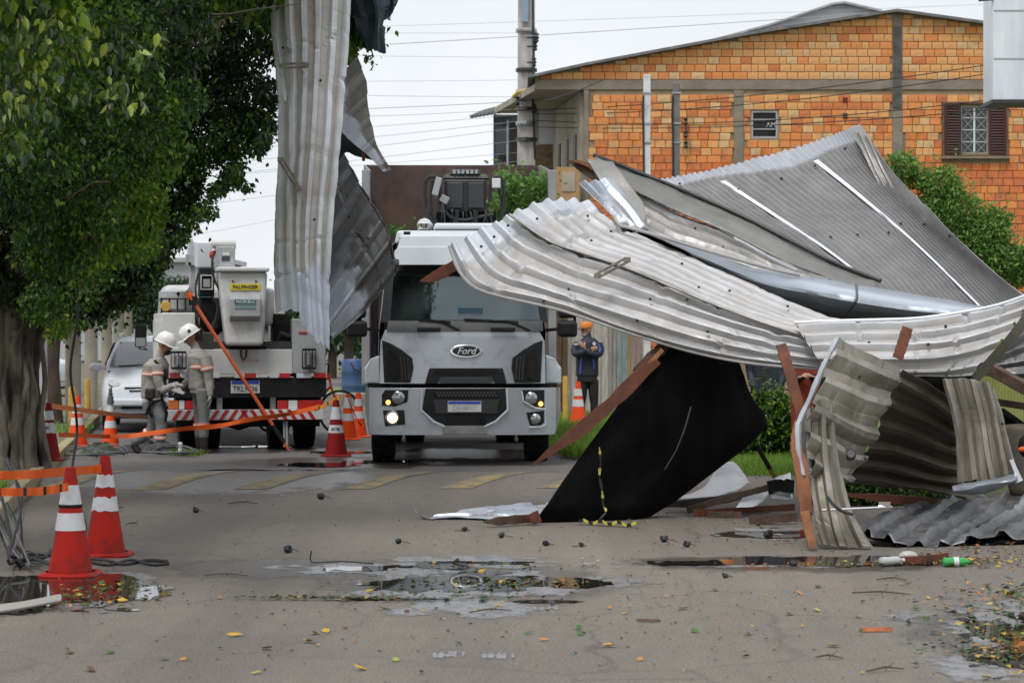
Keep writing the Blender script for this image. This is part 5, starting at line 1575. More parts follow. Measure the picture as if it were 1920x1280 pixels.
# reflective strip
for i, (a, b, cc) in enumerate(((318, 338, 'red_light'), (340, 362, 'plate_white'), (366, 390, 'plate_white'), (392, 412, 'plate_white'), (440, 457, 'plate_white'), (459, 480, 'red_light'), (505, 522, 'plate_white'), (524, 544, 'red_light'), (556, 584, 'plate_white'), (588, 611, 'red_light'))):
 ubox('reflector', a, b, 699.5, 708, -.012, .0, M[cc], bt)
ubox('tail_frame', 316, 612, 708.5, 745, .02, .3, M['black_plastic'], bt)
mb = MB(); mb.box((ux(460, -.0), .008, uz(725.5, 460)), (.385, .02, .165)); pl = obj('number_plate', mb, M['plate_white'], bt, bevel=.004)
mb = MB(); mb.box((ux(460), -.006, uz(716.5, 460)), (.37, .008, .035)); obj('plate_band', mb, M['plate_blue'], pl)
text_obj('plate_text', 'TKL9E36', .105, (ux(460), -.006, uz(729, 460)), M['plate_ink'], pl, sx=.84, bold=.0015)
for a, b, cc in ((316, 335, 'amber'), (336, 346, 'plate_white'), (347, 362, 'red_light'), (520, 540, 'red_light'), (541, 558, 'plate_white'), (559, 606, 'red_light')):
 m_ = mat('amber_lens', (.55, .13, .02), .25) if cc == 'amber' else M[cc]
 ubox('tail_lamp', a, b, 750, 767, .04, .14, m_, bt, .008)
ubox('under_frame', 330, 600, 745, 800, .3, 1.2, M['black_rubber'], bt)
for a in (412, 512): ubox('frame_rail', a - 5, a + 5, 742, 775, .1, .25, M['grey_paint'], bt)
# striped bumper
bb = ubox('striped_bumper', 314, 607, 768, 787, -.06, .06, M['plate_white'], bt, .006)
xL, xR = ux(314, -.06), ux(607, -.06)
zb, zt = uz(787, 457, -.06), uz(768, 457, -.06)
k = 0
x = xL + .05
while x < xR - .12:
 sl = .09 if x < (xL + xR) / 2 else -.09
 mb = MB(); x_ = max(x, xL + .1) if sl < 0 else x
 mb.prism([V((x_, -.063, zb)), V((x_ + .055, -.063, zb)), V((x_ + .055 + sl, -.063, zt)), V((x_ + sl, -.063, zt))], (0, -.003, 0))
 obj('red_stripe', mb, M['red_light'], bb)
 x += .125
# wheels
for px in (352, 393, 520, 570):
 add_wheel(bt, (ux(px, 1.15), 1.15, .48), .48, .27, M['dark_steel'])
mb = MB(); mb.box((0, 3.3, .72), (.8, 5.6, .3)); mb.tube([V((-.9, 1.15, .48)), V((.9, 1.15, .48))], .12, 8); mb.ball((0, 1.15, .48), .26, 10); obj('chassis', mb, M['black_rubber'], bt)
mb = MB(); mb.bar(V((ux(537), .0, uz(790))), V((ux(538), .0, uz(838))), .03); mb.bar(V((ux(532), .0, uz(790))), V((ux(533), .0, uz(838))), .02); obj('mud_flap_rod', mb, M['grey_paint'], bt)
# cab far ahead
mb = MB(); mb.box((0, 6.2, 1.5), (2.1, 1.7, 1.6), None, 0, (.9, .92)); obj('cab', mb, M['util_white'], bt, bevel=.12, segs=4)
mb = MB(); mb.box((.0, 5.31, 1.85), (1.5, .03, .5)); obj('rear_window', mb, M['glass_dark'], bt)
for (a, b, c_, d) in ((253, 275, 606, 651), (256, 270, 576, 601)):
 mm = ubox('mirror', a, b, c_, d, 6.3, 6.42, M['black_plastic'], bt, .03)
 if a == 253: ubox('mirror_glass', 255, 273, 633, 649, 6.28, 6.29, M['lamp_glass'], mm)
mb = MB(); mb.tube([V((ux(276, 6.3), 6.4, uz(655, 270, 6.3))), V((ux(262, 6.3), 6.4, uz(654, 270, 6.3))), V((ux(258, 6.3), 6.4, uz(570, 270, 6.3))), V((ux(280, 6.3), 6.4, uz(568, 270, 6.3)))], .018, 6); obj('mirror_arm', mb, M['black_plastic'], bt)
# rails and gear on the left cabinet
mb = MB()
for py in (560, 584):
 mb.tube([V((ux(302), .1, uz(py, 302))), V((ux(363), .1, uz(py, 363)))], .014, 6)
for px in (303, 318, 333, 348, 362): mb.tube([V((ux(px), .1, uz(587, px))), V((ux(px), .1, uz(558, px)))], .012, 6)
for px in (303, 362): mb.tube([V((ux(px), .1, uz(560, px))), V((ux(px), 3.5, uz(560, px)))], .012, 6)
obj('rail', mb, M['black_plastic'], bt)
mb = MB(); mb.lathe([(.06, -.02), (.07, 0), (.06, .02)], (ux(311), .06, uz(574, 311)), 16, Matrix.Rotation(math.pi / 2, 3, 'X')); obj('beacon', mb, M['yellow_paint'], bt)
mb = MB(); mb.lathe([(.04, -.02), (.20, .03), (.20, .26), (.05, .3)], (ux(325, 1.0), 1.0, uz(585, 322, 1.) + .02), 18); obj('drum', mb, M['util_grey'], bt, smooth=True)
mb = MB()
for i in range(6): mb.tube([V((ux(349 + i * 2), .2, uz(585, 350))), V((ux(351 + i * 2), .22, uz(545, 350))), V((ux(357), .25, uz(538, 350))), V((ux(360 - i), .28, uz(560, 350)))], .012, 5)
obj('rope_coil', mb, M['cable_grey'], bt)
# boom, knuckle and bucket
mb = MB(); a = V((ux(383, .9), .9, uz(478, 383, .9))); b = V((ux(366, 5.6), 6.0, uz(470, 366, 5.6)))
mb.bar(a, b, .22, .36); obj('boom', mb, mat('boom_white', (.66, .69, .73), .4, col2=(.6, .63, .66), ns=2), bt, bevel=.02)
kn = ubox('boom_knuckle', 405, 441, 462, 503, .25, .75, M['util_grey'], bt, .015)
mb = MB(); mb.tube([V((ux(399, .3), .4, uz(457, 400, .3))), V((ux(443, .3), .4, uz(457, 443, .3)))], .065, 12); obj('knuckle_pin', mb, M['util_white'], kn, smooth=True)
ubox('decal', 416, 431, 480, 489, .24, .246, M['plate_ink'], kn); ubox('decal', 418, 430, 473, 479, .24, .246, M['plate_white'], kn)
mb = MB(); mb.ball((ux(397, .3), .3, uz(478, 397, .3)), .035, 8, sc=(1, 1, 1.6)); mb.ball((ux(401, .3), .3, uz(472, 397, .3)), .025, 8); obj('hose_fitting', mb, M['red_light'], kn)
hb = ubox('hydraulic_block', 373, 402, 501, 556, .3, .7, M['black_plastic'], bt, .02)
mb = MB()
for (a, b, c_, d) in ((376, 399, 515, 517), (376, 399, 541, 543), (376, 378, 517, 541), (397, 399, 517, 541)):
 mb.box(((ux(a, .27) + ux(b, .27)) / 2, .28, (uz(c_, 388, .27) + uz(d, 388, .27)) / 2), (ux(b, .27) - ux(a, .27), .04, uz(c_, 388, .27) - uz(d, 388, .27)))
obj('block_frame', mb, M['util_white'], hb)
ubox('tool_tray', 381, 394, 523, 538, .27, .3, M['util_grey'], hb)
ubox('turret', 375, 405, 557, 622, .35, .8, M['black_rubber'], bt, .03)
ubox('control_box', 378, 401, 622, 660, .1, .5, M['dark_steel'], bt, .02)
mb = MB(); mb.tube([V((ux(428, .1), .3, uz(560, 420, .1))), V((ux(425, .1), .35, uz(590, 420, .1))), V((ux(408, .1), .35, uz(612, 420, .1))), V((ux(395, .1), .35, uz(622, 400, .1)))], .10, 9); obj('boom_sleeve', mb, M['black_rubber'], bt, smooth=True)
mb = MB(); mb.bar(V((ux(361, 2.), 2., uz(560, 361, 2.))), V((ux(359, 2.), 2.1, uz(448, 361, 2.))), .09, .12, w2=.04, h2=.06); mb.box((ux(356, 2.), 2., uz(487, 361, 2.)), (.12, .1, .16)); obj('jib_mast', mb, M['util_grey'], bt, bevel=.006)
for k, (pts, r_) in enumerate((([(404, 470), (398, 490), (401, 520), (412, 545)], .016), ([(441, 500), (447, 520), (444, 552), (430, 572)], .013), ([(376, 556), (366, 580), (372, 610), (384, 625)], .02), ([(398, 556), (408, 575), (404, 600), (396, 622)], .02), ([(372, 512), (367, 540), (370, 570)], .014))):
 mb = MB(); mb.tube([crom([V((ux(a, .15), .18, uz(b, a, .15))) for a, b in pts], q / 10) for q in range(11)], r_, 6); obj('hydraulic_hose', mb, M['cable'], bt, smooth=True)
for k in range(4):
 mb = MB(); x0 = ux(368 + k * 4, .3); mb.tube([V((x0, .4, uz(652, 368, .3))), V((x0 + .02, .45, uz(588 + k * 7, 368, .3)))], .02, 6); obj('tool_handle', mb, (M['wood_pale'], M['util_grey'], M['orange_tape'], M['black_plastic'])[k], bt)
# bucket
d0 = -.25
mb = MB()
def ring(py, x0, x1, dd0, dd1):
 z = uz(py, 457, d0); a, b = ux(x0, d0), ux(x1, d0)
 return [V((a, dd0, z)), V((b, dd0, z)), V((b, dd1, z)), V((a, dd1, z))]
R_ = [ring(648, 424, 494, d0 + .03, d0 + .70), ring(600, 419, 498, d0 + .03, d0 + .73), ring(508, 410, 502, d0 + .02, d0 + .76)]
for r in R_: mb.v += r
for i in range(2):
 for k in range(4): mb.f.append((i * 4 + k, i * 4 + (k + 1) % 4, i * 4 + 4 + (k + 1) % 4, i * 4 + 4 + k)); mb.m.append(0)
mb.f.append((3, 2, 1, 0)); mb.m.append(0)
mb.f.append((8, 9, 10, 11)); mb.m.append(0)
bk = obj('bucket', mb, M['util_white'], bt, bevel=.05, segs=3)
mb = MB(); a, b = ux(406, d0), ux(505, d0); z = uz(505, 457, d0); mb.box(((a + b) / 2, d0 + .39, z), (b - a, .86, .06)); obj('bucket_lip', mb, M['util_white'], bk, bevel=.02)
mb = MB(); a, b, z0, z1 = ux(430, d0), ux(488, d0), uz(603, 457, d0), uz(552, 457, d0)
mb.add([(a, d0 + .03, z1), (b, d0 + .03, z1), (b, d0 - .09, z1 - .06), (a, d0 - .09, z1 - .06), (a, d0 + .03, z0), (b, d0 + .03, z0), (b, d0 - .09, z0 + .07), (a, d0 - .09, z0 + .07)],
       [(0, 1, 2, 3), (3, 2, 6, 7), (7, 6, 5, 4), (0, 3, 7, 4), (1, 5, 6, 2), (0, 4, 5, 1)])
obj('bucket_step', mb, M['util_grey'], bk, bevel=.01)
for px in (437, 480):
 mb = MB(); mb.ball((ux(px, d0), d0 + .01, uz(527, px, d0)), .014, 8); obj('bolt', mb, M['black_plastic'], bk)
def rtag(name, x0, x1, y0, y1, d, m_, parent):
 a, b, z0, z1 = ux(x0, d), ux(x1, d), uz(y1, 457, d), uz(y0, 457, d)
 mb = MB(); mb.box(((a + b) / 2, d, (z0 + z1) / 2), (b - a, .006, z1 - z0)); return obj(name, mb, m_, parent, bevel=.002)
lb = rtag('label', 432, 488, 532, 544, d0 + .012, mat('label_yellow', (.70, .56, .01), .5), bk)
text_obj('lettering', 'PALFINGER', .066, (ux(460, d0), d0 + .006, uz(538.3, 457, d0)), M['plate_ink'], lb, sx=1.02, bold=.002)
lb = rtag('label', 440, 480, 561, 570, d0 - .093, mat('label_green', (.015, .13, .115), .5), bk)
text_obj('lettering', 'NCSCELC', .058, (ux(460, d0), d0 - .098, uz(565.6, 457, d0)), M['white_paint'], lb, sx=1.0, bold=.001)
rtag('label_line', 440, 480, 572, 573, d0 - .093, mat('line_green', (.06, .3, .25), .5), bk); rtag('label_line', 440, 480, 576, 579.5, d0 - .093, mat('small_print', (.13, .25, .22), .5), bk)
ubox('bucket_mount', 430, 500, 649, 657, .0, .5, M['black_rubber'], bt)
mb = MB(); mb.tube([V((ux(452, -.1), -.02, uz(656))), V((ux(453, -.1), -.03, uz(668))), V((ux(457, -.1), -.03, uz(675))), V((ux(462, -.1), -.03, uz(668))), V((ux(463, -.1), -.02, uz(656)))], .014, 6); obj('chain_loop', mb, M['dark_steel'], bt)
ubox('dark_opening', 513, 548, 588, 648, .3, .9, M['black_rubber'], bt, .02)  # black box painted in as the dark of an opening
mb = MB(); mb.tube([V((ux(520, .2), .25, uz(645, 520, .2))), V((ux(527, .2), .2, uz(625, 527, .2))), V((ux(545, .2), .25, uz(632, 545, .2)))], .04, 8); obj('tool_roll', mb, M['dark_steel'], bt)
ubox('white_cover', 497, 514, 540, 610, .35, .9, M['util_white'], bt, .05)
ubox('warning_tag', 560, 576, 622, 625, -.012, -.002, M['red_light'], bt)
# orange pole leaning on the truck
mb = MB(); a, b = at(352, 549, 32.05), V((gp(545, 845).x, 32.1, 0.02))
pt = thing('lineman_pole', 'long orange fibreglass pole leaning against back of bucket truck', 'pole', (b.x, b.y, 0))
mb.tube([b.lerp(a, .12), a], .024, 9); obj('rod', mb, mat('orange_fibre', (.62, .12, .035), .35, col2=(.5, .09, .03), ns=3), pt, smooth=True)
mb = MB(); mb.tube([b, b.lerp(a, .05)], .018, 8); obj('tip', mb, mat('orange_fibre2', (.62, .12, .035), .35), pt)
mb = MB(); mb.tube([b.lerp(a, .05), b.lerp(a, .12), b.lerp(a, .122), b.lerp(a, .16)], [.03, .034, .026, .026], 8); obj('grip', mb, M['black_rubber'], pt)
mb = MB(); mb.tube([b.lerp(a, .955), b.lerp(a, 1.0)], .045, 8); obj('head_wrap', mb, M['orange_tape'], pt); mb = MB(); mb.box(b.lerp(a, .95), (.1, .08, .12)); obj('knob', mb, M['black_plastic'], pt)
# ------------------------------------------------------------------ cars
def car(name, lab, loc, rz, paint, plate=None, detail=True):
 t = thing(name, lab, 'car', loc, rz, local=True)
 hw = .85
 st = [(0.0, .30, .62, .62), (.06, .24, .74, .74), (.25, .22, .82, .80), (.7, .22, .93, .84), (1.15, .22, 1.03, .85), (2.2, .22, 1.06, .85), (3.6, .22, 1.06, .85), (4.15, .25, 1.0, .83), (4.3, .34, .8, .74)]
 P = []
 for (y, zb, zt, w) in st:
  row = [(-w * .86, zb), (-w, zb + .12), (-w, zt - .22), (-w * .96, zt - .08), (-w * .82, zt), (-w * .4, zt + .035), (0, zt + .045), (w * .4, zt + .035), (w * .82, zt), (w * .96, zt - .08), (w, zt - .22), (w, zb + .12), (w * .86, zb)]
  P.append([V((x, y, z)) for x, z in row])
 mb = MB(); mb.grid(P)
 n = len(P[0])
 mb.f.append(tuple(range(n))); mb.m.append(0); mb.f.append(tuple(range(len(P) * n - 1, (len(P) - 1) * n - 1, -1))); mb.m.append(0)
 obj('body', mb, paint, t, smooth=True)
 gst = [(1.08, 1.02, .80, .0), (1.5, 1.28, .74, 0), (2.0, 1.50, .66, 0), (2.4, 1.565, .63, 0), (3.5, 1.56, .62, 0), (4.0, 1.42, .64, 0), (4.2, 1.02, .74, 0)]
 P = []
 for (y, zt, wt, _) in gst:
  P.append([V((-.80, y, 1.0)), V((-(.8 + wt) / 2 - .02, y, (1.0 + zt) / 2)), V((-wt, y, zt - .03)), V((-wt * .8, y, zt)), V((0, y, zt + .02)), V((wt * .8, y, zt)), V((wt, y, zt - .03)), V(((.8 + wt) / 2 + .02, y, (1.0 + zt) / 2)), V((.80, y, 1.0))])
 mb = MB(); mb.grid(P); obj('cabin', mb, paint, t, smooth=True)
 mb = MB()
 mb.grid([[V((x * w, y - .02, z + .012)) for x in (-1, -.5, 0, .5, 1)] for y, z, w in ((1.14, 1.06, .74), (1.5, 1.285, .68), (1.9, 1.465, .60))])
 obj('windscreen', mb, M['car_glass'], t, smooth=True)
 for sgn in (-1, 1):
  mb = MB(); mb.prism([V((sgn * .815, 1.5, 1.08)), V((sgn * .695, 2.15, 1.46)), V((sgn * .685, 3.5, 1.46)), V((sgn * .815, 4.0, 1.08))], (sgn * .02, 0, 0)); obj('side_window', mb, M['glass_dark'], t)
  mb = MB(); mb.ball((sgn * .97, 1.45, 1.05), .1, 10, sc=(1.1, .6, .8)); mb.bar(V((sgn * .8, 1.5, 1.03)), V((sgn * .95, 1.46, 1.03)), .05); obj('mirror', mb, paint, t, smooth=True)
  for y in (.85, 3.5): add_wheel(t, (sgn * .74, y, .31), .31, .19, M['steel'])
  mb = MB(); mb.ball((sgn * .60, .30, .76), .14, 14, sc=(1.1, 1.6, .62), rot=Matrix.Rotation(-sgn * .5, 3, 'Y')); obj('headlight', mb, M['lens_pale'], t, smooth=True)
  mb = MB(); mb.tube([V((sgn * .58, 1.9, 1.55)), V((sgn * .6, 2.1, 1.61)), V((sgn * .6, 3.4, 1.61)), V((sgn * .58, 3.6, 1.55))], .018, 6); obj('roof_rail', mb, M['steel'], t)
 if detail:
  mb = MB()
  for z in (.74, .69): mb.box((0, .015 if z < .72 else .04, z), (.95 - (.74 - z) * 3, .03, .02))
  obj('grille', mb, M['black_plastic'], t)
  mb = MB(); mb.box((0, -.015, .44), (1.05, .05, .09)); obj('air_intake', mb, M['black_plastic'], t)
  mb = MB(); mb.box((0, -.045, .50), (1.5, .09, .12)); obj('bumper', mb, paint, t, bevel=.03)
  mb = MB(); mb.box((0, -.02, .28), (1.4, .06, .08)); obj('lower_intake', mb, M['black_plastic'], t)
  mb = MB(); mb.tube([V((-.6, 1.10, 1.075)), V((-.1, 1.18, 1.10))], .012, 6); mb.tube([V((0, 1.10, 1.075)), V((.5, 1.18, 1.10))], .012, 6); obj('wiper', mb, M['black_plastic'], t)
 if plate:
  mb = MB(); mb.box((0, -.10, .565), (.40, .012, .13)); pl = obj('number_plate', mb, M['plate_white'], t)
  mb = MB(); mb.box((0, -.108, .615), (.39, .008, .028)); obj('plate_band', mb, M['plate_blue'], pl)
  text_obj('plate_text', plate, .09, (0, -.108, .555), M['plate_ink'], pl, sx=.84)
 return t
M['car_glass'] = mat('car_glass', (.16, .18, .20), .08, spec=.8, col2=(.12, .135, .15), ns=2)
M['lens_pale'] = mat('lens_pale', (.55, .57, .55), .15, spec=.8)
M['car_white'] = mat('car_white', (.68, .71, .76), .25, col2=(.62, .65, .7), ns=1)
car('parked_car', 'white parked hatchback facing the camera behind the striped orange cone', ((291 - HX) / FPX * 37.6, 37.6, 0), .13, M['car_white'], 'IWD3G17').scale = (1, 1, .95)
t = car('parked_car', 'white car with red roof band glimpsed between trunk and pillars', ((128 - HX) / FPX * 52, 52, .05), 1.35, M['car_white'], None, False)
mb = MB(); mb.box((0, 2.6, 1.07), (1.9, 3.0, .1)); obj('red_band', mb, M['red_paint'], t)
# ------------------------------------------------------------------ bicycle and barrel
bc = thing('bicycle', 'red bicycle propped between the bucket truck and orange cones', 'bicycle', ((638 - HX) / FPX * 36.9, 36.9, 0))
c1 = at(637, 775, 36.9); c1.z = .345
c2 = c1 + V((-1.02, .25, 0))
dirv = (c1 - c2).normalized()
nrm = V((-dirv.y, dirv.x, 0))
rotw = Matrix((dirv, V((0, 0, 1)), nrm)).transposed()
for c_ in (c1, c2):
 mb = MB(); mb.lathe([(.31, -.02), (.335, -.022), (.345, 0), (.335, .022), (.31, .02)], c_, 36, rotw, cap=False); wh = obj('wheel', mb, M['black_rubber'], bc, smooth=True)
 mb = MB()
 for k in range(14):
  a = k * math.pi / 7; mb.tube([c_, c_ + dirv * math.cos(a) * .315 + V((0, 0, math.sin(a) * .315))], .003, 4)
 obj('spokes', mb, M['steel'], wh)
 mb = MB(); mb.lathe([(.03, -.04), (.03, .04)], c_, 10, rotw); obj('hub', mb, M['steel'], wh)
U = V((0, 0, 1))
hd = c1 - dirv * .18 + U * .52; hd2 = c1 - dirv * .14 + U * .40; bb_ = c1 - dirv * .60 - U * .04; st_ = c1 - dirv * .72 + U * .48
mb = MB()
for a, b in ((hd, st_), (hd2, bb_), (st_, bb_), (bb_, c2), (st_ - U * .06, c2)): mb.tube([a, b], .02, 8)
mb.tube([hd + U * .08, hd2, c1], .018, 8); obj('frame', mb, M['red_paint'], bc, smooth=True)
mb = MB(); mb.ball(st_ + U * .1, .12, 10, sc=(1.1, .7, .35)); mb.tube([st_, st_ + U * .08], .014, 6); obj('saddle', mb, M['black_plastic'], bc, smooth=True)
mb = MB(); mb.tube([hd + U * .08, hd + U * .2], .014, 6); mb.tube([hd + U * .2 + nrm * .28 - dirv * .1, hd + U * .22 + nrm * .12, hd + U * .22 - nrm * .12, hd + U * .2 - nrm * .28 - dirv * .1], .013, 6); obj('handlebar', mb, M['black_plastic'], bc, smooth=True)
mb = MB(); mb.lathe([(.09, -.01), (.09, .01)], bb_, 16, rotw); mb.tube([bb_, bb_ + dirv * .12 - U * .12], .012, 6); obj('crank', mb, M['steel'], bc)
mb = MB(); mb.grid([[c1 - dirv * (.30 + .12 * i) + U * (.50 - .12 * j) + nrm * .03 * math.sin(i + j) for i in range(4)] for j in range(4)]); obj('red_bag', mb, M['red_paint'], bc, solid=.05)
br = thing('barrel', 'blue plastic barrel standing on the road beyond the orange cones', 'barrel', ((664 - HX) / FPX * 55, 55, 0))
mb = MB(); mb.lathe([(.26, 0), (.285, .03), (.29, .25), (.30, .28), (.29, .31), (.29, .57), (.30, .60), (.29, .63), (.285, .84), (.26, .88)], BASE[br.name], 24)
obj('drum', mb, mat('blue_plastic', (.05, .10, .24), .45, col2=(.035, .07, .17), ns=3), br, smooth=True)
mb = MB(); mb.tube([BASE[br.name] + V((-.05, -.29, .8)), BASE[br.name] + V((.02, -.36, .66)), BASE[br.name] + V((.15, -.30, .62)), BASE[br.name] + V((.2, -.25, .75))], .02, 6); obj('hose_loop', mb, M['cable'], br)
# ================================================================== WRECKED ROOF
def sheet_mat(name, col, col2, rough=.42, metal=.45, stain=(.32, .22, .12), stain_r=(.56, .75), zinc=(.62, .67, .76), streak=14, sstr=.55, valley=(.80, .775, .745)):
 m = bpy.data.materials.new(name)
 m.use_nodes = True
 t = m.node_tree
 b = t.nodes["Principled BSDF"]
 N = t.nodes.new
 uv = N("ShaderNodeTexCoord")
 def nz(src, scale, det, st):
  mp = N("ShaderNodeMapping"); mp.inputs["Scale"].default_value = st
  t.links.new(src, mp.inputs["Vector"])
  n = N("ShaderNodeTexNoise"); n.inputs["Scale"].default_value = scale; n.inputs["Detail"].default_value = det; n.inputs["Roughness"].default_value = .62
  t.links.new(mp.outputs["Vector"], n.inputs["Vector"])
  return n.outputs["Fac"]
 def rng(s, a, b_, c=0., d=1.):
  r = N("ShaderNodeMapRange"); r.inputs["From Min"].default_value, r.inputs["From Max"].default_value = a, b_
  r.inputs["To Min"].default_value, r.inputs["To Max"].default_value = c, d
  t.links.new(s, r.inputs["Value"]); return r.outputs["Result"]
 def mix(f, a, b_):
  x = N("ShaderNodeMixRGB")
  for s, v in ((0, f), (1, a), (2, b_)):
   if isinstance(v, (int, float)): x.inputs[s].default_value = v
   elif isinstance(v, tuple): x.inputs[s].default_value = (*v, 1)
   else: t.links.new(v, x.inputs[s])
  return x.outputs["Color"]
 c = mix(rng(nz(uv.outputs["UV"], 1, 6, (2.2, streak, 1)), .3, .7), col, col2)
 c = mix(rng(nz(uv.outputs["Object"], 3.2, 7, (1, 1, 1)), .35, .72, 0, .55), c, tuple(v * .62 for v in col2))
 sm = N("ShaderNodeMath"); sm.operation = 'MULTIPLY'
 t.links.new(rng(nz(uv.outputs["UV"], 1, 6, (3.5, streak * .7, 1)), *stain_r), sm.inputs[0]); sm.inputs[1].default_value = sstr
 c = mix(sm.outputs[0], c, stain)
 rb_ = N("ShaderNodeAttribute"); rb_.attribute_name = "ribh"
 ml = N("ShaderNodeMixRGB"); ml.blend_type = 'MULTIPLY'; ml.inputs[0].default_value = 1; t.links.new(c, ml.inputs[1]); ml.inputs[2].default_value = (*valley, 1)
 c = mix(rng(rb_.outputs['Fac'], .05, .9), ml.outputs['Color'], c)
 c = mix(rng(nz(uv.outputs["Object"], 45, 3, (1, 1, 1)), .58, .72, 0, .35), c, tuple(v * .45 for v in col))
 at_ = N("ShaderNodeAttribute"); at_.attribute_name = "wear"  # bare zinc, plus highlights painted on the gutter and sheet lip
 c = mix(at_.outputs["Fac"], c, zinc)
 t.links.new(c, b.inputs["Base Color"])
 b.inputs["Metallic"].default_value = metal
 r = rng(nz(uv.outputs["Object"], 6, 5, (1, 1, 1)), .3, .7, rough - .1, rough + .18)
 t.links.new(r, b.inputs["Roughness"])
 bp = N("ShaderNodeBump"); bp.inputs["Strength"].default_value = .25; bp.inputs["Distance"].default_value = .02
 t.links.new(nz(uv.outputs["Object"], 7, 4, (1, 1, 1)), bp.inputs["Height"])
 t.links.new(bp.outputs["Normal"], b.inputs["Normal"])
 return m
M['sheet_pale'] = sheet_mat('sheet_pale', (.60, .605, .625), (.49, .495, .51), .52, .12, stain=(.40, .29, .17), stain_r=(.52, .72), sstr=.55)
M['sheet_hung'] = sheet_mat('sheet_hung', (.82, .84, .90), (.74, .76, .80), .5, .1, stain=(.46, .36, .24), stain_r=(.54, .75), sstr=.5, valley=(.72, .67, .58))
M['sheet_zinc'] = sheet_mat('sheet_zinc', (.50, .53, .58), (.42, .45, .50), .32, .7, stain=(.35, .33, .3))
M['sheet_grey'] = sheet_mat('sheet_grey', (.30, .295, .302), (.24, .237, .243), .5, .3, stain=(.20, .175, .14), sstr=.4)
M['sheet_dark'] = sheet_mat('sheet_dark', (.21, .215, .225), (.14, .144, .152), .4, .45, stain=(.22, .16, .1))
M['sheet_dirty'] = sheet_mat('sheet_dirty', (.33, .31, .275), (.21, .195, .165), .48, .4, stain=(.16, .13, .085), stain_r=(.45, .7), sstr=.75)
M['sheet_under_shade'] = sheet_mat('sheet_under_shade', (.17, .152, .125), (.105, .094, .075), .5, .35, stain=(.10, .08, .055), stain_r=(.45, .7), sstr=.7)  # grime colour deepened to paint in the dark under the wreck
M['sheet_twist'] = sheet_mat('sheet_twist', (.46, .44, .40), (.33, .31, .275), .42, .4, stain=(.2, .17, .12), stain_r=(.45, .7))
M['sheet_mid'] = sheet_mat('sheet_mid', (.42, .415, .41), (.33, .325, .32), .45, .4, stain=(.2, .18, .15))
M['flashing'] = sheet_mat('flashing', (.30, .30, .295), (.18, .18, .178), .5, .3, stain=(.27, .265, .25), stain_r=(.45, .65), streak=3)
M['gutter'] = sheet_mat('gutter', (.40, .45, .52), (.28, .32, .38), .42, .5, stain=(.18, .18, .18))
M['skylight'] = mat('white_strip', (.78, .80, .86), .35, col2=(.66, .69, .74), ns=9, dirt=(.4, .4, .42), dirt_s=7, dirt_r=(.6, .85))
M['flat_black'] = mat('flat_black', (.004, .004, .004), .95, spec=.05, col2=(.008, .008, .007), ns=6, bump=.15, bs=30)
M['panel_felt'] = mat('panel_felt', (.0025, .0025, .0025), .8, spec=.12, col2=(.007, .007, .0068), ns=3, nd=8, bump=.5, bs=9, stretch=(2.2, 1, .6), dirt=(.018, .017, .015), dirt_s=9, dirt_r=(.66, .85))
M['rim_zinc'] = mat('rim_zinc', (.62, .66, .72), .4, metal=.2, col2=(.45, .48, .53), ns=5)
M['ty'] = mat('hazard_yellow', (.45, .40, .05), .6, col2=(.3, .27, .05), ns=30)
M['washer'] = mat('washer', (.02, .02, .02), .6)
TRAP = ((0, 0), (.45, 0), (.52, 1), (.66, 1), (.88, 0))
WIDE = ((0, 0), (.30, 0), (.40, 1), (.58, 1), (.96, 0))
TRAPS = ((0, 0), (.40, 0), (.50, 1), (.78, 1), (.88, 0))
SINE = tuple((k / 6, .5 - .5 * math.cos(2 * math.pi * k / 6)) for k in range(6))
def sheet_surf(ctrl):
 rows = [[at(*c) for c in r] for r in ctrl]
 def S(u, v):
  return crom([crom(r, u) for r in rows], v)
 return S
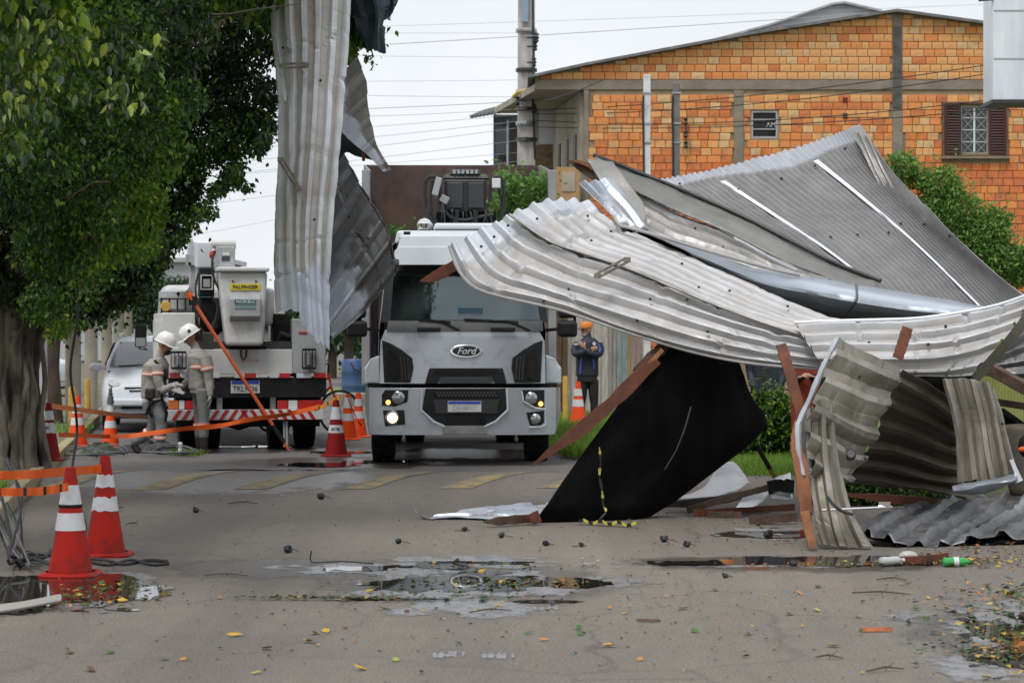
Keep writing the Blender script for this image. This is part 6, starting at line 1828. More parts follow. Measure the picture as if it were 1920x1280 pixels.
def make_sheet(name, ctrl, nribs, amp, m_, parent=None, prof=TRAP, nu=36, dent=.012, dscale=2.2, thick=.004, jag=(0, 0), wear=None, phase=0.0, crush=None, seed=0.0, skip=None, flip=1, crease=.012, kinks=()):
 S = sheet_surf(ctrl)
 vs_ = []
 if nribs:
  for k in range(nribs):
   for (o_, h) in prof: vs_.append(((k + o_) / nribs, h))
  vs_.append((1.0, prof[0][1]))
 else:
  vs_ = [(k / 10, 0) for k in range(11)]
 verts, uvs, wr_, rh_ = [], [], [], []
 e = 1e-3
 for j in range(nu + 1):
  for (v, h) in vs_:
   a = jag[0] * (.5 + .5 * mnoise.noise((v * 9, seed, 1.0))) + jag[0] * .4 * mnoise.noise((v * 37, seed, 5.0))
   b = jag[1] * (.5 + .5 * mnoise.noise((v * 9, seed, 2.0))) + jag[1] * .4 * mnoise.noise((v * 37, seed, 6.0))
   u = a + (1 - a - b) * j / nu
   p = S(u, v)
   du = S(min(u + e, 1), v) - S(max(u - e, 0), v)
   dv = S(u, min(v + e, 1)) - S(u, max(v - e, 0))
   n = du.cross(dv)
   if n.length < 1e-12: n = V((0, -1, 0))
   n.normalize()
   if n.y > 0: n = -n
   n *= flip
   k = 1.0
   if crush: k = crush(u, v)
   for (u0, w0, a0) in kinks:
    q_ = max(0, 1 - abs(u - u0 - .05 * mnoise.noise((v * 3, u0 * 40, seed))) / w0)
    if q_ > 0:
     g_ = max(0, .35 + mnoise.noise((v * 4.5, u0 * 90, seed + 2)))
     p = p - n * a0 * .8 * q_ * g_; k *= 1 - .5 * q_ * min(1, g_)
   cz = mnoise.noise(p * V((1.5, 1.5, 1.5)).x + V((seed * 3, 7, 0))); cz2 = mnoise.noise(p * 4.2 + V((0, seed, 9)))
   p = p + n * (amp * h * k + crease * (min(abs(cz), .22) / .22 - .7) + crease * .45 * (min(abs(cz2), .2) / .2 - .7) + dent * mnoise.noise(p * dscale + V((seed, 0, 0))) + dent * .3 * mnoise.noise(p * dscale * 3.1 + V((0, seed, 0))))
   verts.append(p); uvs.append((u, v)); rh_.append(h); wr_.append(max(0., min(1., wear(u, v))) if wear else 0.)
 nv = len(vs_)
 mb = MB()
 fs = []
 for j in range(nu):
  for i in range(nv - 1):
   if skip and skip((j + .5) / nu, (vs_[i][0] + vs_[i + 1][0]) / 2): continue
   fs.append((j * nv + i, j * nv + i + 1, (j + 1) * nv + i + 1, (j + 1) * nv + i))
 mb.add(verts, fs)
 o = obj(name, mb, m_, parent, smooth=(not nribs) or prof is SINE, solid=thick, fixn=False)
 me = o.data
 ul = me.uv_layers.new(name="UVMap")
 li = np.zeros(len(me.loops), np.int32); me.loops.foreach_get("vertex_index", li)
 ul.data.foreach_set("uv", np.array(uvs, np.float32)[li].ravel())
 a_ = me.attributes.new("wear", 'FLOAT', 'POINT'); a_.data.foreach_set("value", np.array(wr_, np.float32))
 a_ = me.attributes.new("ribh", 'FLOAT', 'POINT'); a_.data.foreach_set("value", np.array(rh_ if nribs else [.5] * len(rh_), np.float32))
 return o, S
def sheet(label, ctrl, nribs, amp, m_, screws=(), name='roof_sheet', cat='roof sheet', group=None, **kw):
 S = sheet_surf(ctrl)
 pts = [at(*c) for r in ctrl for c in r]
 base = V((sum(p.x for p in pts) / len(pts), sum(p.y for p in pts) / len(pts), min(p.z for p in pts)))
 t = thing(name, label, cat, base, group=group)
 o, S = make_sheet('ribbed_panel' if nribs else 'metal_panel', ctrl, nribs, amp, m_, t, **kw)
 for (u, v) in screws:
  p = S(u, v)
  du = (S(min(u + .01, 1), v) - S(max(u - .01, 0), v)); dv = (S(u, min(v + .01, 1)) - S(u, max(v - .01, 0)))
  n = du.cross(dv).normalized()
  if n.y > 0: n = -n
  q = p + n * (amp + .006)
  mb = MB(); R = n.to_track_quat('Z', 'Y').to_matrix()
  mb.lathe([(.014, -.006), (.013, .003), (.006, .005), (.006, .011)], q, 8, R); obj('roof_screw', mb, M['washer'], t)
 return t, S
def strap(t, a, b, w=.06):
 mb = MB(); d = (b - a).normalized()
 s = d.cross(V((0, 1, 0))).normalized() * w * .3
 mb.bar(a + s, b + s, w * .35, .02); mb.bar(a - s, b - s, w * .35, .02)
 mb.box(a, (w, .03, w * .7)); mb.box(b, (w, .035, w * .8))
 obj('fixing_bracket', mb, mat('bracket_metal', (.15, .135, .10), .5, metal=.4, col2=(.28, .26, .20), ns=12), t)
def ramp_(x, a, b): return max(0, min(1, (x - a) / (b - a)))
zn = lambda u, v: ramp_(u, .80 + .05 * mnoise.noise((v * 8, 0, 0)) - .02 * math.sin(v * 20), .815 + .05 * mnoise.noise((v * 8, 0, 0)) - .02 * math.sin(v * 20))
# ---- A: sheet hanging from above in front of the bucket truck
A = [[(506, -40, 24.35), (512, 90, 24.35), (523, 250, 24.3), (517, 400, 24.3), (513, 500, 24.25), (517, 600, 24.25)],
     [(540, -40, 24.0), (546, 90, 24.0), (552, 250, 23.95), (545, 400, 23.95), (545, 500, 23.95), (556, 588, 23.95)],
     [(580, -40, 23.9), (582, 90, 23.9), (578, 250, 23.85), (568, 400, 23.85), (568, 500, 23.85), (578, 628, 23.85)],
     [(622, -40, 23.9), (616, 90, 23.9), (606, 250, 23.85), (594, 400, 23.85), (590, 500, 23.85), (598, 660, 23.85)],
     [(657, -40, 24.1), (650, 90, 24.1), (637, 250, 24.05), (624, 400, 24.0), (616, 500, 24.0), (613, 664, 24.0)]]
tA, SA = sheet('long pale ribbed roof sheet hanging upright beside the tree in front of bucket truck', A, 6, .045, M['sheet_hung'], [(.28, .66), (.5, .33), (.2, .2), (.62, .7)], jag=(0, .045), wear=zn, kinks=((.19, .012, .025), (.27, .010, .04), (.7, .014, .02), (.83, .012, .035)), dent=.012, dscale=1.3, nu=110, seed=3, prof=TRAPS,
               crush=lambda u, v: 1 - .45 * math.exp(-((u - .27) / .03) ** 2 - ((v - .3) / .15) ** 2) + .15 * mnoise.noise((u * 9, v * 5, 1)))
strap(tA, at(529, 124, 23.78), at(574, 122, 23.76))
strap(tA, at(526, 299, 23.8), at(560, 354, 23.76))
mb = MB(); mb.grid([[at(510 + 3 * i, 60 + 16 * i, 24.1 - .02 * i), at(513 + 3 * i + (3 if i < 8 else 0), 62 + 16 * i, 23.95)] for i in range(9)])
obj('bent_flange', mb, M['skylight'], tA, solid=.004)
mb = MB(); mb.grid([[at(a, b, 23.95), at(a + 4, b + 3, 23.9), at(c, d, 23.95)] for a, b, c, d in ((560, 560, 578, 585), (572, 585, 587, 592), (585, 560, 591, 600))])
obj('torn_flap', mb, M['sheet_zinc'], tA, solid=.004)
# ---- B: fan sheet behind it
B = [[(555, 420, 24.9), (600, 350, 24.9), (640, 296, 24.95), (647, 288, 24.95)],
     [(570, 500, 24.7), (620, 425, 24.75), (668, 352, 24.8), (676, 342, 24.8)],
     [(590, 565, 24.6), (642, 490, 24.6), (700, 405, 24.65), (708, 392, 24.65)],
     [(612, 610, 24.5), (664, 535, 24.5), (723, 455, 24.55), (732, 440, 24.55)],
     [(618, 640, 24.55), (680, 588, 24.55), (738, 520, 24.6), (745, 508, 24.6)]]
sheet('dark grey fan of ribbed sheet hanging beside the silver cab windscreen', B, 6, .04, M['sheet_dark'], [(.5, .35), (.55, .6), (.4, .8)], jag=(.06, .05), kinks=((.5, .02, .05), (.75, .02, .05)), nu=60, dent=.015, seed=6,
      wear=lambda u, v: .75 * ramp_(.38 - u + .05 * math.sin(v * 30), 0, .02) * ramp_(v, .45, .6))
# ---- C: torn upper sheet against the sky
Cc = [[(610, 175, 25.1), (640, 140, 25.1), (672, 106, 25.1)], [(618, 222, 25), (652, 190, 25), (689, 152, 25)], [(640, 248, 24.95), (665, 222, 24.95), (691, 200, 24.95)],
      [(664, 272, 24.9), (684, 250, 24.9), (699, 238, 24.9)], [(690, 292, 24.9), (703, 282, 24.9), (708, 275, 24.9)], [(718, 322, 24.9), (728, 320, 24.9), (734, 318, 24.9)]]
sheet('torn pale ribbed sheet edge jutting out against the sky above the cab', Cc, 5, .04, M['sheet_mid'], jag=(.03, .03), dent=.015, seed=9, wear=lambda u, v: ramp_(.48 - u + .1 * math.sin(v * 17), 0, .04), nu=20)
Cd = [[(630, 205, 25.3), (655, 212, 25.3), (672, 240, 25.3), (708, 296, 25.3)], [(628, 260, 25.35), (650, 262, 25.35), (672, 282, 25.35), (704, 301, 25.35)], [(632, 340, 25.4), (645, 288, 25.4), (668, 292, 25.4), (700, 303, 25.4)]]
tq, _ = sheet('dark blue green underside scrap below the torn pale sheet edge', Cd, 0, 0, mat('teal_dark', (.018, .03, .033), .5, col2=(.03, .045, .05), ns=4), name='metal_scrap', cat='scrap metal', dent=.02, nu=14)
mb = MB(); mb.bar(at(678, 262, 25.2), at(682, 302, 25.2), .05, .03); tag(obj('timber_stub', mb, M['wood']), 'short brown stick of timber stuck to the dark scrap in the sky', 'timber')
# ---- D: dark scrap at the very top
D = [[(640, -30, 25.2), (660, 20, 25.2), (672, 60, 25.2), (690, 82, 25.2)], [(690, -30, 25), (705, 20, 25), (706, 60, 25), (706, 96, 25)], [(750, -30, 25.1), (744, 6, 25.1), (716, 44, 25.1), (718, 102, 25.1)]]
sheet('dark ribbed scrap hanging in the leaves right of the upright sheet', D, 3, .04, mat('teal_scrap', (.03, .045, .06), .4, metal=.4, col2=(.05, .07, .09), ns=4), name='metal_scrap', cat='scrap metal', dent=.02, nu=16, seed=2)
# ---- E1: long front sheet whose crushed end points at the truck
E1 = [[(958, 402, 22.0), (992, 428, 21.9), (1030, 452, 21.8), (1092, 476, 21.6), (1184, 508, 21.4), (1300, 556, 21.1), (1410, 600, 20.8), (1562, 648, 20.5)],
      [(925, 418, 21.9), (962, 455, 21.75), (1005, 482, 21.6), (1075, 512, 21.4), (1180, 545, 21.2), (1300, 588, 20.95), (1410, 622, 20.7), (1560, 660, 20.4)],
      [(882, 440, 21.8), (915, 485, 21.65), (958, 518, 21.45), (1050, 550, 21.25), (1170, 586, 21.0), (1300, 628, 20.8), (1410, 654, 20.6), (1555, 676, 20.3)],
      [(842, 462, 21.8), (862, 510, 21.6), (905, 546, 21.4), (1050, 581, 21.15), (1180, 624, 20.95), (1300, 660, 20.75), (1410, 681, 20.55), (1550, 692, 20.3)]]
crE = lambda u, v: 1 - .35 * math.exp(-((u - .22) / .06) ** 2) - .2 * max(0, 1 - u / .1)
tE1, SE1 = sheet('long pale ribbed sheet stretched across with its crushed end before the truck', E1, 5, .052, M['sheet_pale'], [(.07, .25), (.08, .48), (.09, .66), (.45, .62), (.62, .42), (.6, .75), (.4, .97), (.75, .6), (.7, .2)], jag=(.012, 0), dent=.012, dscale=1.6, nu=120, kinks=((.14, .03, .06), (.3, .02, .05), (.46, .012, .04), (.63, .015, .05), (.8, .012, .04), (.9, .015, .05)), crease=.014, seed=11, crush=crE,
                 wear=lambda u, v: .55 * ramp_(.16 + .05 * mnoise.noise((v * 6, 3, 0)) - u, 0, .06))
strap(tE1, at(1120, 517, 20.95), at(1176, 487, 21.05))
mb = MB(); mb.tube([SE1(k / 30, 1.0) + V((0, -.02, 0)) for k in range(31)], .014, 6); obj('folded_edge', mb, M['sheet_pale'], tE1, smooth=True)
# ---- E2: sheet lapped over it
E2 = [[(1112, 384, 22.6), (1150, 412, 22.5), (1212, 446, 22.3), (1292, 480, 22.0), (1420, 538, 21.6), (1510, 578, 21.2), (1588, 604, 20.9)],
      [(1060, 376, 22.3), (1098, 415, 22.2), (1160, 450, 22.0), (1250, 488, 21.75), (1370, 540, 21.4), (1480, 588, 21.0), (1576, 618, 20.75)],
      [(1010, 380, 22.05), (1060, 425, 21.95), (1115, 458, 21.8), (1215, 495, 21.55), (1330, 548, 21.2), (1445, 592, 20.85), (1566, 632, 20.6)],
      [(955, 400, 21.85), (1000, 433, 21.75), (1040, 455, 21.6), (1100, 476, 21.45), (1190, 508, 21.25), (1300, 553, 21.0), (1412, 598, 20.7), (1560, 645, 20.4)][0:1] + [(1030, 450, 21.65), (1092, 472, 21.5), (1185, 504, 21.3), (1298, 552, 21.0), (1412, 596, 20.7), (1560, 644, 20.4)]]
crE2 = lambda u, v: .32 + .68 * math.exp(-(u / .28) ** 2)
tE2, SE2 = sheet('pale ribbed sheet lapped over the long one with rusty fixings', E2, 6, .045, M['sheet_pale'], [(.08, .9), (.16, .32), (.33, .75), (.3, .35), (.55, .4), (.7, .55), (.66, .85), (.82, .3)], jag=(.015, 0), dent=.012, dscale=1.6, nu=110, kinks=((.12, .03, .06), (.27, .02, .05), (.5, .012, .03), (.7, .012, .03)), crease=.014, seed=14, crush=crE2,
                 wear=lambda u, v: .6 * ramp_(.12 + .05 * mnoise.noise((v * 6, 8, 0)) - u, 0, .05))
mb = MB(); mb.tube([SE2(k / 30, 1.0) + V((0, -.03, -.01)) for k in range(31)], .014, 6); obj('folded_edge', mb, M['sheet_mid'], tE2, smooth=True)
# ---- F: sheet sweeping up to the right
F = [[(1490, 607, 20.5), (1560, 604, 20.4), (1640, 602, 20.3), (1720, 599, 20.2), (1800, 588, 20.1), (1870, 574, 20.0), (1935, 552, 19.9)],
     [(1510, 640, 20.2), (1570, 637, 20.15), (1640, 634, 20.1), (1720, 631, 20.0), (1795, 620, 19.9), (1860, 606, 19.85), (1918, 588, 19.8)],
     [(1530, 668, 20.0), (1580, 668, 19.95), (1650, 668, 19.9), (1720, 667, 19.85), (1785, 660, 19.8), (1840, 648, 19.75), (1886, 632, 19.7)],
     [(1545, 694, 20.0), (1600, 697, 19.95), (1660, 701, 19.9), (1715, 704, 19.85), (1765, 706, 19.8), (1795, 706, 19.75), (1822, 704, 19.7)]]
tF, SF_ = sheet('cream ribbed sheet sweeping up to the right above the twisted sheet', F, 5, .045, M['sheet_pale'], [(.3, .5), (.55, .55), (.62, .3), (.25, .85)], kinks=((.28, .015, .05), (.5, .014, .04), (.7, .018, .06), (.86, .015, .05)), dent=.012, dscale=1.5, nu=90, seed=17, crush=lambda u, v: 1 + .15 * mnoise.noise((u * 8, v * 4, 2)), wear=lambda u, v: .25 * ramp_(.12 - v, 0, .05))
mb = MB(); mb.tube([SF_(k / 30, 0) + V((0, -.02, .01)) for k in range(31)], .016, 6); obj('folded_edge', mb, M['skylight'], tF, smooth=True)
mb = MB(); mb.grid([[SF_(1, v) + V((0, .0, 0)), SF_(1, v) + V((.10 * (1 - .3 * v), .12, -.06))] for v in [k / 10 for k in range(11)]]); obj('end_flashing', mb, M['flashing'], tF, solid=.004)
# ---- G: big fine-ribbed sheet behind
G = [[(1215, 338, 25.4), (1245, 362, 25.2), (1340, 425, 24.6), (1450, 490, 23.6), (1585, 565, 22.5)],
     [(1318, 322, 25.6), (1345, 345, 25.4), (1440, 408, 24.7), (1545, 478, 23.6), (1670, 575, 22.3)],
     [(1440, 292, 25.8), (1475, 322, 25.5), (1570, 395, 24.7), (1675, 480, 23.5), (1790, 598, 22.0)],
     [(1555, 258, 26.0), (1580, 290, 25.7), (1662, 372, 24.8), (1762, 470, 23.4), (1905, 612, 21.7)],
     [(1612, 236, 26.1), (1640, 276, 25.8), (1712, 362, 24.8), (1805, 456, 23.3), (1900, 540, 22.3), (1990, 612, 21.5)]]
tG, SG_ = sheet('huge grey fine ribbed roof sheet sloping down in front of the brick gable', G, 40, .022, M['sheet_grey'], [(.33, .28), (.3, .45), (.28, .6), (.22, .78), (.16, .9), (.62, .12), (.66, .35), (.65, .45), (.66, .58), (.64, .68), (.62, .82), (.6, .95), (.2, .1)], prof=SINE, nu=54, dent=.03, dscale=1.1, seed=20,
    jag=(.012, 0), wear=lambda u, v: .45 * ramp_(.21 - .03 * math.sin(v * 9) - u, 0, .02))  # top lip lightened to paint the sky it catches
for (a, b, w) in ((.27, .28, .020), (.62, .66, .020)):
 g = []
 for k in range(41):
  u = .25 + .72 * k / 40
  v = a + (b - a) * k / 40
  ww = w * (1 - .45 * k / 40)
  row = []
  for q in (-1, 0, 1):
   p = SG_(u, v + ww * q * .5)
   n = V((0, -.6, .8)); row.append(p + n * .028)
  g.append(row)
 mb = MB(); mb.grid(g); obj('white_strip', mb, M['skylight'], tG, solid=.004)
R1 = [[(1612, 236, 26.0), (1660, 330, 25.6), (1705, 392, 25.1), (1790, 452, 24.2), (1870, 518, 23.2), (1935, 560, 22.6)], [(1598, 252, 25.8), (1640, 330, 25.3), (1690, 385, 24.8), (1775, 456, 23.8), (1860, 530, 22.8), (1935, 585, 22.1)],
      [(1615, 240, 25.5), (1658, 322, 25.2), (1702, 372, 24.8), (1795, 452, 23.8), (1880, 522, 22.8), (1945, 575, 22.0)]]
make_sheet('ridge_cap', [R1[0], R1[1]], 0, 0, M['sheet_mid'], tG, dent=.02, nu=30)
make_sheet('ridge_fold', [[(1600, 248, 25.6), (1640, 330, 25.2), (1685, 400, 24.7), (1700, 420, 24.5)], [(1628, 262, 25.6), (1662, 325, 25.2), (1695, 380, 24.7), (1712, 405, 24.5)]], 2, .03, M['sheet_mid'], tG, nu=20)
# ---- H: folded flashing beam and the strips under it
Hm = [[(1112, 292, 23.6), (1180, 318, 23.6), (1290, 362, 23.5), (1390, 406, 23.3), (1480, 452, 23.0), (1560, 492, 22.7), (1650, 528, 22.4)],
      [(1125, 312, 23.4), (1190, 345, 23.4), (1290, 388, 23.3), (1390, 430, 23.1), (1475, 475, 22.8), (1555, 512, 22.5), (1645, 540, 22.3)],
      [(1150, 335, 23.3), (1205, 365, 23.3), (1290, 405, 23.2), (1375, 440, 23.0), (1465, 488, 22.7), (1545, 520, 22.4), (1640, 549, 22.2)]]
tH, SH_ = sheet('blotchy grey folded flashing beam running diagonally over the wreck', Hm, 0, 0, M['flashing'], name='flashing_beam', cat='flashing', nu=44, dent=.02, thick=.01)
mb = MB(); mb.tube([SH_(k / 30, 0) + V((0, -.03, .005)) for k in range(31)], .022, 6); obj('rolled_edge', mb, M['dark_steel'], tH, smooth=True)
sheet('flat grey bent flashing leaf folded down left of the beam', [[(1100, 300, 23.2), (1128, 345, 23.1), (1165, 395, 22.8), (1195, 424, 22.6)], [(1125, 300, 23.25), (1160, 350, 23.1), (1190, 392, 22.8), (1206, 418, 22.6)], [(1150, 304, 23.3), (1185, 352, 23.1), (1205, 382, 22.9), (1212, 402, 22.7)]], 0, 0, M['sheet_mid'],
      name='flashing_leaf', cat='flashing', nu=20, dent=.012, thick=.008)
H2 = [[(1180, 352, 23.5), (1260, 396, 23.4), (1370, 442, 23.1), (1460, 488, 22.8), (1560, 530, 22.4)], [(1185, 388, 23.2), (1260, 430, 23.1), (1360, 468, 22.9), (1440, 500, 22.6), (1530, 530, 22.3)], [(1170, 425, 22.8), (1240, 450, 22.8), (1320, 475, 22.6), (1400, 500, 22.4), (1500, 528, 22.2)]]
sheet('grey ribbed strip lying between the flashing beam and the gutter', H2, 4, .035, M['sheet_mid'], [(.5, .6), (.35, .3)], nu=40, dent=.02, seed=25)
mb = MB(); g = [[SH_(u, 1.0) + V((0, -.08, -.02 - .02 * q)) for q in (0, 1)] for u in np.linspace(.5, .72, 12)]; mb.grid(g); obj('white_edge', mb, M['skylight'], tH, solid=.004)
H3 = [[(1142, 330, 22.9), (1175, 370, 22.8), (1210, 420, 22.6), (1216, 430, 22.6)], [(1112, 338, 22.7), (1145, 380, 22.6), (1185, 425, 22.4), (1195, 432, 22.4)], [(1082, 340, 22.6), (1120, 378, 22.5), (1158, 415, 22.3), (1172, 428, 22.3)]]
sheet('short bluish ribbed sheet end poking out below the bent flashing leaf', H3, 3, .04, M['sheet_zinc'], nu=20, dent=.015, jag=(.05, 0), seed=28, wear=lambda u, v: .5 * ramp_(.35 - u, 0, .1))
mb = MB(); mb.tube([crom([at(*c) for c in ((1150, 404, 22.3), (1162, 422, 22.2), (1180, 427, 22.15), (1240, 444, 22.1), (1340, 474, 22.0), (1430, 500, 22.0), (1500, 516, 22.0))], k / 30) for k in range(31)], .016, 7)
tag(obj('sheet_edge_rail', mb, M['sheet_pale'], smooth=True), 'thin bright curled metal edge curving over the dark gap', 'metal strip')
# ---- I: shining gutter
I_ = [[(1230, 440, 22.4), (1330, 474, 22.3), (1420, 504, 22.2), (1520, 520, 22.1), (1640, 540, 21.9), (1760, 560, 21.7), (1880, 578, 21.4)],
      [(1240, 448, 22.2), (1330, 484, 22.05), (1420, 514, 21.95), (1520, 530, 21.85), (1640, 552, 21.7), (1760, 570, 21.5), (1880, 584, 21.25)],
      [(1250, 455, 22.05), (1335, 492, 21.9), (1425, 526, 21.8), (1520, 544, 21.7), (1640, 566, 21.55), (1755, 582, 21.4), (1875, 592, 21.2)],
      [(1265, 460, 22.1), (1345, 502, 22.0), (1425, 540, 21.85), (1515, 562, 21.75), (1630, 582, 21.6), (1745, 594, 21.45), (1860, 598, 21.3)],
      [(1290, 470, 22.3), (1360, 512, 22.2), (1430, 552, 22.1), (1515, 582, 22.0), (1610, 600, 21.9), (1730, 606, 21.7), (1850, 604, 21.5)]]
tI, SI_ = sheet('long shiny bluish gutter curving under the big grey sheet', I_, 0, 0, M['gutter'], name='gutter', cat='gutter', nu=60, dent=.012, thick=.006, wear=lambda u, v: .8 * math.exp(-((v - .33) / .12) ** 2) * ramp_(u, .3, .55))  # pale stripe paints the sky highlight along the crest
for u in (.62,):
 mb = MB(); mb.tube([SI_(u, v / 10) + V((0, -.012, .006)) for v in range(11)], .012, 6); obj('joint_band', mb, M['sheet_dark'], tI)
# black underlay sheet added behind the gap so it reads black
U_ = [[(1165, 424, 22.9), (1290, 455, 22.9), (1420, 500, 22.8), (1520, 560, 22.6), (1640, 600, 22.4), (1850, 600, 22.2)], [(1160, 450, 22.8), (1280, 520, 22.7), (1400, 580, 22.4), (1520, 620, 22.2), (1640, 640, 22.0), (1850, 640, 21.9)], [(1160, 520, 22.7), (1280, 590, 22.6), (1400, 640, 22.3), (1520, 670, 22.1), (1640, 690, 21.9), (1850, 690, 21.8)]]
sheet('plain black underlay seen in the dark gap below the gutter', U_, 0, 0, M['flat_black'], name='infill_sheet', cat='infill', nu=20, dent=.02)
# ---- J: black panel leaning from the ground
J = [[(1002, 980, 20.72), (1050, 979, 20.8), (1110, 978, 20.95), (1180, 975, 21.1), (1232, 964, 21.5)],
     [(1068, 884, 20.75), (1120, 886, 20.8), (1180, 890, 21.0), (1250, 895, 21.2), (1322, 893, 21.6)],
     [(1140, 784, 20.85), (1200, 785, 20.9), (1265, 800, 21.05), (1345, 815, 21.3), (1440, 800, 21.7)],
     [(1205, 692, 20.95), (1250, 700, 21.0), (1300, 715, 21.2), (1355, 735, 21.35), (1408, 740, 21.6)],
     [(1245, 640, 21.0), (1275, 648, 21.1), (1310, 655, 21.3), (1345, 660, 21.4), (1386, 680, 21.5)]]
tJ, SJ = sheet('big black felt covered panel slanting from the road up to the roof sheets', J, 0, 0, M['panel_felt'], name='black_panel', cat='roof panel', nu=44, dent=.05, dscale=1.5, thick=.02, crease=.02, jag=(.008, .006))
mb = MB(); pp = [at(a, b, y) for a, b, y in ((1296, 762, 20.95), (1284, 805, 20.9), (1268, 845, 20.88), (1247, 880, 20.88))]
mb.grid([[q + V((-.008, 0, 0)), q + V((0, -.006, 0)), q + V((.006 - .0015 * i, 0, 0))] for i, q in enumerate(pp)]); obj('crease_strip', mb, M['dark_steel'], tJ, solid=.003)
tp = thing('hazard_tape', 'yellow and black hazard tape hanging down the front of the black panel', 'hazard tape', at(1128, 960, 20.5))
pp = [at(a, b, y) for a, b, y in ((1124, 838, 20.72), (1126, 865, 20.72), (1124, 890, 20.72), (1129, 920, 20.70), (1131, 945, 20.70), (1136, 958, 20.66), (1124, 974, 20.6))]
cs = [crom(pp, k / 24) for k in range(25)]
for k in range(24):
 a, b = cs[k], cs[k + 1]
 w = .012 * (.4 + .6 * abs(math.sin(k * .8)))
 mb = MB(); mb.grid([[a + V((-w, 0, 0)), a + V((w, -.004, 0))], [b + V((-w, 0, 0)), b + V((w, -.004, 0))]])
 obj('tape_band', mb, M['ty'] if (k // 2) % 3 == 0 else M['black_plastic'], tp, solid=.002)
tp = thing('hazard_tape', 'strip of yellow black hazard tape lying under the black panel', 'hazard tape', gp(1140, 985))
for k in range(12):
 a, b = gp(1085 + k * 9, 984 + .5 * k), gp(1094 + k * 9, 984.5 + .5 * k)
 a.z = .02 + .015 * math.sin(k * 1.7); b.z = .02 + .015 * math.sin((k + 1) * 1.7)
 mb = MB(); mb.grid([[a, a + V((0, .06, .02))], [b, b + V((0, .06, .02))]]); obj('tape_band', mb, M['ty'] if k % 2 else M['black_plastic'], tp, solid=.002)
tp = thing('hazard_tape', 'twisted yellow black hazard tape slanting down to the sheet scraps right of bush', 'hazard tape', at(1470, 905, 23))
cs = [crom([at(a, b, y) for a, b, y in ((1418, 835, 22.4), (1436, 866, 22.6), (1448, 888, 22.8), (1460, 904, 22.9), (1470, 908, 23))], k / 10) for k in range(11)]
for k in range(10):
 a, b = cs[k], cs[k + 1]; w = .022
 mb = MB(); mb.grid([[a + V((-w, 0, 0)), a + V((w, 0, .01))], [b + V((-w, 0, 0)), b + V((w, 0, .01))]]); obj('tape_band', mb, M['ty'] if (k // 2) % 2 == 0 and k > 2 else M['black_plastic'], tp, solid=.002)
# ---- K: twisted sheet at right
K1 = [[(1573, 634, 19.05), (1610, 652, 19.15), (1650, 672, 19.25), (1692, 692, 19.4)],
      [(1550, 690, 18.9), (1592, 706, 19.0), (1632, 724, 19.15), (1672, 738, 19.3)],
      [(1530, 740, 18.75), (1575, 760, 18.85), (1618, 778, 19.0), (1655, 786, 19.15)],
      [(1512, 790, 18.65), (1558, 812, 18.85), (1602, 834, 19.05), (1626, 838, 19.2)],
      [(1512, 845, 18.55), (1548, 862, 18.7), (1582, 878, 18.9), (1604, 880, 19.05)],
      [(1520, 890, 18.5), (1545, 900, 18.65), (1565, 906, 18.8), (1578, 906, 18.95)]]
tK, SK = sheet('twisted dirty ribbed sheet standing on edge with a bright folded rim', K1, 5, .06, M['sheet_twist'], [(.9, .7), (.4, .2)], nu=30, dent=.012, dscale=2, seed=31, jag=(0, .05), prof=WIDE, crease=.025)
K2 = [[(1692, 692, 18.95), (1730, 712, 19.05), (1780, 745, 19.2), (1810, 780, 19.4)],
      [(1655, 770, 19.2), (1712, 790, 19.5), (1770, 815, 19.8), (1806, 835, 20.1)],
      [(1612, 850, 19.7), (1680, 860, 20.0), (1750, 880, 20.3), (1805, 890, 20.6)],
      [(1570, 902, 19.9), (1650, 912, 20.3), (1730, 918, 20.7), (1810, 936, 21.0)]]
make_sheet('rear_panel', K2, 6, .05, M['sheet_under_shade'], tK, prof=WIDE, nu=34, dent=.015, dscale=2, seed=33)
K3 = [[(1500, 790, 18.72), (1500, 850, 18.68), (1508, 900, 18.6), (1520, 960, 18.45), (1536, 1022, 18.35)], [(1535, 750, 18.75), (1540, 850, 18.65), (1548, 920, 18.5), (1560, 980, 18.35), (1575, 1026, 18.3)], [(1556, 770, 18.85), (1570, 870, 18.7), (1585, 930, 18.55), (1604, 975, 18.4), (1640, 1030, 18.3)]]
make_sheet('lower_panel', K3, 3, .045, M['sheet_dirty'], tK, prof=TRAPS, nu=34, dent=.015, seed=35, jag=(0, .02))
rim_pts = [(1573, 632, 18.6), (1548, 680, 18.55), (1525, 735, 18.55), (1502, 786, 18.58), (1498, 800, 18.58), (1500, 850, 18.52), (1508, 890, 18.46)]
rp = [at(*c) for c in rim_pts]
g = []
for k in range(31):
 q = crom(rp, k / 30); w = .024 + .012 * mnoise.noise((k * .4, 0, 0))
 g.append([q + V((-w, .02, 0)), q + V((0, -.02, 0)), q + V((w * .8, .03, 0))])
mb = MB(); mb.grid(g); obj('folded_rim', mb, M['rim_zinc'], tK, solid=.005)
mb = MB(); mb.tube([at(1539, 956, 18.05), at(1672, 950, 18.6)], .012, 7); mb.box(at(1658, 946, 18.55), (.09, .03, .05)); tag(obj('metal_rod', mb, M['chrome'], smooth=True), 'thin bright metal rod with a clamp lying across the twisted sheet foot', 'metal rod')
mb = MB(); mb.tube([crom([at(a, b, y) for a, b, y in ((1552, 932, 18.2), (1565, 948, 18.1), (1580, 958, 18.1), (1600, 964, 18.1))], k / 8) for k in range(9)], .014, 6); tag(obj('bent_strip', mb, M['dark_steel'], smooth=True), 'dark curled metal strip at the foot of the twisted sheet', 'metal strip')
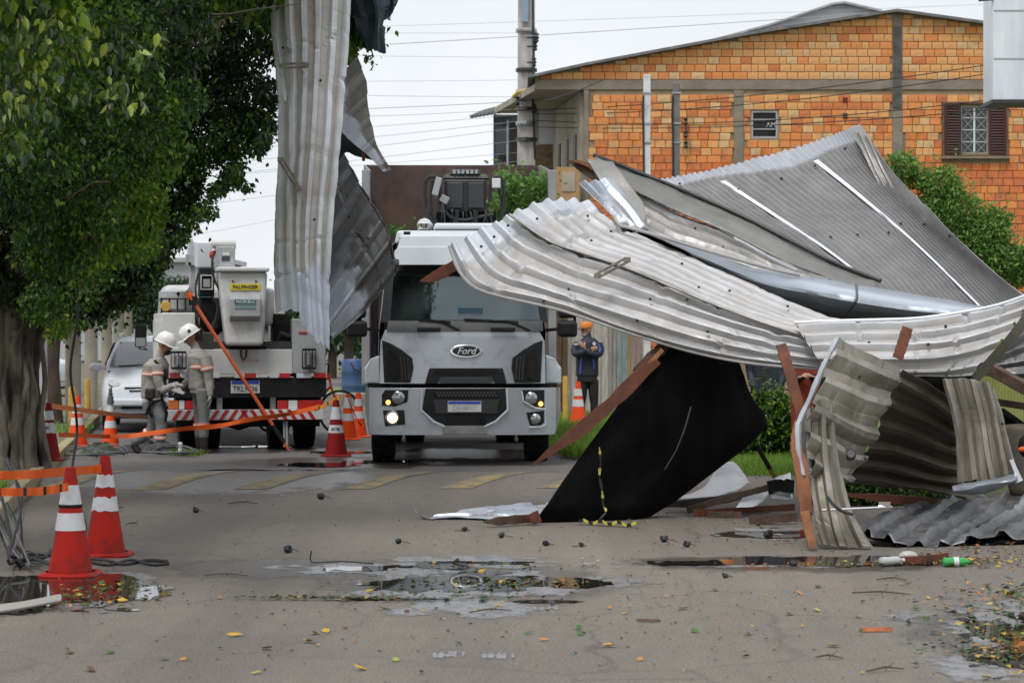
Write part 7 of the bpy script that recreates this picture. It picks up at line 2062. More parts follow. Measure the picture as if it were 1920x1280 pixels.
mb = MB(); mb.lathe([(.02, -.01), (.05, 0), (.035, .03), (.03, .05)], at(1594, 852, 18.9), 12, V((0, -1, .2)).to_track_quat('Z', 'Y').to_matrix()); obj('torn_hole_rim', mb, M['sheet_dark'], tK)
# ---- L: upright ribbed piece
Lm = [[(1772, 706, 19.2), (1786, 770, 19.1), (1794, 850, 19.0), (1798, 905, 18.95)], [(1800, 706, 18.95), (1818, 780, 18.9), (1828, 850, 18.85), (1834, 900, 18.8)], [(1838, 712, 18.9), (1856, 780, 18.85), (1868, 850, 18.8), (1874, 896, 18.8)], [(1858, 735, 19.0), (1878, 790, 18.95), (1892, 850, 18.9), (1904, 890, 18.9)]]
tL, SL = sheet('short dirty ribbed sheet hanging upright at the right edge with a crumpled zinc lip', Lm, 5, .045, M['sheet_dirty'], [(.4, .8)], prof=TRAPS, nu=26, dent=.018, seed=37, jag=(.03, 0))
make_sheet('crumpled_lip', [[(1788, 908, 18.9), (1815, 902, 18.8), (1850, 896, 18.75), (1905, 886, 18.75)], [(1786, 916, 18.7), (1812, 914, 18.65), (1850, 906, 18.6), (1906, 898, 18.6)], [(1795, 922, 18.75), (1820, 928, 18.7), (1855, 924, 18.65), (1880, 916, 18.65)]], 0, 0, M['gutter'], tL, nu=24, dent=.03, dscale=5)
mb = MB(); mb.grid([[at(1893, 862, 18.7), at(1899, 860, 18.68)], [at(1902, 885, 18.68), at(1908, 880, 18.66)], [at(1905, 906, 18.66), at(1918, 900, 18.64)]]); obj('zinc_tab', mb, M['skylight'], tL, solid=.004)
# ---- M: ribbed sheet lying on the ground
Mm = [[(1604, 988, 18.55), (1632, 975, 19.0), (1668, 958, 19.6), (1705, 945, 20.2)], [(1650, 1010, 18.45), (1690, 988, 18.9), (1735, 963, 19.6), (1772, 938, 20.3)], [(1722, 1030, 18.4), (1760, 1000, 18.9), (1812, 968, 19.6), (1850, 936, 20.3)],
      [(1790, 1022, 18.5), (1830, 995, 19.0), (1880, 962, 19.7), (1910, 934, 20.4)], [(1870, 1012, 18.6), (1910, 990, 19.1), (1950, 960, 19.7), (1975, 934, 20.4)], [(1985, 1010, 18.7), (2010, 985, 19.2), (2030, 960, 19.8), (2040, 934, 20.4)]]
tM, SM = sheet('ribbed sheet lying crumpled on the ground with torn bright edge at right', Mm, 7, .04, M['sheet_dark'], [(.5, .2), (.35, .5), (.3, .62)], nu=40, dent=.03, dscale=1.6, crease=.03, seed=41, jag=(.10, 0), wear=lambda u, v: .9 * ramp_(.05 + .07 * mnoise.noise((v * 22, 1, 0)) - u, 0, .02) + .5 * math.exp(-((v - .62 - .05 * u) / .012) ** 2))
make_sheet('underside', [[(c[0], c[1] + 6, c[2] + .05) for c in r] for r in Mm], 0, 0, M['flat_black'], tM, nu=12, dent=.02)
# ---- N: dark sheets and beams at far right
N1 = [[(1862, 672, 21.6), (1900, 636, 21.5), (1960, 590, 21.4)], [(1845, 690, 21.4), (1900, 672, 21.3), (1960, 650, 21.2)], [(1835, 705, 21.3), (1900, 710, 21.2), (1960, 712, 21.1)]]
sheet('dark bluish ribbed sheet in shade under the right end of cream sheet', N1, 4, .04, M['sheet_dark'], nu=16, dent=.02, seed=43)
for (a, b, w, m_, lab) in (((1815, 668, 21.2), (1990, 765, 20.6), .10, M['wood_dark'], 'thick dark rafter slanting down at the right edge before the lime fence'), ((1860, 752, 21.5), (1990, 772, 21.2), .06, M['wood_dark'], 'thin dark batten crossing the lime fence at the right edge'),
                           ((1870, 776, 21.8), (1990, 860, 21.2), .12, M['flat_black'], 'black roof spar sloping low at the right edge'), ((1690, 715, 20.6), (1800, 770, 20.9), .12, M['flat_black'], 'black timber hidden in shade between twisted and upright sheets')):
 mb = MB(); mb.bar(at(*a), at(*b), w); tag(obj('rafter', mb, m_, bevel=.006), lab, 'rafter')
sheet('dark grey smooth metal scrap behind the upright sheet at right edge', [[(1866, 800, 20.6), (1900, 795, 20.5), (1960, 795, 20.4)], [(1880, 860, 20.5), (1910, 860, 20.4), (1960, 860, 20.3)], [(1895, 930, 20.4), (1920, 930, 20.3), (1960, 930, 20.2)]], 0, 0, M['sheet_under_shade'], name='metal_scrap', cat='scrap metal', nu=12)
mb = MB(); mb.ball(at(1925, 836, 19.9), .09, 12, sc=(.8, .6, 1.1)); t_ = thing('cloth_bundle', 'black and orange cloth bundle at the right edge of the wreck', 'cloth', at(1915, 860, 19.9)); obj('black_cloth', mb, M['black_rubber'], t_, smooth=True)
mb = MB(); mb.ball(at(1922, 842, 19.78), .05, 10, sc=(1.2, .5, .5)); obj('orange_cloth', mb, M['orange_tape'], t_, smooth=True)
sheet('black infill painting the shade between the twisted sheet and upright sheet', [[(1700, 706, 20.8), (1760, 704, 20.7), (1830, 704, 20.6)], [(1720, 780, 20.8), (1790, 790, 20.7), (1850, 780, 20.6)], [(1760, 880, 20.9), (1800, 900, 20.9), (1830, 910, 20.8)]], 0, 0, M['flat_black'], name='infill_sheet', cat='infill', nu=12)  # black sheet stands in for the shade under the wreck
# ---- timber
def splinter(lab, pts, w, m_, h=None, name='timber', tip=True):
 pp = [at(*c) for c in pts]
 t = MB()
 n = 26
 prev = None
 ring_ = []
 for k in range(n + 1):
  u = k / n
  q = crom(pp, u)
  d = (crom(pp, min(u + .02, 1)) - crom(pp, max(u - .02, 0))).normalized()
  s = d.cross(V((0, 1, 0))).normalized()
  ww = w * (1 - (.92 * max(0, (.42 - u) / .42) ** 1.1 if tip else 0)) / 2 + w * .09 * mnoise.noise((u * 7, w * 50, 0)) + w * .06 * mnoise.noise((u * 31, w * 50, 3))
  hh = (h or w * .6) / 2 * (1 - (.8 * max(0, (.25 - u) / .25) if tip else 0))
  off = s * (w * .25 * max(0, (.42 - u) / .42) if tip else 0)
  ring_.append([q + off + s * ww + V((0, -hh, 0)), q + off - s * ww + V((0, -hh, 0)), q + off - s * ww + V((0, hh, 0)), q + off + s * ww + V((0, hh, 0))])
 for r in ring_: t.v += r
 for i in range(n):
  for k in range(4): t.f.append((i * 4 + k, i * 4 + (k + 1) % 4, i * 4 + 4 + (k + 1) % 4, i * 4 + 4 + k)); t.m.append(0)
 t.f += [(3, 2, 1, 0), tuple(range(n * 4, n * 4 + 4))]; t.m += [0, 0]
 return tag(obj(name, t, m_), lab, 'timber')
splinter('long red brown broken rafter slanting down beside the black panel to a splintered tip', [(1000, 878, 20.7), (1070, 820, 20.7), (1150, 752, 20.75), (1230, 672, 20.8)], .115, M['wood'], .06)
splinter('dark rafter stub above the long broken rafter under the sheet', [(1188, 700, 20.85), (1215, 675, 20.9), (1250, 645, 21.0)], .09, M['wood_dark'], .05)
splinter('pale splinter pointing down from the dark rafter stub', [(1215, 682, 20.6), (1228, 670, 20.65), (1242, 655, 20.7)], .035, M['wood_pale'], .03)
splinter('red brown post standing upright left of the twisted sheet', [(1510, 812, 18.9), (1492, 740, 19.0), (1475, 680, 19.1), (1464, 645, 19.2)], .082, M['wood'], .05, tip=False)
splinter('pale splintered wood slab low on the wooden post', [(1512, 962, 18.45), (1502, 880, 18.5), (1490, 830, 18.6), (1486, 785, 18.7)][::-1], .095, M['wood_pale'], .05)
splinter('short orange brown post foot standing in the puddle', [(1524, 1026, 18.2), (1516, 995, 18.25), (1508, 958, 18.3)], .065, M['wood_pale'], .05, tip=False)
splinter('short brown plank end sticking up before the cream sheet', [(1683, 672, 19.1), (1692, 645, 19.15), (1702, 614, 19.2)], .082, M['wood'], .05, tip=False)
splinter('brown broken plank poking out toward the windscreen', [(790, 532, 21.95), (820, 516, 22.0), (870, 488, 22.1)], .10, M['wood'], .05)
splinter('dark weathered timber at the top tip of the wreck', [(1058, 302, 23.5), (1090, 316, 23.45), (1140, 346, 23.4), (1170, 366, 23.4)], .085, M['wood_dark'], .06)
splinter('orange brown batten lying on the dark timber at the top tip', [(1066, 301, 23.42), (1090, 305, 23.4), (1125, 320, 23.38)], .035, M['wood_pale'], .04)
splinter('broken brown plank under the ground sheet at right', [(1560, 930, 20.6), (1660, 935, 20.6), (1740, 942, 20.6), (1790, 948, 20.6)], .09, M['wood'], .06)
# ---- scraps on the ground
def gz(px, py, z=.01):
 p = gp(px, py, z); return (px, py, p.y)
sheet('silver sheet lying flat on the road at the foot of the black panel', [[gz(800, 972), gz(870, 972), gz(950, 975), gz(1010, 972)], [gz(845, 962, .03), gz(900, 958, .05), gz(960, 956, .06), gz(1020, 958, .05)], [gz(930, 950, .04), gz(960, 946, .06), (1000, 944, 22.2), (1035, 944, 22.2)]], 3, .015, M['sheet_zinc'], nu=24, dent=.015, wear=lambda u, v: .45)
mb = MB(); pp = [at(773, 948, 21.2), at(783, 962, 21.2), at(797, 972, 21.1), at(815, 976, 21.0)]
mb.grid([[crom(pp, k / 8) + V((-.01, 0, .012)), crom(pp, k / 8) + V((.012, .02, -.015))] for k in range(9)]); tag(obj('curled_strip', mb, M['sheet_zinc'], solid=.004), 'thin curled silver strip at the left tip of the flat silver sheet', 'metal strip')
splinter('dark broken batten in front of the flat silver sheet', [gz(905, 982, .03), gz(940, 976, .05), gz(1000, 971, .05)], .07, M['wood_dark'], .06)
splinter('reddish wood chip at the left foot of the black panel', [gz(985, 978, .03), gz(1000, 972, .06), gz(1012, 966, .08)], .10, M['wood'], .03)
tw, _ = sheet('white bent sheet metal scrap leaning behind the black panel', [[(1262, 936, 22.0), (1320, 912, 22.4), (1345, 868, 22.9), (1362, 866, 23.1)], [(1300, 934, 21.9), (1350, 916, 22.2), (1375, 882, 22.8), (1378, 870, 23.0)], [(1345, 928, 21.8), (1385, 918, 22.1), (1402, 905, 22.5), (1408, 908, 22.6)]], 0, 0, M['skylight'], name='metal_scrap', cat='scrap metal', nu=18, dent=.015)
make_sheet('folded_front', [[(1255, 940, 21.9), (1320, 932, 21.85), (1400, 918, 21.8)], [(1245, 952, 22.0), (1320, 950, 21.95), (1390, 935, 21.85)]], 0, 0, M['flashing'], tw, nu=12)
sheet('white sheet metal strip lying right of the bent white scrap', [[(1398, 925, 21.6), (1430, 914, 21.8), (1442, 908, 22.0)], [(1380, 950, 21.3), (1420, 945, 21.4), (1446, 926, 21.6)]], 0, 0, M['skylight'], name='metal_scrap', cat='scrap metal', nu=12, dent=.01)
sheet('small crumpled white flashing piece beside the wooden post', [[(1438, 904, 22.4), (1458, 892, 22.5), (1482, 884, 22.5)], [(1445, 912, 22.2), (1465, 908, 22.3), (1484, 902, 22.3)]], 0, 0, M['skylight'], name='metal_scrap', cat='scrap metal', nu=12, dent=.03, dscale=6)
sheet('small shiny crumpled zinc piece low beside the wooden post', [[(1450, 922, 21.4), (1465, 920, 21.4), (1486, 924, 21.4)], [(1446, 938, 21.2), (1466, 936, 21.2), (1486, 934, 21.2)]], 0, 0, M['sheet_zinc'], name='metal_scrap', cat='scrap metal', nu=12, dent=.03, dscale=6)
for (pts, w, m_, lab) in (([gz(1288, 957, .04), (1360, 935, 21.4), (1440, 914, 21.5)], .055, M['wood_dark'], 'long thin brown batten propped across the white scraps'), ([gz(1300, 962, .03), gz(1400, 956, .04), gz(1490, 950, .05)], .06, M['wood'], 'brown lath lying flat behind the long batten'),
                          ([gz(1326, 966, .02), gz(1360, 966, .02), gz(1390, 967, .02)], .07, M['wood_dark'], 'short dark block of wood on the road'), ([gz(1405, 975, .03), gz(1450, 972, .05), gz(1495, 968, .06)], .075, M['wood_dark'], 'dark plank with a pale edge near the wooden post'),
                          ([gz(1378, 992, .02), gz(1440, 993, .03), gz(1500, 992, .03)], .02, M['sheet_pale'], 'thin pale metal strip beside the small puddle'), ([(1440, 914, 21.5), (1462, 911, 21.5), (1488, 912, 21.5)], .12, M['black_rubber'], 'black crumpled felt piece on the white scraps'),
                          ([gz(1690, 1050, .03), gz(1730, 1048, .04), gz(1778, 1042, .04)], .05, M['wood'], 'reddish broken wood piece behind the green bottle')):
 splinter(lab, pts, w, m_, w * .7, tip=False)
# ================================================================== PEOPLE
SKIN = mat('skin', (.40, .22, .15), .55, col2=(.34, .18, .12), ns=12)
M['hair'] = mat('hair', (.025, .018, .014), .7)
M['workwear_grey'] = mat('workwear_grey', (.33, .318, .29), .85, col2=(.25, .24, .22), ns=9, bump=.9, bs=11)
M['trousers_grey'] = mat('trousers_grey', (.20, .20, .20), .85, col2=(.15, .15, .15), ns=9, bump=.5, bs=14)
M['helmet_white'] = mat('helmet_white', (.70, .69, .66), .3)
M['glove'] = mat('glove', (.40, .39, .35), .85, col2=(.3, .29, .26), ns=10)
M['boot'] = mat('boot', (.018, .016, .015), .6)
M['hi_vis'] = mat('hi_vis', (.75, .22, .13), .5)
M['hi_vis_white'] = mat('hi_vis_white', (.70, .66, .62), .4)
M['jacket_navy'] = mat('jacket_navy', (.012, .014, .028), .65, col2=(.02, .022, .04), ns=8, bump=.4, bs=12)
M['trousers_black'] = mat('trousers_black', (.010, .010, .011), .85, col2=(.018, .018, .018), ns=8, bump=.4, bs=12)
M['blue_trim'] = mat('blue_trim', (.04, .10, .55), .5)
M['orange_cap'] = mat('orange_cap', (.62, .20, .02), .7)
class Body:
 """Lofted limbs and trunk fused into one skin; each piece carries the material of what covers it"""
 def __init__(self, mats):
  self.mb, self.segs, self.mats = MB(), [], mats
 def limb(self, pts, rs, mi, n=12):
  pts = [V(p) for p in pts]
  out, ro = [], []
  m = (len(pts) - 1) * 5
  for k in range(m + 1):
   u = k / m
   x = u * (len(pts) - 1); j = min(int(x), len(pts) - 2); f = x - j
   out.append(pts[j].lerp(pts[j + 1], f) if len(pts) == 2 else crom(pts, u))
   a, b = rs[j], rs[j + 1]
   ta = a if isinstance(a, tuple) else (a, a); tb = b if isinstance(b, tuple) else (b, b)
   ro.append((ta[0] * (1 - f) + tb[0] * f, ta[1] * (1 - f) + tb[1] * f))
  self.mb.tube(out, ro, n)
  for p, r in zip(out, ro): self.segs.append((p, (r[0] + r[1]) / 2, mi))
 def ball(self, c, r, mi, sc=(1, 1, 1), rot=None):
  self.mb.ball(c, r, 14, 0, sc, rot)
  self.segs.append((V(c), r * sum(sc) / 3, mi))
 def stack(self, secs, mi):
  """torso: list of (centre, half width vector, half depth)"""
  n = 18
  vs, fs = [], []
  for c, wv, d in secs:
   c, wv = V(c), V(wv)
   dp = V((-wv.y, wv.x, 0)).normalized() * d
   for k in range(n):
    a = 2 * math.pi * k / n
    ca, sa = math.cos(a), math.sin(a)
    vs.append(c + wv * (abs(ca) ** .8 * (1 if ca > 0 else -1)) + dp * (abs(sa) ** .8 * (1 if sa > 0 else -1)))
  for i in range(len(secs) - 1):
   for k in range(n):
    a, b = i * n + k, i * n + (k + 1) % n
    fs.append((a, b, b + n, a + n))
  fs += [tuple(range(n - 1, -1, -1)), tuple(range((len(secs) - 1) * n, len(secs) * n))]
  self.mb.add(vs, fs)
  for (c0, w0, d0), (c1, w1, d1) in zip(secs, secs[1:]):
   for f in (0, .5, 1):
    c = V(c0).lerp(V(c1), f)
    for q in (-.5, 0, .5): self.segs.append((c + V(w0) * q, (d0 + d1) / 2 * (1 if q == 0 else .85), mi if not isinstance(mi, tuple) else mi[0]))
 def build(self, name, parent, voxel=.0095, smooth=5):
  base = BASE[parent.name]
  me = bpy.data.meshes.new(name)
  me.from_pydata([tuple(p - base) for p in self.mb.v], [], self.mb.f)
  bm = bmesh.new(); bm.from_mesh(me); bmesh.ops.recalc_face_normals(bm, faces=bm.faces); bm.to_mesh(me); bm.free()
  o = bpy.data.objects.new(name, me); COL.objects.link(o)
  r = o.modifiers.new('r', 'REMESH'); r.mode = 'VOXEL'; r.voxel_size = voxel; r.use_smooth_shade = True
  s = o.modifiers.new('s', 'SMOOTH'); s.iterations = smooth; s.factor = .5
  dg = bpy.context.evaluated_depsgraph_get()
  me2 = bpy.data.meshes.new_from_object(o.evaluated_get(dg))
  bpy.data.objects.remove(o)
  me2.name = name
  me2.materials.clear()
  for m in self.mats: me2.materials.append(m)
  n = len(me2.polygons)
  cen = np.zeros(n * 3, np.float32); me2.polygons.foreach_get("center", cen); cen = cen.reshape(-1, 3) + np.array(tuple(base))
  best = np.full(n, 1e9); idx = np.zeros(n, np.int32)
  for p, r_, mi in self.segs:
   d = np.linalg.norm(cen - np.array(tuple(p)), axis=1) - r_
   k = d < best; best[k] = d[k]; idx[k] = mi
  me2.polygons.foreach_set("material_index", idx)
  me2.polygons.foreach_set("use_smooth", [True] * n)
  o = bpy.data.objects.new(name, me2); COL.objects.link(o); o.parent = parent
  return o
def head(b, c, face, mi, tilt=0.0, s=1.0):
 """skull, jaw, nose, brow, ears; face = horizontal unit vector the face looks along, tilt < 0 looks down"""
 f = V(face).normalized()
 f3 = (f * math.cos(tilt) + V((0, 0, 1)) * math.sin(tilt)).normalized()
 side = f.cross(V((0, 0, 1))).normalized()
 up = side.cross(f3).normalized()
 R = Matrix((side, f3, up)).transposed()
 c = V(c)
 b.ball(c + up * .02 * s, .098 * s, mi, (.78, .98, 1.0), R)
 b.ball(c + f3 * .025 * s - up * .055 * s, .072 * s, mi, (.80, .95, .95), R)
 b.ball(c + f3 * .055 * s - up * .092 * s, .036 * s, mi, (1.0, .8, .7), R)
 b.limb([c + f3 * .088 * s + up * .005 * s, c + f3 * .112 * s - up * .035 * s], [.012 * s, .018 * s], mi, 8)
 b.limb([c + f3 * .085 * s + up * .022 * s - side * .04 * s, c + f3 * .092 * s + up * .022 * s + side * .04 * s], [.012 * s, .012 * s], mi, 8)
 b.limb([c + f3 * .088 * s - up * .068 * s - side * .02 * s, c + f3 * .088 * s - up * .068 * s + side * .02 * s], [.009 * s, .009 * s], mi, 6)
 for q in (-1, 1): b.ball(c + side * q * .078 * s - f3 * .005 * s - up * .015 * s, .032 * s, mi, (.35, .7, 1), R)
 return f3, side, up, R
def eyes(parent, c, f3, side, up, s=1.0):
 for q in (-1, 1):
  mb = MB(); mb.ball(V(c) + f3 * .083 * s + side * q * .034 * s + up * .002 * s, .011 * s, 8); obj('eye', mb, M['hair'], parent, smooth=True)
def hand(b, wrist, d, palm_n, mi, s=1.0, curl=.5):
 d, pn = V(d).normalized(), V(palm_n).normalized()
 sd = d.cross(pn).normalized()
 w = V(wrist)
 b.limb([w, w + d * .05 * s, w + d * .095 * s], [(.024 * s, .03 * s), (.02 * s, .042 * s), (.016 * s, .04 * s)], mi, 10)
 for i, (o_, L) in enumerate(((-.03, .07), (-.01, .082), (.01, .078), (.029, .06))):
  a = w + d * .09 * s + sd * o_ * s
  m_ = a + d * L * .5 * s + pn * curl * .015 * s
  e = m_ + (d * (1 - curl * .7) + pn * curl).normalized() * L * .5 * s
  b.limb([a, m_, e], [.0105 * s, .0095 * s, .008 * s], mi, 7)
 a = w + d * .03 * s - sd * .03 * s
 b.limb([a, a + (d * .7 - sd * .7 + pn * .3).normalized() * .04 * s, a + (d * .9 - sd * .5 + pn * .5).normalized() * .075 * s], [.014 * s, .012 * s, .01 * s], mi, 7)
def boot(b, ankle, d, mi, s=1.0, drop=.09):
 d = V(d).normalized(); a = V(ankle)
 heel = a - d * .05 * s - V((0, 0, drop - .035)); toe = a + d * .19 * s - V((0, 0, drop - .03))
 b.limb([heel, heel.lerp(toe, .5), toe], [(.045 * s, .036), (.048 * s, .04), (.04 * s, .03)], mi, 12)
 b.limb([a + V((0, 0, .1)), a - V((0, 0, .02)), heel.lerp(toe, .25)], [.052 * s, .048 * s, .045 * s], mi, 12)
def helmet(parent, c, f3, side, up, R, logo=True):
 prof = [(.128, 0), (.126, .03), (.115, .075), (.088, .115), (.045, .138), (.005, .143)]
 mb = MB(); mb.lathe(prof, V((0, 0, 0)), 24, None, 0, True)
 mb.v = [V(c) + up * .03 + R @ V((p.x * .92, p.y * 1.1, p.z)) for p in mb.v]
 h = obj('helmet', mb, M['helmet_white'], parent, smooth=True)
 mb = MB(); mb.lathe([(.126, -.006), (.142, -.008), (.143, -.003), (.126, .004)], V((0, 0, 0)), 24)
 mb.v = [V(c) + up * .03 + R @ V((p.x * .93, p.y * 1.12 + (.045 if p.y > .03 else 0) * (p.y / .14), p.z - (.012 if p.y > .05 else 0))) for p in mb.v]
 obj('brim', mb, M['helmet_white'], h, smooth=True)
 mb = MB(); mb.bar(V(c) + up * .165 - f3 * .08, V(c) + up * .165 + f3 * .09, .03, .014, up); obj('ridge', mb, M['helmet_white'], h, bevel=.005)
 if logo:
  q = -1 if side.y > 0 else 1
  mb = MB(); mb.lathe([(.024, 0), (.024, .004)], V(c) + up * .085 + side * q * .112, 14, (side * q).to_track_quat('Z', 'Y').to_matrix()); obj('decal', mb, M['plate_ink'], h)
 return h
def band(parent, p, d, r, m1=None, m2=None, w=.05):
 zz = V(d).normalized(); xx = V((1, 0, 0)); xx = (xx - zz * xx.dot(zz)).normalized(); R = Matrix((xx, zz.cross(xx), zz)).transposed()
 r = r if isinstance(r, tuple) else (r, r)
 mb = MB(); mb.lathe([(1, -w / 2), (1.02, 0), (1, w / 2)], (0, 0, 0), 18, None, 0, False)
 mb.v = [V(p) + R @ V((q.x * r[0], q.y * r[1], q.z)) for q in mb.v]
 o = obj('reflective_band', mb, m1 or M['hi_vis'], parent, smooth=True)
 mb = MB(); mb.lathe([(1.03, -w * .2), (1.04, 0), (1.03, w * .2)], (0, 0, 0), 18, None, 0, False)
 mb.v = [V(p) + R @ V((q.x * r[0], q.y * r[1], q.z)) for q in mb.v]
 obj('silver_stripe', mb, m2 or M['hi_vis_white'], o, smooth=True)
# ---- lineman at left, facing right, one foot back
YW = 31.6
Q = lambda px, py, dy=0.0: at(px, py, YW + dy)
t = thing('person', 'worker in white helmet and black harness stepping forward, facing right', 'person', gp(292, 850))
b = Body([SKIN, M['workwear_grey'], M['trousers_grey'], M['boot'], M['glove']])
sh, hp = Q(294, 682), Q(290, 757)
b.stack([(Q(290, 768), (.09, .12, 0), .13), (Q(289, 752), (.10, .13, 0), .14)], 2)
b.stack([(Q(288, 746), (.10, .13, 0), .145), (Q(288, 722), (.10, .135, 0), .135), (Q(290, 700), (.11, .15, 0), .135), (Q(293, 684), (.11, .17, 0), .12), (Q(297, 672), (.06, .10, 0), .075)], 1)
b.limb([Q(299, 674), Q(303, 660), Q(307, 655)], [.062, .055, .055], 0)
hc = Q(309, 646)
f3, sd, up, R = head(b, hc, (.97, -.25, 0), 0, -.35)
# near arm (camera side), far arm
b.limb([Q(296, 684, -.17), Q(296, 708, -.2), Q(302, 732, -.2)], [.075, .066, .056], 1); b.limb([Q(302, 732, -.2), Q(314, 728, -.22), Q(322, 722, -.2)], [.056, .05, .04], 1)
hand(b, Q(321, 722, -.2), (.9, 0, .1), (0, .3, -.9), 4)
b.limb([Q(297, 684, .17), Q(302, 708, .2), Q(308, 728, .16)], [.07, .06, .054], 1); b.limb([Q(308, 728, .16), Q(318, 730, .08), Q(326, 730, .04)], [.054, .046, .038], 1)
hand(b, Q(326, 730, .04), (.9, -.1, -.2), (0, -.3, -.9), 4)
# front leg, back leg
b.limb([Q(293, 760, -.09), Q(300, 782, -.1), Q(303, 800, -.1)], [.10, .088, .07], 2); b.limb([Q(303, 798, -.1), Q(301, 815, -.1), Q(300, 836, -.1)], [.072, .072, .052], 2)
boot(b, Q(300, 838, -.1), (1, -.25, 0), 3)
b.limb([Q(288, 760, .1), Q(290, 785, .1), Q(284, 808, .1)], [.10, .088, .07], 2); b.limb([Q(285, 806, .1), Q(268, 820, .12), Q(250, 829, .15)], [.07, .068, .052], 2)
b.limb([Q(252, 827, .15), Q(253, 838, .15), Q(262, 847, .14)], [.05, .048, .042], 3); b.limb([Q(250, 834, .15), Q(258, 846, .14)], [.045, .04], 3)
o = b.build('body', t)
helmet(t, hc, f3, sd, up, R, False); eyes(t, hc, f3, sd, up)
mb = MB(); mb.ball(hc + f3 * .06 - up * .08, .058, 10, sc=(1, .9, .8)); obj('beard', mb, M['hair'], t, smooth=True)
mb = MB()
for pts in ([(290, 676, -.13), (303, 692, -.17), (309, 712, -.16), (303, 745, -.18)], [(286, 684, -.1), (280, 710, -.1), (282, 740, -.15)], [(278, 748, -.16), (290, 752, -.2), (306, 748, -.15)], [(284, 750, -.2), (279, 770, -.18), (286, 782, -.16)], [(304, 750, -.18), (312, 772, -.16), (310, 790, -.14)],
   [(288, 752, -.21), (280, 762, -.2), (275, 775, -.15)]):
 mb.tube([crom([Q(*c) for c in pts], k / 8) for k in range(9)], (.020), 6)
obj('harness', mb, M['black_rubber'], t, smooth=True)
mb = MB(); mb.box(Q(312, 700, -.1), (.06, .05, .16)); obj('radio_pouch', mb, M['boot'], t, bevel=.02)
mb = MB(); mb.box(Q(281, 738, -.17), (.12, .1, .14)); obj('tool_pouch', mb, M['boot'], t, bevel=.02)
band(t, Q(296, 700, -.19), Q(296, 708, -.2) - Q(296, 684, -.17), .078); band(t, Q(289, 701), (.05, 0, 1), (.165, .20), w=.05)
band(t, Q(301, 820, -.1), (0, 0, 1), .078, w=.055); band(t, Q(277, 813, .11), Q(285, 806) - Q(250, 829), .078, w=.05)
mb = MB(); mb.box(Q(333, 733, .02), (.18, .12, .03), Matrix.Rotation(.3, 3, 'Y')); tag(obj('clipboard', mb, M['plate_white']), 'small pale sheet held in gloved hands of the left worker', 'paper')
# ---- second worker, facing left, head bowed
YW = 31.75
t = thing('person', 'worker in white helmet standing with head bowed, facing left', 'person', gp(378, 849))
b = Body([SKIN, M['workwear_grey'], M['trousers_grey'], M['boot'], M['glove']])
b.stack([(Q(378, 738), (.09, .12, 0), .13), (Q(378, 722), (.10, .13, 0), .135)], 2)
b.stack([(Q(378, 728), (.105, .135, 0), .145), (Q(377, 706), (.10, .14, 0), .13), (Q(376, 686), (.105, .16, 0), .135), (Q(374, 668), (.10, .17, 0), .12), (Q(370, 655), (.06, .10, 0), .075)], 1)
b.limb([Q(369, 658), Q(364, 645), Q(361, 638)], [.062, .055, .055], 0)
hc = Q(358, 631)
f3, sd, up, R = head(b, hc, (-.95, -.3, 0), 0, -.55)
b.limb([Q(382, 668, -.17), Q(388, 692, -.2), Q(391, 714, -.2)], [.075, .066, .056], 1); b.limb([Q(391, 714, -.2), Q(393, 728, -.22), Q(394, 742, -.23)], [.056, .05, .04], 1)
hand(b, Q(394, 741, -.23), (0.02, -.1, -1), (-.9, 0, 0), 4)
b.limb([Q(370, 668, .17), Q(358, 692, .2), Q(354, 712, .18)], [.07, .06, .054], 1); b.limb([Q(354, 712, .18), Q(346, 720, .12), Q(340, 726, .08)], [.054, .046, .038], 1)
hand(b, Q(341, 725, .08), (-.7, -.2, -.5), (0, 0, -1), 4)
for dx, dy in ((5, -.1), (-3, .1)):
 b.limb([Q(378 + dx * .6, 730, dy), Q(377 + dx, 760, dy), Q(377 + dx, 786, dy)], [.105, .09, .07], 2); b.limb([Q(377 + dx, 784, dy), Q(377 + dx, 800, dy), Q(377 + dx, 815, dy)], [.072, .072, .065], 2)
 b.limb([Q(377 + dx, 812, dy), Q(378 + dx, 838, dy)], [.062, .055], 3)
 boot(b, Q(378 + dx, 838, dy), (-1, -.3, 0), 3)
b.build('body', t)
helmet(t, hc, f3, sd, up, R, True); eyes(t, hc, f3, sd, up)
mb = MB(); mb.ball(hc - f3 * .045 - up * .02, .085, 12, sc=(.9, .8, 1)); mb.ball(hc - f3 * .01 - up * .05 - sd * (-.06 if sd.y > 0 else .06), .04, 8); obj('hair', mb, M['hair'], t, smooth=True)
band(t, Q(376, 687), (0, 0, 1), (.165, .20), w=.055); band(t, Q(388, 690, -.2), Q(391, 714) - Q(382, 668), .082, w=.055)
for dx, dy in ((5, -.1), (-3, .1)): band(t, Q(377 + dx, 797, dy), (0, 0, 1), .082, w=.06)
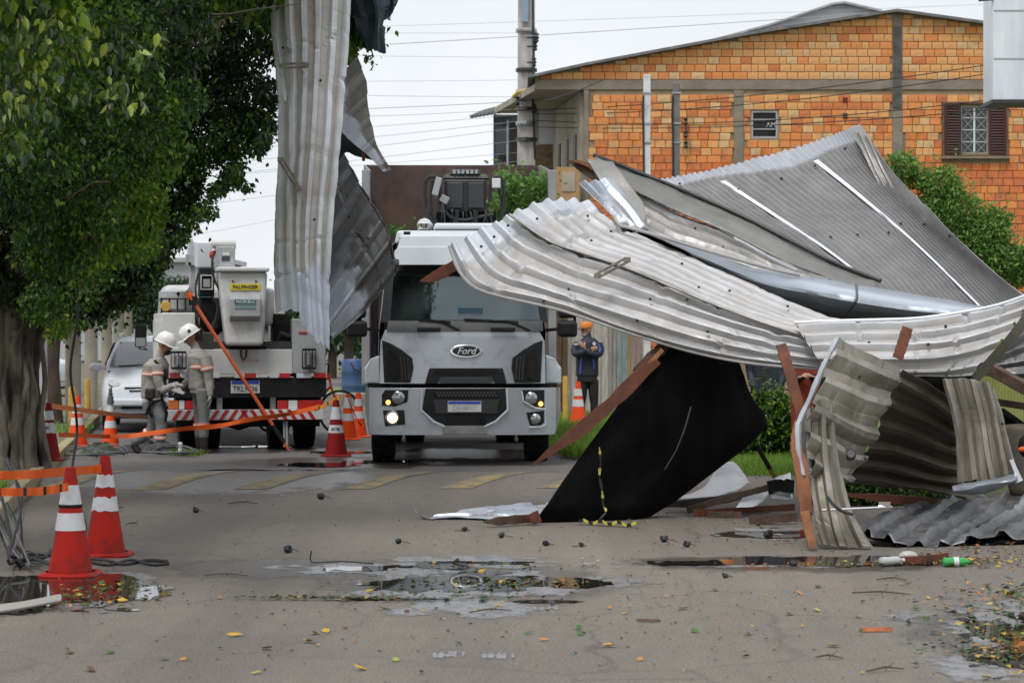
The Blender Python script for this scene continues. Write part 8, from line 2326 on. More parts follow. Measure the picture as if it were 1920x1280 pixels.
# ---- man in the orange cap, arms folded
YW = 41.6
t = thing('person', 'man in orange cap and navy jacket standing with folded arms by the fence', 'person', V((at(1101, 0, YW).x, YW, .03)))
b = Body([SKIN, M['jacket_navy'], M['trousers_black'], M['boot']])
b.stack([(Q(1101, 716), (.17, 0, 0), .12), (Q(1101, 700), (.18, 0, 0), .125)], 2)
b.stack([(Q(1101, 704), (.20, 0, 0), .135), (Q(1101, 682), (.195, 0, 0), .13), (Q(1101, 660), (.20, 0, 0), .13), (Q(1103, 642), (.20, 0, 0), .115), (Q(1104, 633), (.10, 0, 0), .08)], 1)
b.limb([Q(1103, 636), Q(1102, 628), Q(1101, 624)], [.065, .058, .055], 0)
hc = Q(1100, 618)
f3, sd, up, R = head(b, hc, (-.9, -.45, 0), 0, -.1, .98)
b.limb([Q(1083, 644), Q(1077, 655, -.05), Q(1078, 664, -.1)], [.075, .066, .06], 1); b.limb([Q(1078, 664, -.1), Q(1092, 661, -.22), Q(1106, 656, -.2)], [.06, .052, .044], 1)
b.limb([Q(1122, 644), Q(1126, 656, -.03), Q(1123, 665, -.1)], [.075, .066, .06], 1); b.limb([Q(1123, 665, -.1), Q(1108, 663, -.2), Q(1094, 656, -.24)], [.06, .052, .044], 1)
hand(b, Q(1106, 656, -.2), (.8, .2, .3), (0, .8, 0), 0, 1, .7); hand(b, Q(1097, 652, -.24), (-.5, -.1, .5), (0, .8, 0), 0, 1, .7)
for x, x2 in ((1092, 1090), (1112, 1114)):
 b.limb([Q(x, 712), Q((x + x2) / 2, 740), Q(x2, 758)], [.10, .085, .068], 2); b.limb([Q(x2, 756), Q(x2, 770), Q(x2, 782)], [.068, .066, .056], 2)
 boot(b, Q(x2, 782), (-.5, -.8, 0), 3)
b.build('body', t)
prof = [(.104, 0), (.105, .03), (.095, .07), (.06, .10), (.005, .108)]
mb = MB(); mb.lathe(prof, (0, 0, 0), 20); mb.v = [hc + up * .035 + R @ V((p.x * .9, p.y * 1.08, p.z)) for p in mb.v]; cp = obj('cap', mb, M['orange_cap'], t, smooth=True)
mb = MB(); mb.box((0, 0, 0), (.16, .10, .012)); mb.v = [hc + up * .04 + R @ (V((p.x * (1 if p.y < 0 else .7), p.y + .14, p.z - .02 * (p.y > 0)))) for p in mb.v]; obj('cap_peak', mb, mat('peak', (.12, .07, .03), .7), cp, bevel=.01)
eyes(t, hc, f3, sd, up)
mb = MB(); mb.ball(hc + f3 * .055 - up * .085, .056, 10, sc=(1, .9, .8)); obj('beard', mb, mat('grey_beard', (.35, .32, .3), .8), t, smooth=True)
for pts in ([(1091, 668, -.15), (1089, 685, -.15), (1088, 701, -.155)], [(1110, 668, -.15), (1113, 680, -.15), (1113, 692, -.145)], [(1120, 643, -.09), (1125, 652, -.12), (1124, 660, -.17)]):
 mb = MB(); mb.tube([crom([Q(*c) for c in pts], k / 6) for k in range(7)], .011, 6); obj('blue_piping', mb, M['blue_trim'], t, smooth=True)
mb = MB(); mb.lathe([(.03, 0), (.03, .006)], Q(1114, 644, -.13), 12, Matrix.Rotation(math.pi / 2, 3, 'X')); obj('badge', mb, M['plate_white'], t)
mb = MB(); mb.box(Q(1080, 645, -.09), (.07, .02, .03)); obj('badge', mb, M['plate_white'], t)
# ---- two figures mostly hidden behind the sheets
YW = 31.2
t = thing('person', 'person in black jacket half hidden behind bush and pale sheet', 'person', V((at(1438, 0, YW).x, YW, .05)))
b = Body([SKIN, M['jacket_navy'], M['trousers_black'], M['boot']])
b.stack([(Q(1438, 745), (.17, .03, 0), .12), (Q(1438, 726), (.19, .03, 0), .13)], 2)
b.stack([(Q(1438, 738), (.215, .03, 0), .15), (Q(1438, 700), (.21, .03, 0), .15), (Q(1438, 660), (.22, .03, 0), .14), (Q(1438, 632), (.2, .03, 0), .12), (Q(1438, 620), (.09, .02, 0), .08)], 1)
b.limb([Q(1438, 624), Q(1438, 612), Q(1438, 608)], [.065, .058, .055], 0)
hc = Q(1438, 598); f3, sd, up, R = head(b, hc, (-.3, -.95, 0), 0)
for q in (-1, 1):
 b.limb([Q(1438 + q * 28, 636), Q(1438 + q * 33, 668), Q(1438 + q * 31, 698)], [.075, .066, .058], 1); b.limb([Q(1438 + q * 31, 698), Q(1438 + q * 28, 715, -.08), Q(1438 + q * 24, 728, -.12)], [.058, .05, .042], 1)
 hand(b, Q(1438 + q * 24, 728, -.12), (0, -.3, -1), (-q, 0, 0), 0)
 b.limb([Q(1438 + q * 12, 738), Q(1438 + q * 13, 780), Q(1438 + q * 13, 808)], [.10, .085, .07], 2); b.limb([Q(1438 + q * 13, 806), Q(1438 + q * 13, 825), Q(1438 + q * 13, 842)], [.07, .065, .055], 2)
 boot(b, Q(1438 + q * 13, 840), (q * .2, -1, 0), 3)
b.build('body', t, .013); eyes(t, hc, f3, sd, up)
mb = MB(); mb.ball(hc + up * .03 - f3 * .015, .105, 12, sc=(.82, 1, 1)); obj('hair', mb, M['hair'], t, smooth=True)
YW = 28.4
M['red_overall'] = mat('red_overall', (.32, .04, .018), .8, col2=(.22, .025, .012), ns=6, bump=.4, bs=12)
t = thing('person', 'person in red orange overalls glimpsed between wooden post and twisted sheet', 'person', V((at(1512, 0, YW).x, YW, .05)))
b = Body([SKIN, M['red_overall'], M['red_overall'], M['boot'], M['trousers_black']])
b.stack([(Q(1512, 765), (.17, .03, 0), .12), (Q(1512, 735), (.19, .03, 0), .13), (Q(1512, 690), (.2, .03, 0), .13), (Q(1512, 655), (.22, .03, 0), .14), (Q(1512, 632), (.2, .03, 0), .12), (Q(1512, 618), (.09, .02, 0), .08)], 1)
b.limb([Q(1512, 624), Q(1512, 610), Q(1512, 604)], [.065, .058, .055], 0)
hc = Q(1512, 593); f3, sd, up, R = head(b, hc, (-.4, -.9, 0), 0)
for q in (-1, 1):
 b.limb([Q(1512 + q * 30, 638), Q(1512 + q * 36, 672), Q(1512 + q * 34, 705)], [.075, .066, .058], 1); b.limb([Q(1512 + q * 34, 705), Q(1512 + q * 20, 712, -.15), Q(1512 + q * 8, 706, -.22)], [.058, .05, .042], 4)
 hand(b, Q(1512 + q * 8, 706, -.22), (-q, -.2, .1), (0, 0, -1), 0)
 b.limb([Q(1512 + q * 14, 755), Q(1512 + q * 15, 800), Q(1512 + q * 15, 830)], [.10, .085, .07], 2); b.limb([Q(1512 + q * 15, 828), Q(1512 + q * 15, 850), Q(1512 + q * 15, 868)], [.07, .065, .055], 2)
 boot(b, Q(1512 + q * 15, 866), (q * .2, -1, 0), 3)
b.build('body', t, .013); eyes(t, hc, f3, sd, up)
mb = MB(); mb.ball(hc + up * .03 - f3 * .015, .105, 12, sc=(.82, 1, 1)); obj('hair', mb, M['hair'], t, smooth=True)
# ================================================================== CONES, TAPE, LITTER
M['cone_red'] = mat('cone_red', (.42, .014, .007), .6, col2=(.33, .012, .007), ns=4, spec=.2, dirt=(.13, .02, .015), dirt_s=7, dirt_r=(.48, .72))
M['cone_orange'] = mat('cone_orange', (.78, .075, .012), .5, col2=(.68, .06, .010), ns=4, spec=.25)
M['cone_dark'] = mat('cone_dark', (.24, .008, .008), .6, col2=(.19, .007, .007), ns=4, spec=.2)
M['cone_white'] = mat('cone_white', (.66, .66, .68), .4, col2=(.52, .52, .54), ns=6, dirt=(.38, .36, .34), dirt_s=7, dirt_r=(.55, .75))
def cone(lab, p, h, m_, bands=((.43, .575), (.66, .835)), group=None, ring=False, torn=False, decal=None, seed=0, wide=.29, tilt=0.0):
 """bands as fractions of the height"""
 r0, r1 = h * .205, h * .048
 zb = h * .045
 R = lambda z: r0 + (r1 - r0) * ((z - zb) / (h - zb)) ** .92
 t = thing('traffic_cone', lab, 'traffic cone', p, group=group)
 rr = random.Random(seed)
 mb = MB()
 n = 28
 prof = [(h * .285, 0), (h * .288, h * .018), (h * .27, h * .034), (r0 * 1.12, h * .045)]
 vs, fs = [], []
 for i, (r, z) in enumerate(prof):
  for k in range(n):
   a = 2 * math.pi * k / n
   c, s = math.cos(a), math.sin(a)
   f = 1 if i == 3 else 1 / max(abs(c) ** 6 + abs(s) ** 6, 1e-6) ** (1 / 6) / 1.06
   zz = z + (h * .014 * mnoise.noise((c * 2, s * 2, seed)) if 0 < i < 3 else 0)
   vs.append(V(p) + V((c * r * f, s * r * f, zz)))
 for i in range(3):
  for k in range(n): fs.append((i * n + k, i * n + (k + 1) % n, (i + 1) * n + (k + 1) % n, (i + 1) * n + k))
 fs.append(tuple(range(n - 1, -1, -1)))
 mb.add(vs, fs); obj('base', mb, m_, t, smooth=True)
 mb = MB(); zs = np.linspace(zb, h, 16); mb.lathe([(R(z), z) for z in zs] + [(r1 * .5, h + .002)], p, n); bd = obj('cone_body', mb, m_, t, smooth=True)
 for j, (a, b) in enumerate(bands):
  mb = MB(); m = 26
  vs, fs = [], []
  for k in range(m + 1):
   ang = 2 * math.pi * k / m
   za, zb_ = a * h, b * h
   if torn: za += h * .03 * max(0, mnoise.noise((math.cos(ang) * 2, math.sin(ang) * 2, seed + j))); zb_ -= h * .05 * max(0, mnoise.noise((math.cos(ang) * 3 + 5, math.sin(ang) * 3, seed + j)))
   for z in (za, zb_): vs.append(V(p) + V((math.cos(ang) * (R(z) + .003), math.sin(ang) * (R(z) + .003), z)))
  fs = [(2 * k, 2 * k + 2, 2 * k + 3, 2 * k + 1) for k in range(m)]
  mb.add(vs, fs); obj('reflective_band', mb, M['cone_white'], bd, smooth=True)
 if ring:
  mb = MB(); z = bands[-1][0] * h - .006; mb.lathe([(R(z) + .002, z - .012), (R(z) + .008, z), (R(z) + .002, z + .012)], p, 24); obj('rubber_ring', mb, M['black_rubber'], t, smooth=True)
 if decal:
  a, b = bands[decal[1]]
  z = (a + b) / 2 * h
  text_obj('lettering', decal[0], h * .075, V(p) + V((0, -R(z) - .006, z)), M['plate_ink'], bd, bold=.001)
 return t
G1 = 'traffic cones around the closed street'
cone('nearest red traffic cone standing in the left puddle with a black ring', gp(132, 1079), .735, M['cone_red'], ((.425, .585), (.655, .84)), G1, ring=True, seed=1)
cone('second red traffic cone behind the nearest one, white band torn', gp(197, 1041), .735, M['cone_red'], ((.45, .60), (.685, .82)), G1, torn=True, seed=2)
cone('dark red traffic cone on the kerb beside the fluted tree trunk', V((at(91, 852, 27.6).x, 27.6, .145)), .66, M['cone_dark'], ((.47, .66), (.70, .86)), G1, torn=True, decal=('N', 0), seed=3)
cone('orange traffic cone in front of the yellow bollard by the pillars', gp(145, 837), .70, M['cone_orange'], group=G1, seed=4)
t = cone('orange traffic cone with a broken grey top in front of parked car', gp(207, 839), .62, M['cone_orange'], ((.44, .60), (.73, 1.0)), G1, seed=5)
p = BASE[t.name]
mb = MB(); mb.lathe([(.05, .60), (.05, .66), (.04, .665), (.045, .70), (.03, .705), (.035, .75), (.02, .755), (.028, .79), (.02, .82)], p, 14); mb.tube([p + V((0, 0, .8)), p + V((.02, 0, .84)), p + V((-.015, 0, .86))], .012, 6); obj('broken_top', mb, M['cable_grey'], t)
cone('dark red traffic cone between bucket truck and silver truck with lettered band', gp(630, 855), .72, M['cone_dark'], ((.42, .56), (.66, .88)), G1, decal=('BCM', 0), seed=6)
cone('bright orange cone directly behind the lettered dark red cone', gp(652, 824), .665, M['cone_orange'], ((.42, .58), (.70, .93)), G1, seed=7)
cone('bright orange cone touching the wheel side of the silver truck', gp(672, 819), .665, M['cone_orange'], ((.42, .58), (.70, .86)), G1, seed=8)
cone('orange cone standing at the feet of the man in the cap', V((at(1084, 0, 39.5).x, 39.5, .03)), .72, M['cone_orange'], ((.44, .60), (.68, .84)), G1, seed=9)
cone('orange cone mostly hidden behind the fallen rafter and black panel', V((at(1172, 0, 38).x, 38, .05)), .55, M['cone_orange'], group=G1, seed=10)
def tape(lab, pts, w, m_=None, dark=False, tw=0.0):
 cs = [crom([V(p) for p in pts], k / 28) for k in range(29)]
 g = []
 for k, c in enumerate(cs):
  a = tw * math.sin(k * .5) + .15 * math.sin(k * 1.3)
  up = V((0, math.sin(a), math.cos(a))) * w / 2
  g.append([c - up, c, c + up])
 base = (cs[0] + cs[-1]) / 2
 t = thing('barrier_tape', lab, 'barrier tape', base)
 mb = MB(); mb.grid(g); obj('ribbon', mb, m_ or M['orange_tape'], t, solid=.002)
 if dark:
  for k in range(3, 27, 7):
   mb = MB(); mb.grid([[q + V((0, -.004, 0)) for q in r] for r in g[k:k + 2]]); obj('printed_mark', mb, M['black_plastic'], t, solid=.002)
 return t
tape('upper orange tape running from the left edge round the second cone', [at(-30, 892, 16.8), at(60, 889, 17.0), at(120, 884, 17.3), at(172, 880, 17.7), at(190, 878, 17.72)], .062)
tape('lower orange printed tape running from left edge to the nearest cone', [at(-30, 922, 16.0), at(40, 922, 16.1), at(90, 919, 16.25), at(128, 912, 16.3)], .055, dark=True)
tape('orange tape from the kerb cone toward the parked car cone', [at(96, 761, 27.7), at(150, 768, 30), at(210, 776, 33), at(285, 783, 36)], .06, mat('tape_pale', (.78, .22, .06), .45))
tape('low orange tape from the kerb cone to the left worker', [at(110, 815, 27.9), at(160, 816, 30), at(205, 818, 32.8), at(240, 817, 31.3)], .055)
tape('orange tape drooping in front of both workers to the striped bumper', [at(236, 818, 31.2), at(290, 811, 31.15), at(350, 803, 31.1), at(410, 798, 31.2), at(470, 786, 31.5), at(540, 776, 31.9), at(600, 762, 31.6)], .062, tw=.5)
tape('yellow orange tape from the truck corner to the lettered cone', [at(590, 768, 31.7), at(612, 758, 31.4), at(632, 746, 31.0), at(640, 744, 30.9)], .05, mat('tape_amber', (.72, .30, .04), .45), dark=True)
tape('loose orange tape draped between the two bright orange cones', [at(650, 740, 33.6), at(660, 765, 33.6), at(672, 790, 33.5), at(682, 800, 33.4)], .045, M['cone_orange'], tw=.8)
# ---- cables
def cable(lab, pts, r, m_=None, name='cable', group=None):
 cs = [crom([V(p) for p in pts], k / (8 * len(pts))) for k in range(8 * len(pts) + 1)]
 mb = MB(); mb.tube(cs, r, 6)
 return tag(obj(name, mb, m_ or M['cable'], smooth=True), lab, 'cable', group)
cable('dark loose cable hanging straight down from the tree to the kerb', [at(143, 520, 24.5), at(146, 590, 24.5), at(132, 690, 24.6), at(142, 770, 24.7), at(144, 820, 24.8), at(136, 880, 24), at(148, 940, 21), at(160, 985, 19), at(158, 1010, 18.6)], .014)
cable('black cable lying on the road right of the nearest cone', [gp(170, 1046, .012), gp(200, 1050, .03), gp(235, 1057, .012), gp(275, 1050, .012), gp(314, 1052, .012)], .012)
cable('black cable loop crossing the first on the road by the cones', [gp(165, 1052, .012), gp(205, 1058, .012), gp(245, 1049, .025), gp(285, 1058, .012), gp(316, 1056, .012)], .011)
rr = random.Random(3)
for i, x0 in enumerate(sorted(rr.uniform(-30, 40) for _ in range(9))):
 y0 = rr.uniform(850, 1000)
 pts = [at(x0, y0, 19 + rr.uniform(-1, 1)), at(x0 + rr.uniform(5, 35), y0 + rr.uniform(30, 70), 18.3 + rr.uniform(-.5, .5))]
 for k in range(3):
  q = gp(rr.uniform(0, 60) + k * 28, rr.uniform(1028, 1060), .02 + rr.random() * .06); pts.append(q)
 cable(ORDW[i].replace('highest', 'first') + ' tangled cable from the left edge, hanging to the cones', pts, rr.choice((.008, .011, .013)), rr.choice((M['cable'], M['cable_grey'])), group='tangle of cables at the left edge')
for i in range(3):
 cable(('upper', 'middle', 'lowest')[i] + ' of three pale conduits bundled on the road at the left edge', [gp(-40, 1140 + i * 5, .03), gp(40, 1131 + i * 3.5, .04), gp(112, 1117 + i * 3.5, .045)], .014, mat('pale_conduit%d' % i, (.38, .36, .33), .6), name='conduit', group='bundle of pale conduits')
def coil(lab, px, py, r, n, m_, z=0.02, squash=.6):
 c = gp(px, py)
 pts = []
 for k in range(n * 14):
  a = k * 2 * math.pi / 14
  q = r * (1 + .25 * math.sin(k * .37))
  pts.append(c + V((math.cos(a) * q, math.sin(a) * q * squash, z + .05 * abs(math.sin(k * .21)) + .10 * max(0, math.sin(a)) * (k % 28 < 14))))
 mb = MB(); mb.tube(pts, .007, 5); tag(obj('wire_coil', mb, m_, smooth=True), lab, 'wire coil')
coil('grey wire coil on the road at the left worker feet', 318, 856, .30, 5, M['cable_grey'])
coil('pale wire coil on the road before the kerb', 152, 860, .26, 5, M['cable_grey'])
coil('small wire coil between the kerb and the workers', 210, 856, .20, 4, M['cable_grey'])
def heap(lab, px, py, rx, ry, h, m_, seed, name='net_heap', cat='netting'):
 c = gp(px, py)
 mb = MB()
 g = []
 for i in range(13):
  row = []
  for k in range(25):
   a = 2 * math.pi * k / 24; q = i / 12
   e = 1 + .3 * mnoise.noise((math.cos(a) * 1.5, math.sin(a) * 1.5, seed))
   row.append(c + V((math.cos(a) * rx * q * e, math.sin(a) * ry * q * e, max(.003, h * (1 - q ** 2) * (1 + .7 * mnoise.noise((q * 4, a * 2, seed))) + .01))))
  g.append(row)
 mb.grid(g); return tag(obj(name, mb, m_, smooth=True), lab, cat)
heap('dark coiled rope and gear heap at the worker feet', 285, 846, .55, .35, .11, M['cable'], 1, 'gear_heap', 'gear')
heap('dark green netting clump on the road near the kerb', 186, 852, .26, .22, .13, mat('green_net', (.03, .045, .02), .9, col2=(.06, .07, .04), ns=20), 2)
mb = MB(); p = gp(338, 853); mb.lathe([(.028, 0), (.028, .16), (.02, .17)], p, 10); tag(obj('white_stake', mb, M['plate_white'], smooth=True), 'short white stake standing in the cut grass', 'stake')
# ---- bottles
def bottle(lab, px, py, m_, rz, L=.24, r=.036, label_m=None, cap=None):
 p = gp(px, py, .0)
 t = thing('bottle', lab, 'bottle', p)
 R = Matrix.Rotation(rz, 3, 'Z') @ Matrix.Rotation(math.pi / 2, 3, 'Y')
 c = p + V((0, 0, r))
 mb = MB(); mb.lathe([(r * .5, -L / 2), (r * .95, -L / 2 + .008), (r, -L * .4), (r * .93, -L * .2), (r, 0), (r * .93, L * .12), (r, L * .22), (r * .7, L * .34), (r * .38, L * .42), (r * .38, L * .47)], c, 18, R); obj('shell', mb, m_, t, smooth=True)
 mb = MB(); mb.lathe([(r * .46, L * .46), (r * .46, L * .53)], c, 12, R); obj('cap', mb, cap or M['plate_white'], t)
 if label_m:
  mb = MB(); mb.lathe([(r * 1.02, -L * .12), (r * 1.03, L * .06)], c, 18, R, cap=False); obj('label', mb, label_m, t, smooth=True)
 return t
bottle('green plastic bottle with white label lying at right by the puddle', 1793, 1062, mat('green_pet', (.03, .32, .06), .12, spec=.8), .12, .20, .034, M['plate_white'], mat('cap_green', (.02, .2, .04), .4))
bottle('dented clear plastic bottle lying in the puddle near the green one', 1672, 1060, mat('clear_pet', (.42, .44, .43), .12, spec=.8), .5, .20, .034)
mb = MB(); p = gp(1703, 1055); mb.ball(p + V((0, 0, .05)), .055, 12, sc=(1.3, .8, .7)); tag(obj('plastic_bag', mb, mat('cloudy_plastic', (.40, .40, .38), .25), smooth=True), 'crumpled cloudy plastic lump beside the clear bottle', 'plastic')
# ---- chips, sticks, pods
def chip(lab, px, py, L, w, rz, m_, name='wood_chip', cat='wood chip', group=None, z=.012):
 p = gp(px, py)
 d = V((math.cos(rz), math.sin(rz), 0)); s = V((-d.y, d.x, 0))
 mb = MB()
 prof = ((-.5, .25), (-.35, .8), (-.05, 1), (.25, .8), (.42, .5), (.5, .1))
 top, bot = [], []
 vs = []
 for u, k in prof:
  for q, h in ((-1, .004), (0, z * 1.6), (1, .004)): vs.append(p + d * L * u + s * w * .5 * k * q + V((0, 0, h)))
 fs = []
 for i in range(len(prof) - 1):
  for j in range(2): fs.append((i * 3 + j, i * 3 + j + 1, (i + 1) * 3 + j + 1, (i + 1) * 3 + j))
 mb.add(vs, fs)
 return tag(obj(name, mb, m_, smooth=True), lab, cat, group)
chip('orange brown bark chip on the open road at lower right', 1643, 1184, .19, .034, .15, mat('orange_chip', (.42, .13, .045), .7, col2=(.3, .08, .03), ns=30), z=.016)
chip('thin reddish stick just below the long puddle', 1418, 1067, .18, .025, 0, M['wood'])
chip('dark brown twig piece at the middle right of the road', 1216, 1166, .14, .022, -.2, M['wood_dark'])
TW, PD, FL = [], [], {}
for i, (px, py, L) in enumerate(((1652, 1112, .36), (1672, 1086, .2), (1555, 1232, .14), (1660, 1255, .2), (425, 1078, .3), (920, 1145, .25), (1196, 1058, .08), (248, 982, .10), (455, 943, .28), (1410, 1290, .2))):
 a = gp(px, py, .01)
 mb = MB(); dx = V((L / 2, rnd.uniform(-.05, .05), 0))
 mb.tube([a - dx, a + V((0, .02, .012)), a + dx], [.004, .006, .003], 5); mb.tube([a, a + V((.05, .05, .03))], [.004, .002], 4)
 tag(obj('twig', mb, rnd.choice((M['wood_dark'], M['bark_brown'], M['bark'])), smooth=True), None, 'twig', 'twigs scattered on the road'); TW.append((COL.objects[-1], px, py))
for i, (px, py, r) in enumerate(((540, 1036, .035), (747, 1019, .026), (871, 996, .024), (940, 1008, .026), (1023, 1023, .026), (1090, 1025, .02), (602, 936, .04), (1245, 1016, .03), (1288, 1025, .028), (212, 957, .05), (1487, 1062, .03), (1440, 1009, .04), (1360, 1083, .02), (368, 961, .03))):
 p = gp(px, py)
 t = thing('seed_pod', None, 'seed pod', p, group='dark seed pods on the road'); PD.append((t, px, py))
 mb = MB(); mb.ball(p + V((0, 0, r * .8)), r, 8, sc=(1, .9, .85))
 for k in range(6):
  a = rnd.uniform(0, 6.28); mb.ball(p + V((math.cos(a) * r * .7, math.sin(a) * r * .7, r * rnd.uniform(.5, 1.5))), r * .45, 6)
 obj('pod', mb, M['cable'], t, smooth=True)
 mb = MB(); mb.tube([p + V((0, 0, r)), p + V((r * 2, -.01, r * .6)), p + V((r * 3.6 * rnd.choice((-1, 1, .7)), -.02, .008))], .0035, 4); obj('stalk', mb, M['wood_dark'], t)
mb = MB(); pp = [gp(584, 1032, .1), gp(582, 1048, .03), gp(590, 1054, .012), gp(640, 1052, .012), gp(700, 1056, .01)]; mb.tube([crom(pp, k / 20) for k in range(21)], .0045, 6)
tag(obj('loose_wire', mb, M['cable'], smooth=True), 'dark loose wire bent up at the left end of the puddle', 'wire')
mb = MB(); pp = [gp(1093, 1046, .09), gp(1093, 1056, .01), gp(1106, 1056, .03), gp(1113, 1056, .012), gp(1122, 1050, .06)]; mb.tube([crom(pp, k / 20) for k in range(21)], .005, 5)
tag(obj('loose_wire', mb, M['plate_white'], smooth=True), 'thin white wire curled up on the road right of the puddle', 'wire')
# ---- fallen leaves: the larger ones singly, the crumbs as litter
LM = {}
for nm, c in (('yellow', (.60, .36, .03)), ('amber', (.55, .22, .03)), ('green', (.06, .14, .02)), ('lime', (.32, .38, .05)), ('brown', (.16, .08, .035))):
 me = bpy.data.meshes.new('fallen_leaf')
 me.from_pydata([(-.5, 0, .02), (-.2, .26, .10), (.15, .24, .06), (.5, 0, .12), (.15, -.24, .08), (-.2, -.26, .04), (0, 0, .0)], [], [(0, 6, 1), (1, 6, 2), (2, 6, 3), (3, 6, 4), (4, 6, 5), (5, 6, 0)])
 me.materials.append(mat('fallen_' + nm, c, .6, col2=tuple(v * .6 for v in c), ns=25))
 LM[nm] = me
rr = random.Random(12)
spots = [(695, 1107, 'yellow'), (825, 1068, 'amber'), (741, 1066, 'amber'), (913, 1084, 'yellow'), (903, 1070, 'yellow'), (720, 1141, 'yellow'), (793, 1145, 'yellow'), (763, 1146, 'amber'), (1052, 1094, 'amber'), (968, 1103, 'amber'), (936, 1135, 'amber'), (1173, 1149, 'yellow'), (1143, 1139, 'amber'), (1088, 1185, 'lime'),
         (1088, 1188, 'green'), (1302, 1182, 'green'), (1403, 1187, 'yellow'), (1562, 1210, 'yellow'), (1740, 1120, 'yellow'), (1690, 1094, 'amber'), (1892, 1094, 'yellow'), (1900, 1118, 'amber'), (1498, 1112, 'amber'), (1535, 1099, 'brown'), (1480, 1150, 'lime'), (1532, 1143, 'lime'), (1718, 1141, 'green'), (1142, 1210, 'yellow'),
         (591, 1186, 'lime'), (611, 1182, 'yellow'), (580, 1202, 'lime'), (343, 1235, 'orange'), (205, 1222, 'green'), (308, 1234, 'lime'), (412, 1120, 'amber'), (675, 1253, 'yellow'), (742, 1236, 'lime'), (1085, 1176, 'green'), (991, 1186, 'green'), (963, 1096, 'green'), (955, 1088, 'green'), (945, 1092, 'green'), (905, 1126, 'green'),
         (860, 1115, 'green'), (838, 1126, 'green'), (805, 1125, 'green'), (895, 1068, 'green'), (830, 1092, 'green'), (1750, 1185, 'yellow'), (480, 1260, 'lime'), (170, 1252, 'lime'), (170, 1255, 'brown'), (985, 1066, 'green'), (1200, 1235, 'amber'), (1020, 1198, 'amber'), (1340, 1105, 'brown'), (1280, 1140, 'yellow'),
         (1610, 1155, 'yellow'), (1820, 1050, 'yellow'), (1780, 1050, 'amber'), (60, 1128, 'yellow'), (105, 1134, 'amber'), (230, 1126, 'yellow'), (205, 1128, 'amber'), (190, 1092, 'green'), (178, 1100, 'green'), (160, 1122, 'green'), (130, 1222, 'brown'), (500, 1215, 'amber'), (440, 1190, 'yellow')]
cn = {'yellow': 'fallen yellow leaf', 'amber': 'fallen amber leaf', 'green': 'fallen green leaf', 'lime': 'fallen pale lime leaf', 'brown': 'fallen dry brown leaf'}
for px, py, c in spots:
 c = 'amber' if c == 'orange' else c
 o = bpy.data.objects.new('fallen_leaf', LM[c]); COL.objects.link(o)
 o.location = gp(px, py, .008); s = rr.uniform(.055, .10); o.scale = (s, s, s * rr.uniform(.6, 1.6)); o.rotation_euler = (rr.uniform(-.35, .35), rr.uniform(-.3, .3), rr.uniform(0, 6.28))
 tag(o, None, 'leaf', 'fallen leaves on the road'); FL.setdefault(c, []).append((o, px, py))
for c, l in FL.items(): rank_labels(l, cn[c], MARKS)
rank_labels(PD, 'small dark seed pod with thin stalk', MARKS)
rank_labels(TW, 'thin dry twig on the road', MARKS)
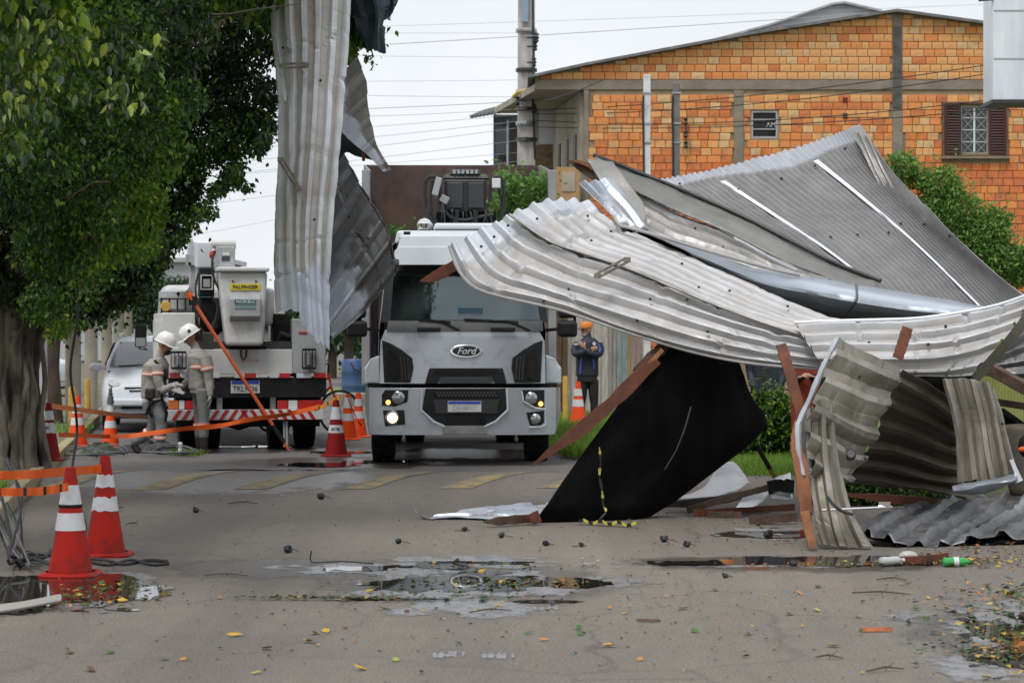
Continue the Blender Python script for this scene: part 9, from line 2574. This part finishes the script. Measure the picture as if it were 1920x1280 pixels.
def litter(name, blobs, n, smin, smax, seed, tint, z=.01):
 """tiny flat crumbs and leaf bits; blobs = (px, py, rx m, ry m, weight)"""
 rg = random.Random(seed)
 vs, fs, mi = [], [], []
 w = [b[4] for b in blobs]
 mats_ = [M['lit_' + k] for k in ('green', 'yellow', 'amber', 'brown', 'dark')]
 for i in range(n):
  b = rg.choices(blobs, w)[0]
  c = gp(b[0], b[1])
  x, y = c.x + rg.gauss(0, .5) * b[2], c.y + rg.gauss(0, .5) * b[3]
  s = rg.uniform(smin, smax) * (1 if rg.random() < .8 else 1.6); a = rg.uniform(0, 6.28); el = rg.uniform(.35, .8)
  k = rg.choices(range(5), tint)[0]
  o = len(vs)
  zz = z + hump(x, y)
  for ang, r in ((0, .5), (1.1, .42 * el), (2.2, .4 * el), (math.pi, .5), (4.1, .4 * el), (5.2, .42 * el)):
   vs.append((x + math.cos(a + ang) * r * s, y + math.sin(a + ang) * r * s, zz + s * rg.uniform(0, .35)))
  fs.append(tuple(range(o, o + 6))); mi.append(k)
 me = bpy.data.meshes.new(name); me.from_pydata(vs, [], fs)
 for m in mats_: me.materials.append(m)
 me.polygons.foreach_set("material_index", mi); me.update()
 o = bpy.data.objects.new(name, me); COL.objects.link(o); tag(o, kind='stuff')
for k, c in (('green', (.05, .10, .018)), ('yellow', (.50, .36, .05)), ('amber', (.42, .16, .03)), ('brown', (.12, .07, .04)), ('dark', (.025, .02, .016))):
 M['lit_' + k] = mat('litter_' + k, c, .7, col2=tuple(v * .6 for v in c), ns=30)
litter('leaf_litter', [(870, 1120, .55, .35, 2), (820, 1092, .5, .35, 1.5), (960, 1095, .22, .22, 1.6), (1060, 1096, .3, .2, .8), (540, 1124, .32, .05, 1.3), (640, 1125, .25, .06, 1.3), (700, 1126, .4, .06, .6), (880, 1062, .5, .25, 1.2), (1000, 1068, .3, .2, .6)], 420, .02, .055, 4, (5, 1, .6, 1.2, 1.6))
litter('leaf_litter', [(1890, 1180, .5, 1.2, 3), (1915, 1120, .4, .8, 2), (1860, 1230, .4, .8, 1.5), (1930, 1240, .3, .8, 2)], 620, .02, .06, 5, (5, 1.6, 1.2, 1.6, 1.6))
litter('leaf_litter', [(190, 1125, .35, .2, 2), (80, 1138, .5, .12, 2), (230, 1105, .25, .4, 1), (150, 1110, .3, .5, 1)], 260, .018, .05, 6, (3, 1, .8, 1.6, 1.6))
litter('leaf_litter', [(1720, 1058, .6, .12, 2), (1810, 1055, .35, .25, 2.4), (1500, 1062, .8, .1, 1), (1880, 1060, .4, .5, 1.5)], 330, .018, .05, 7, (1.4, 2, 1.4, 2, 2))
litter('road_debris', [(960, 1180, 4.5, 5.5, 3), (960, 1010, 6, 6, 1.6), (1400, 1130, 3, 4, 2), (400, 1180, 3, 4, 1.4)], 1500, .008, .03, 8, (.7, .7, .6, 2.6, 3.4), .005)
litter('road_debris', [(1650, 1020, 1.5, .5, 2), (1880, 1040, .8, .8, 3), (1380, 975, 1.6, 1.0, 2), (1300, 900, 2, 3, .6)], 500, .012, .05, 9, (.5, .6, .8, 2.6, 3), .012)
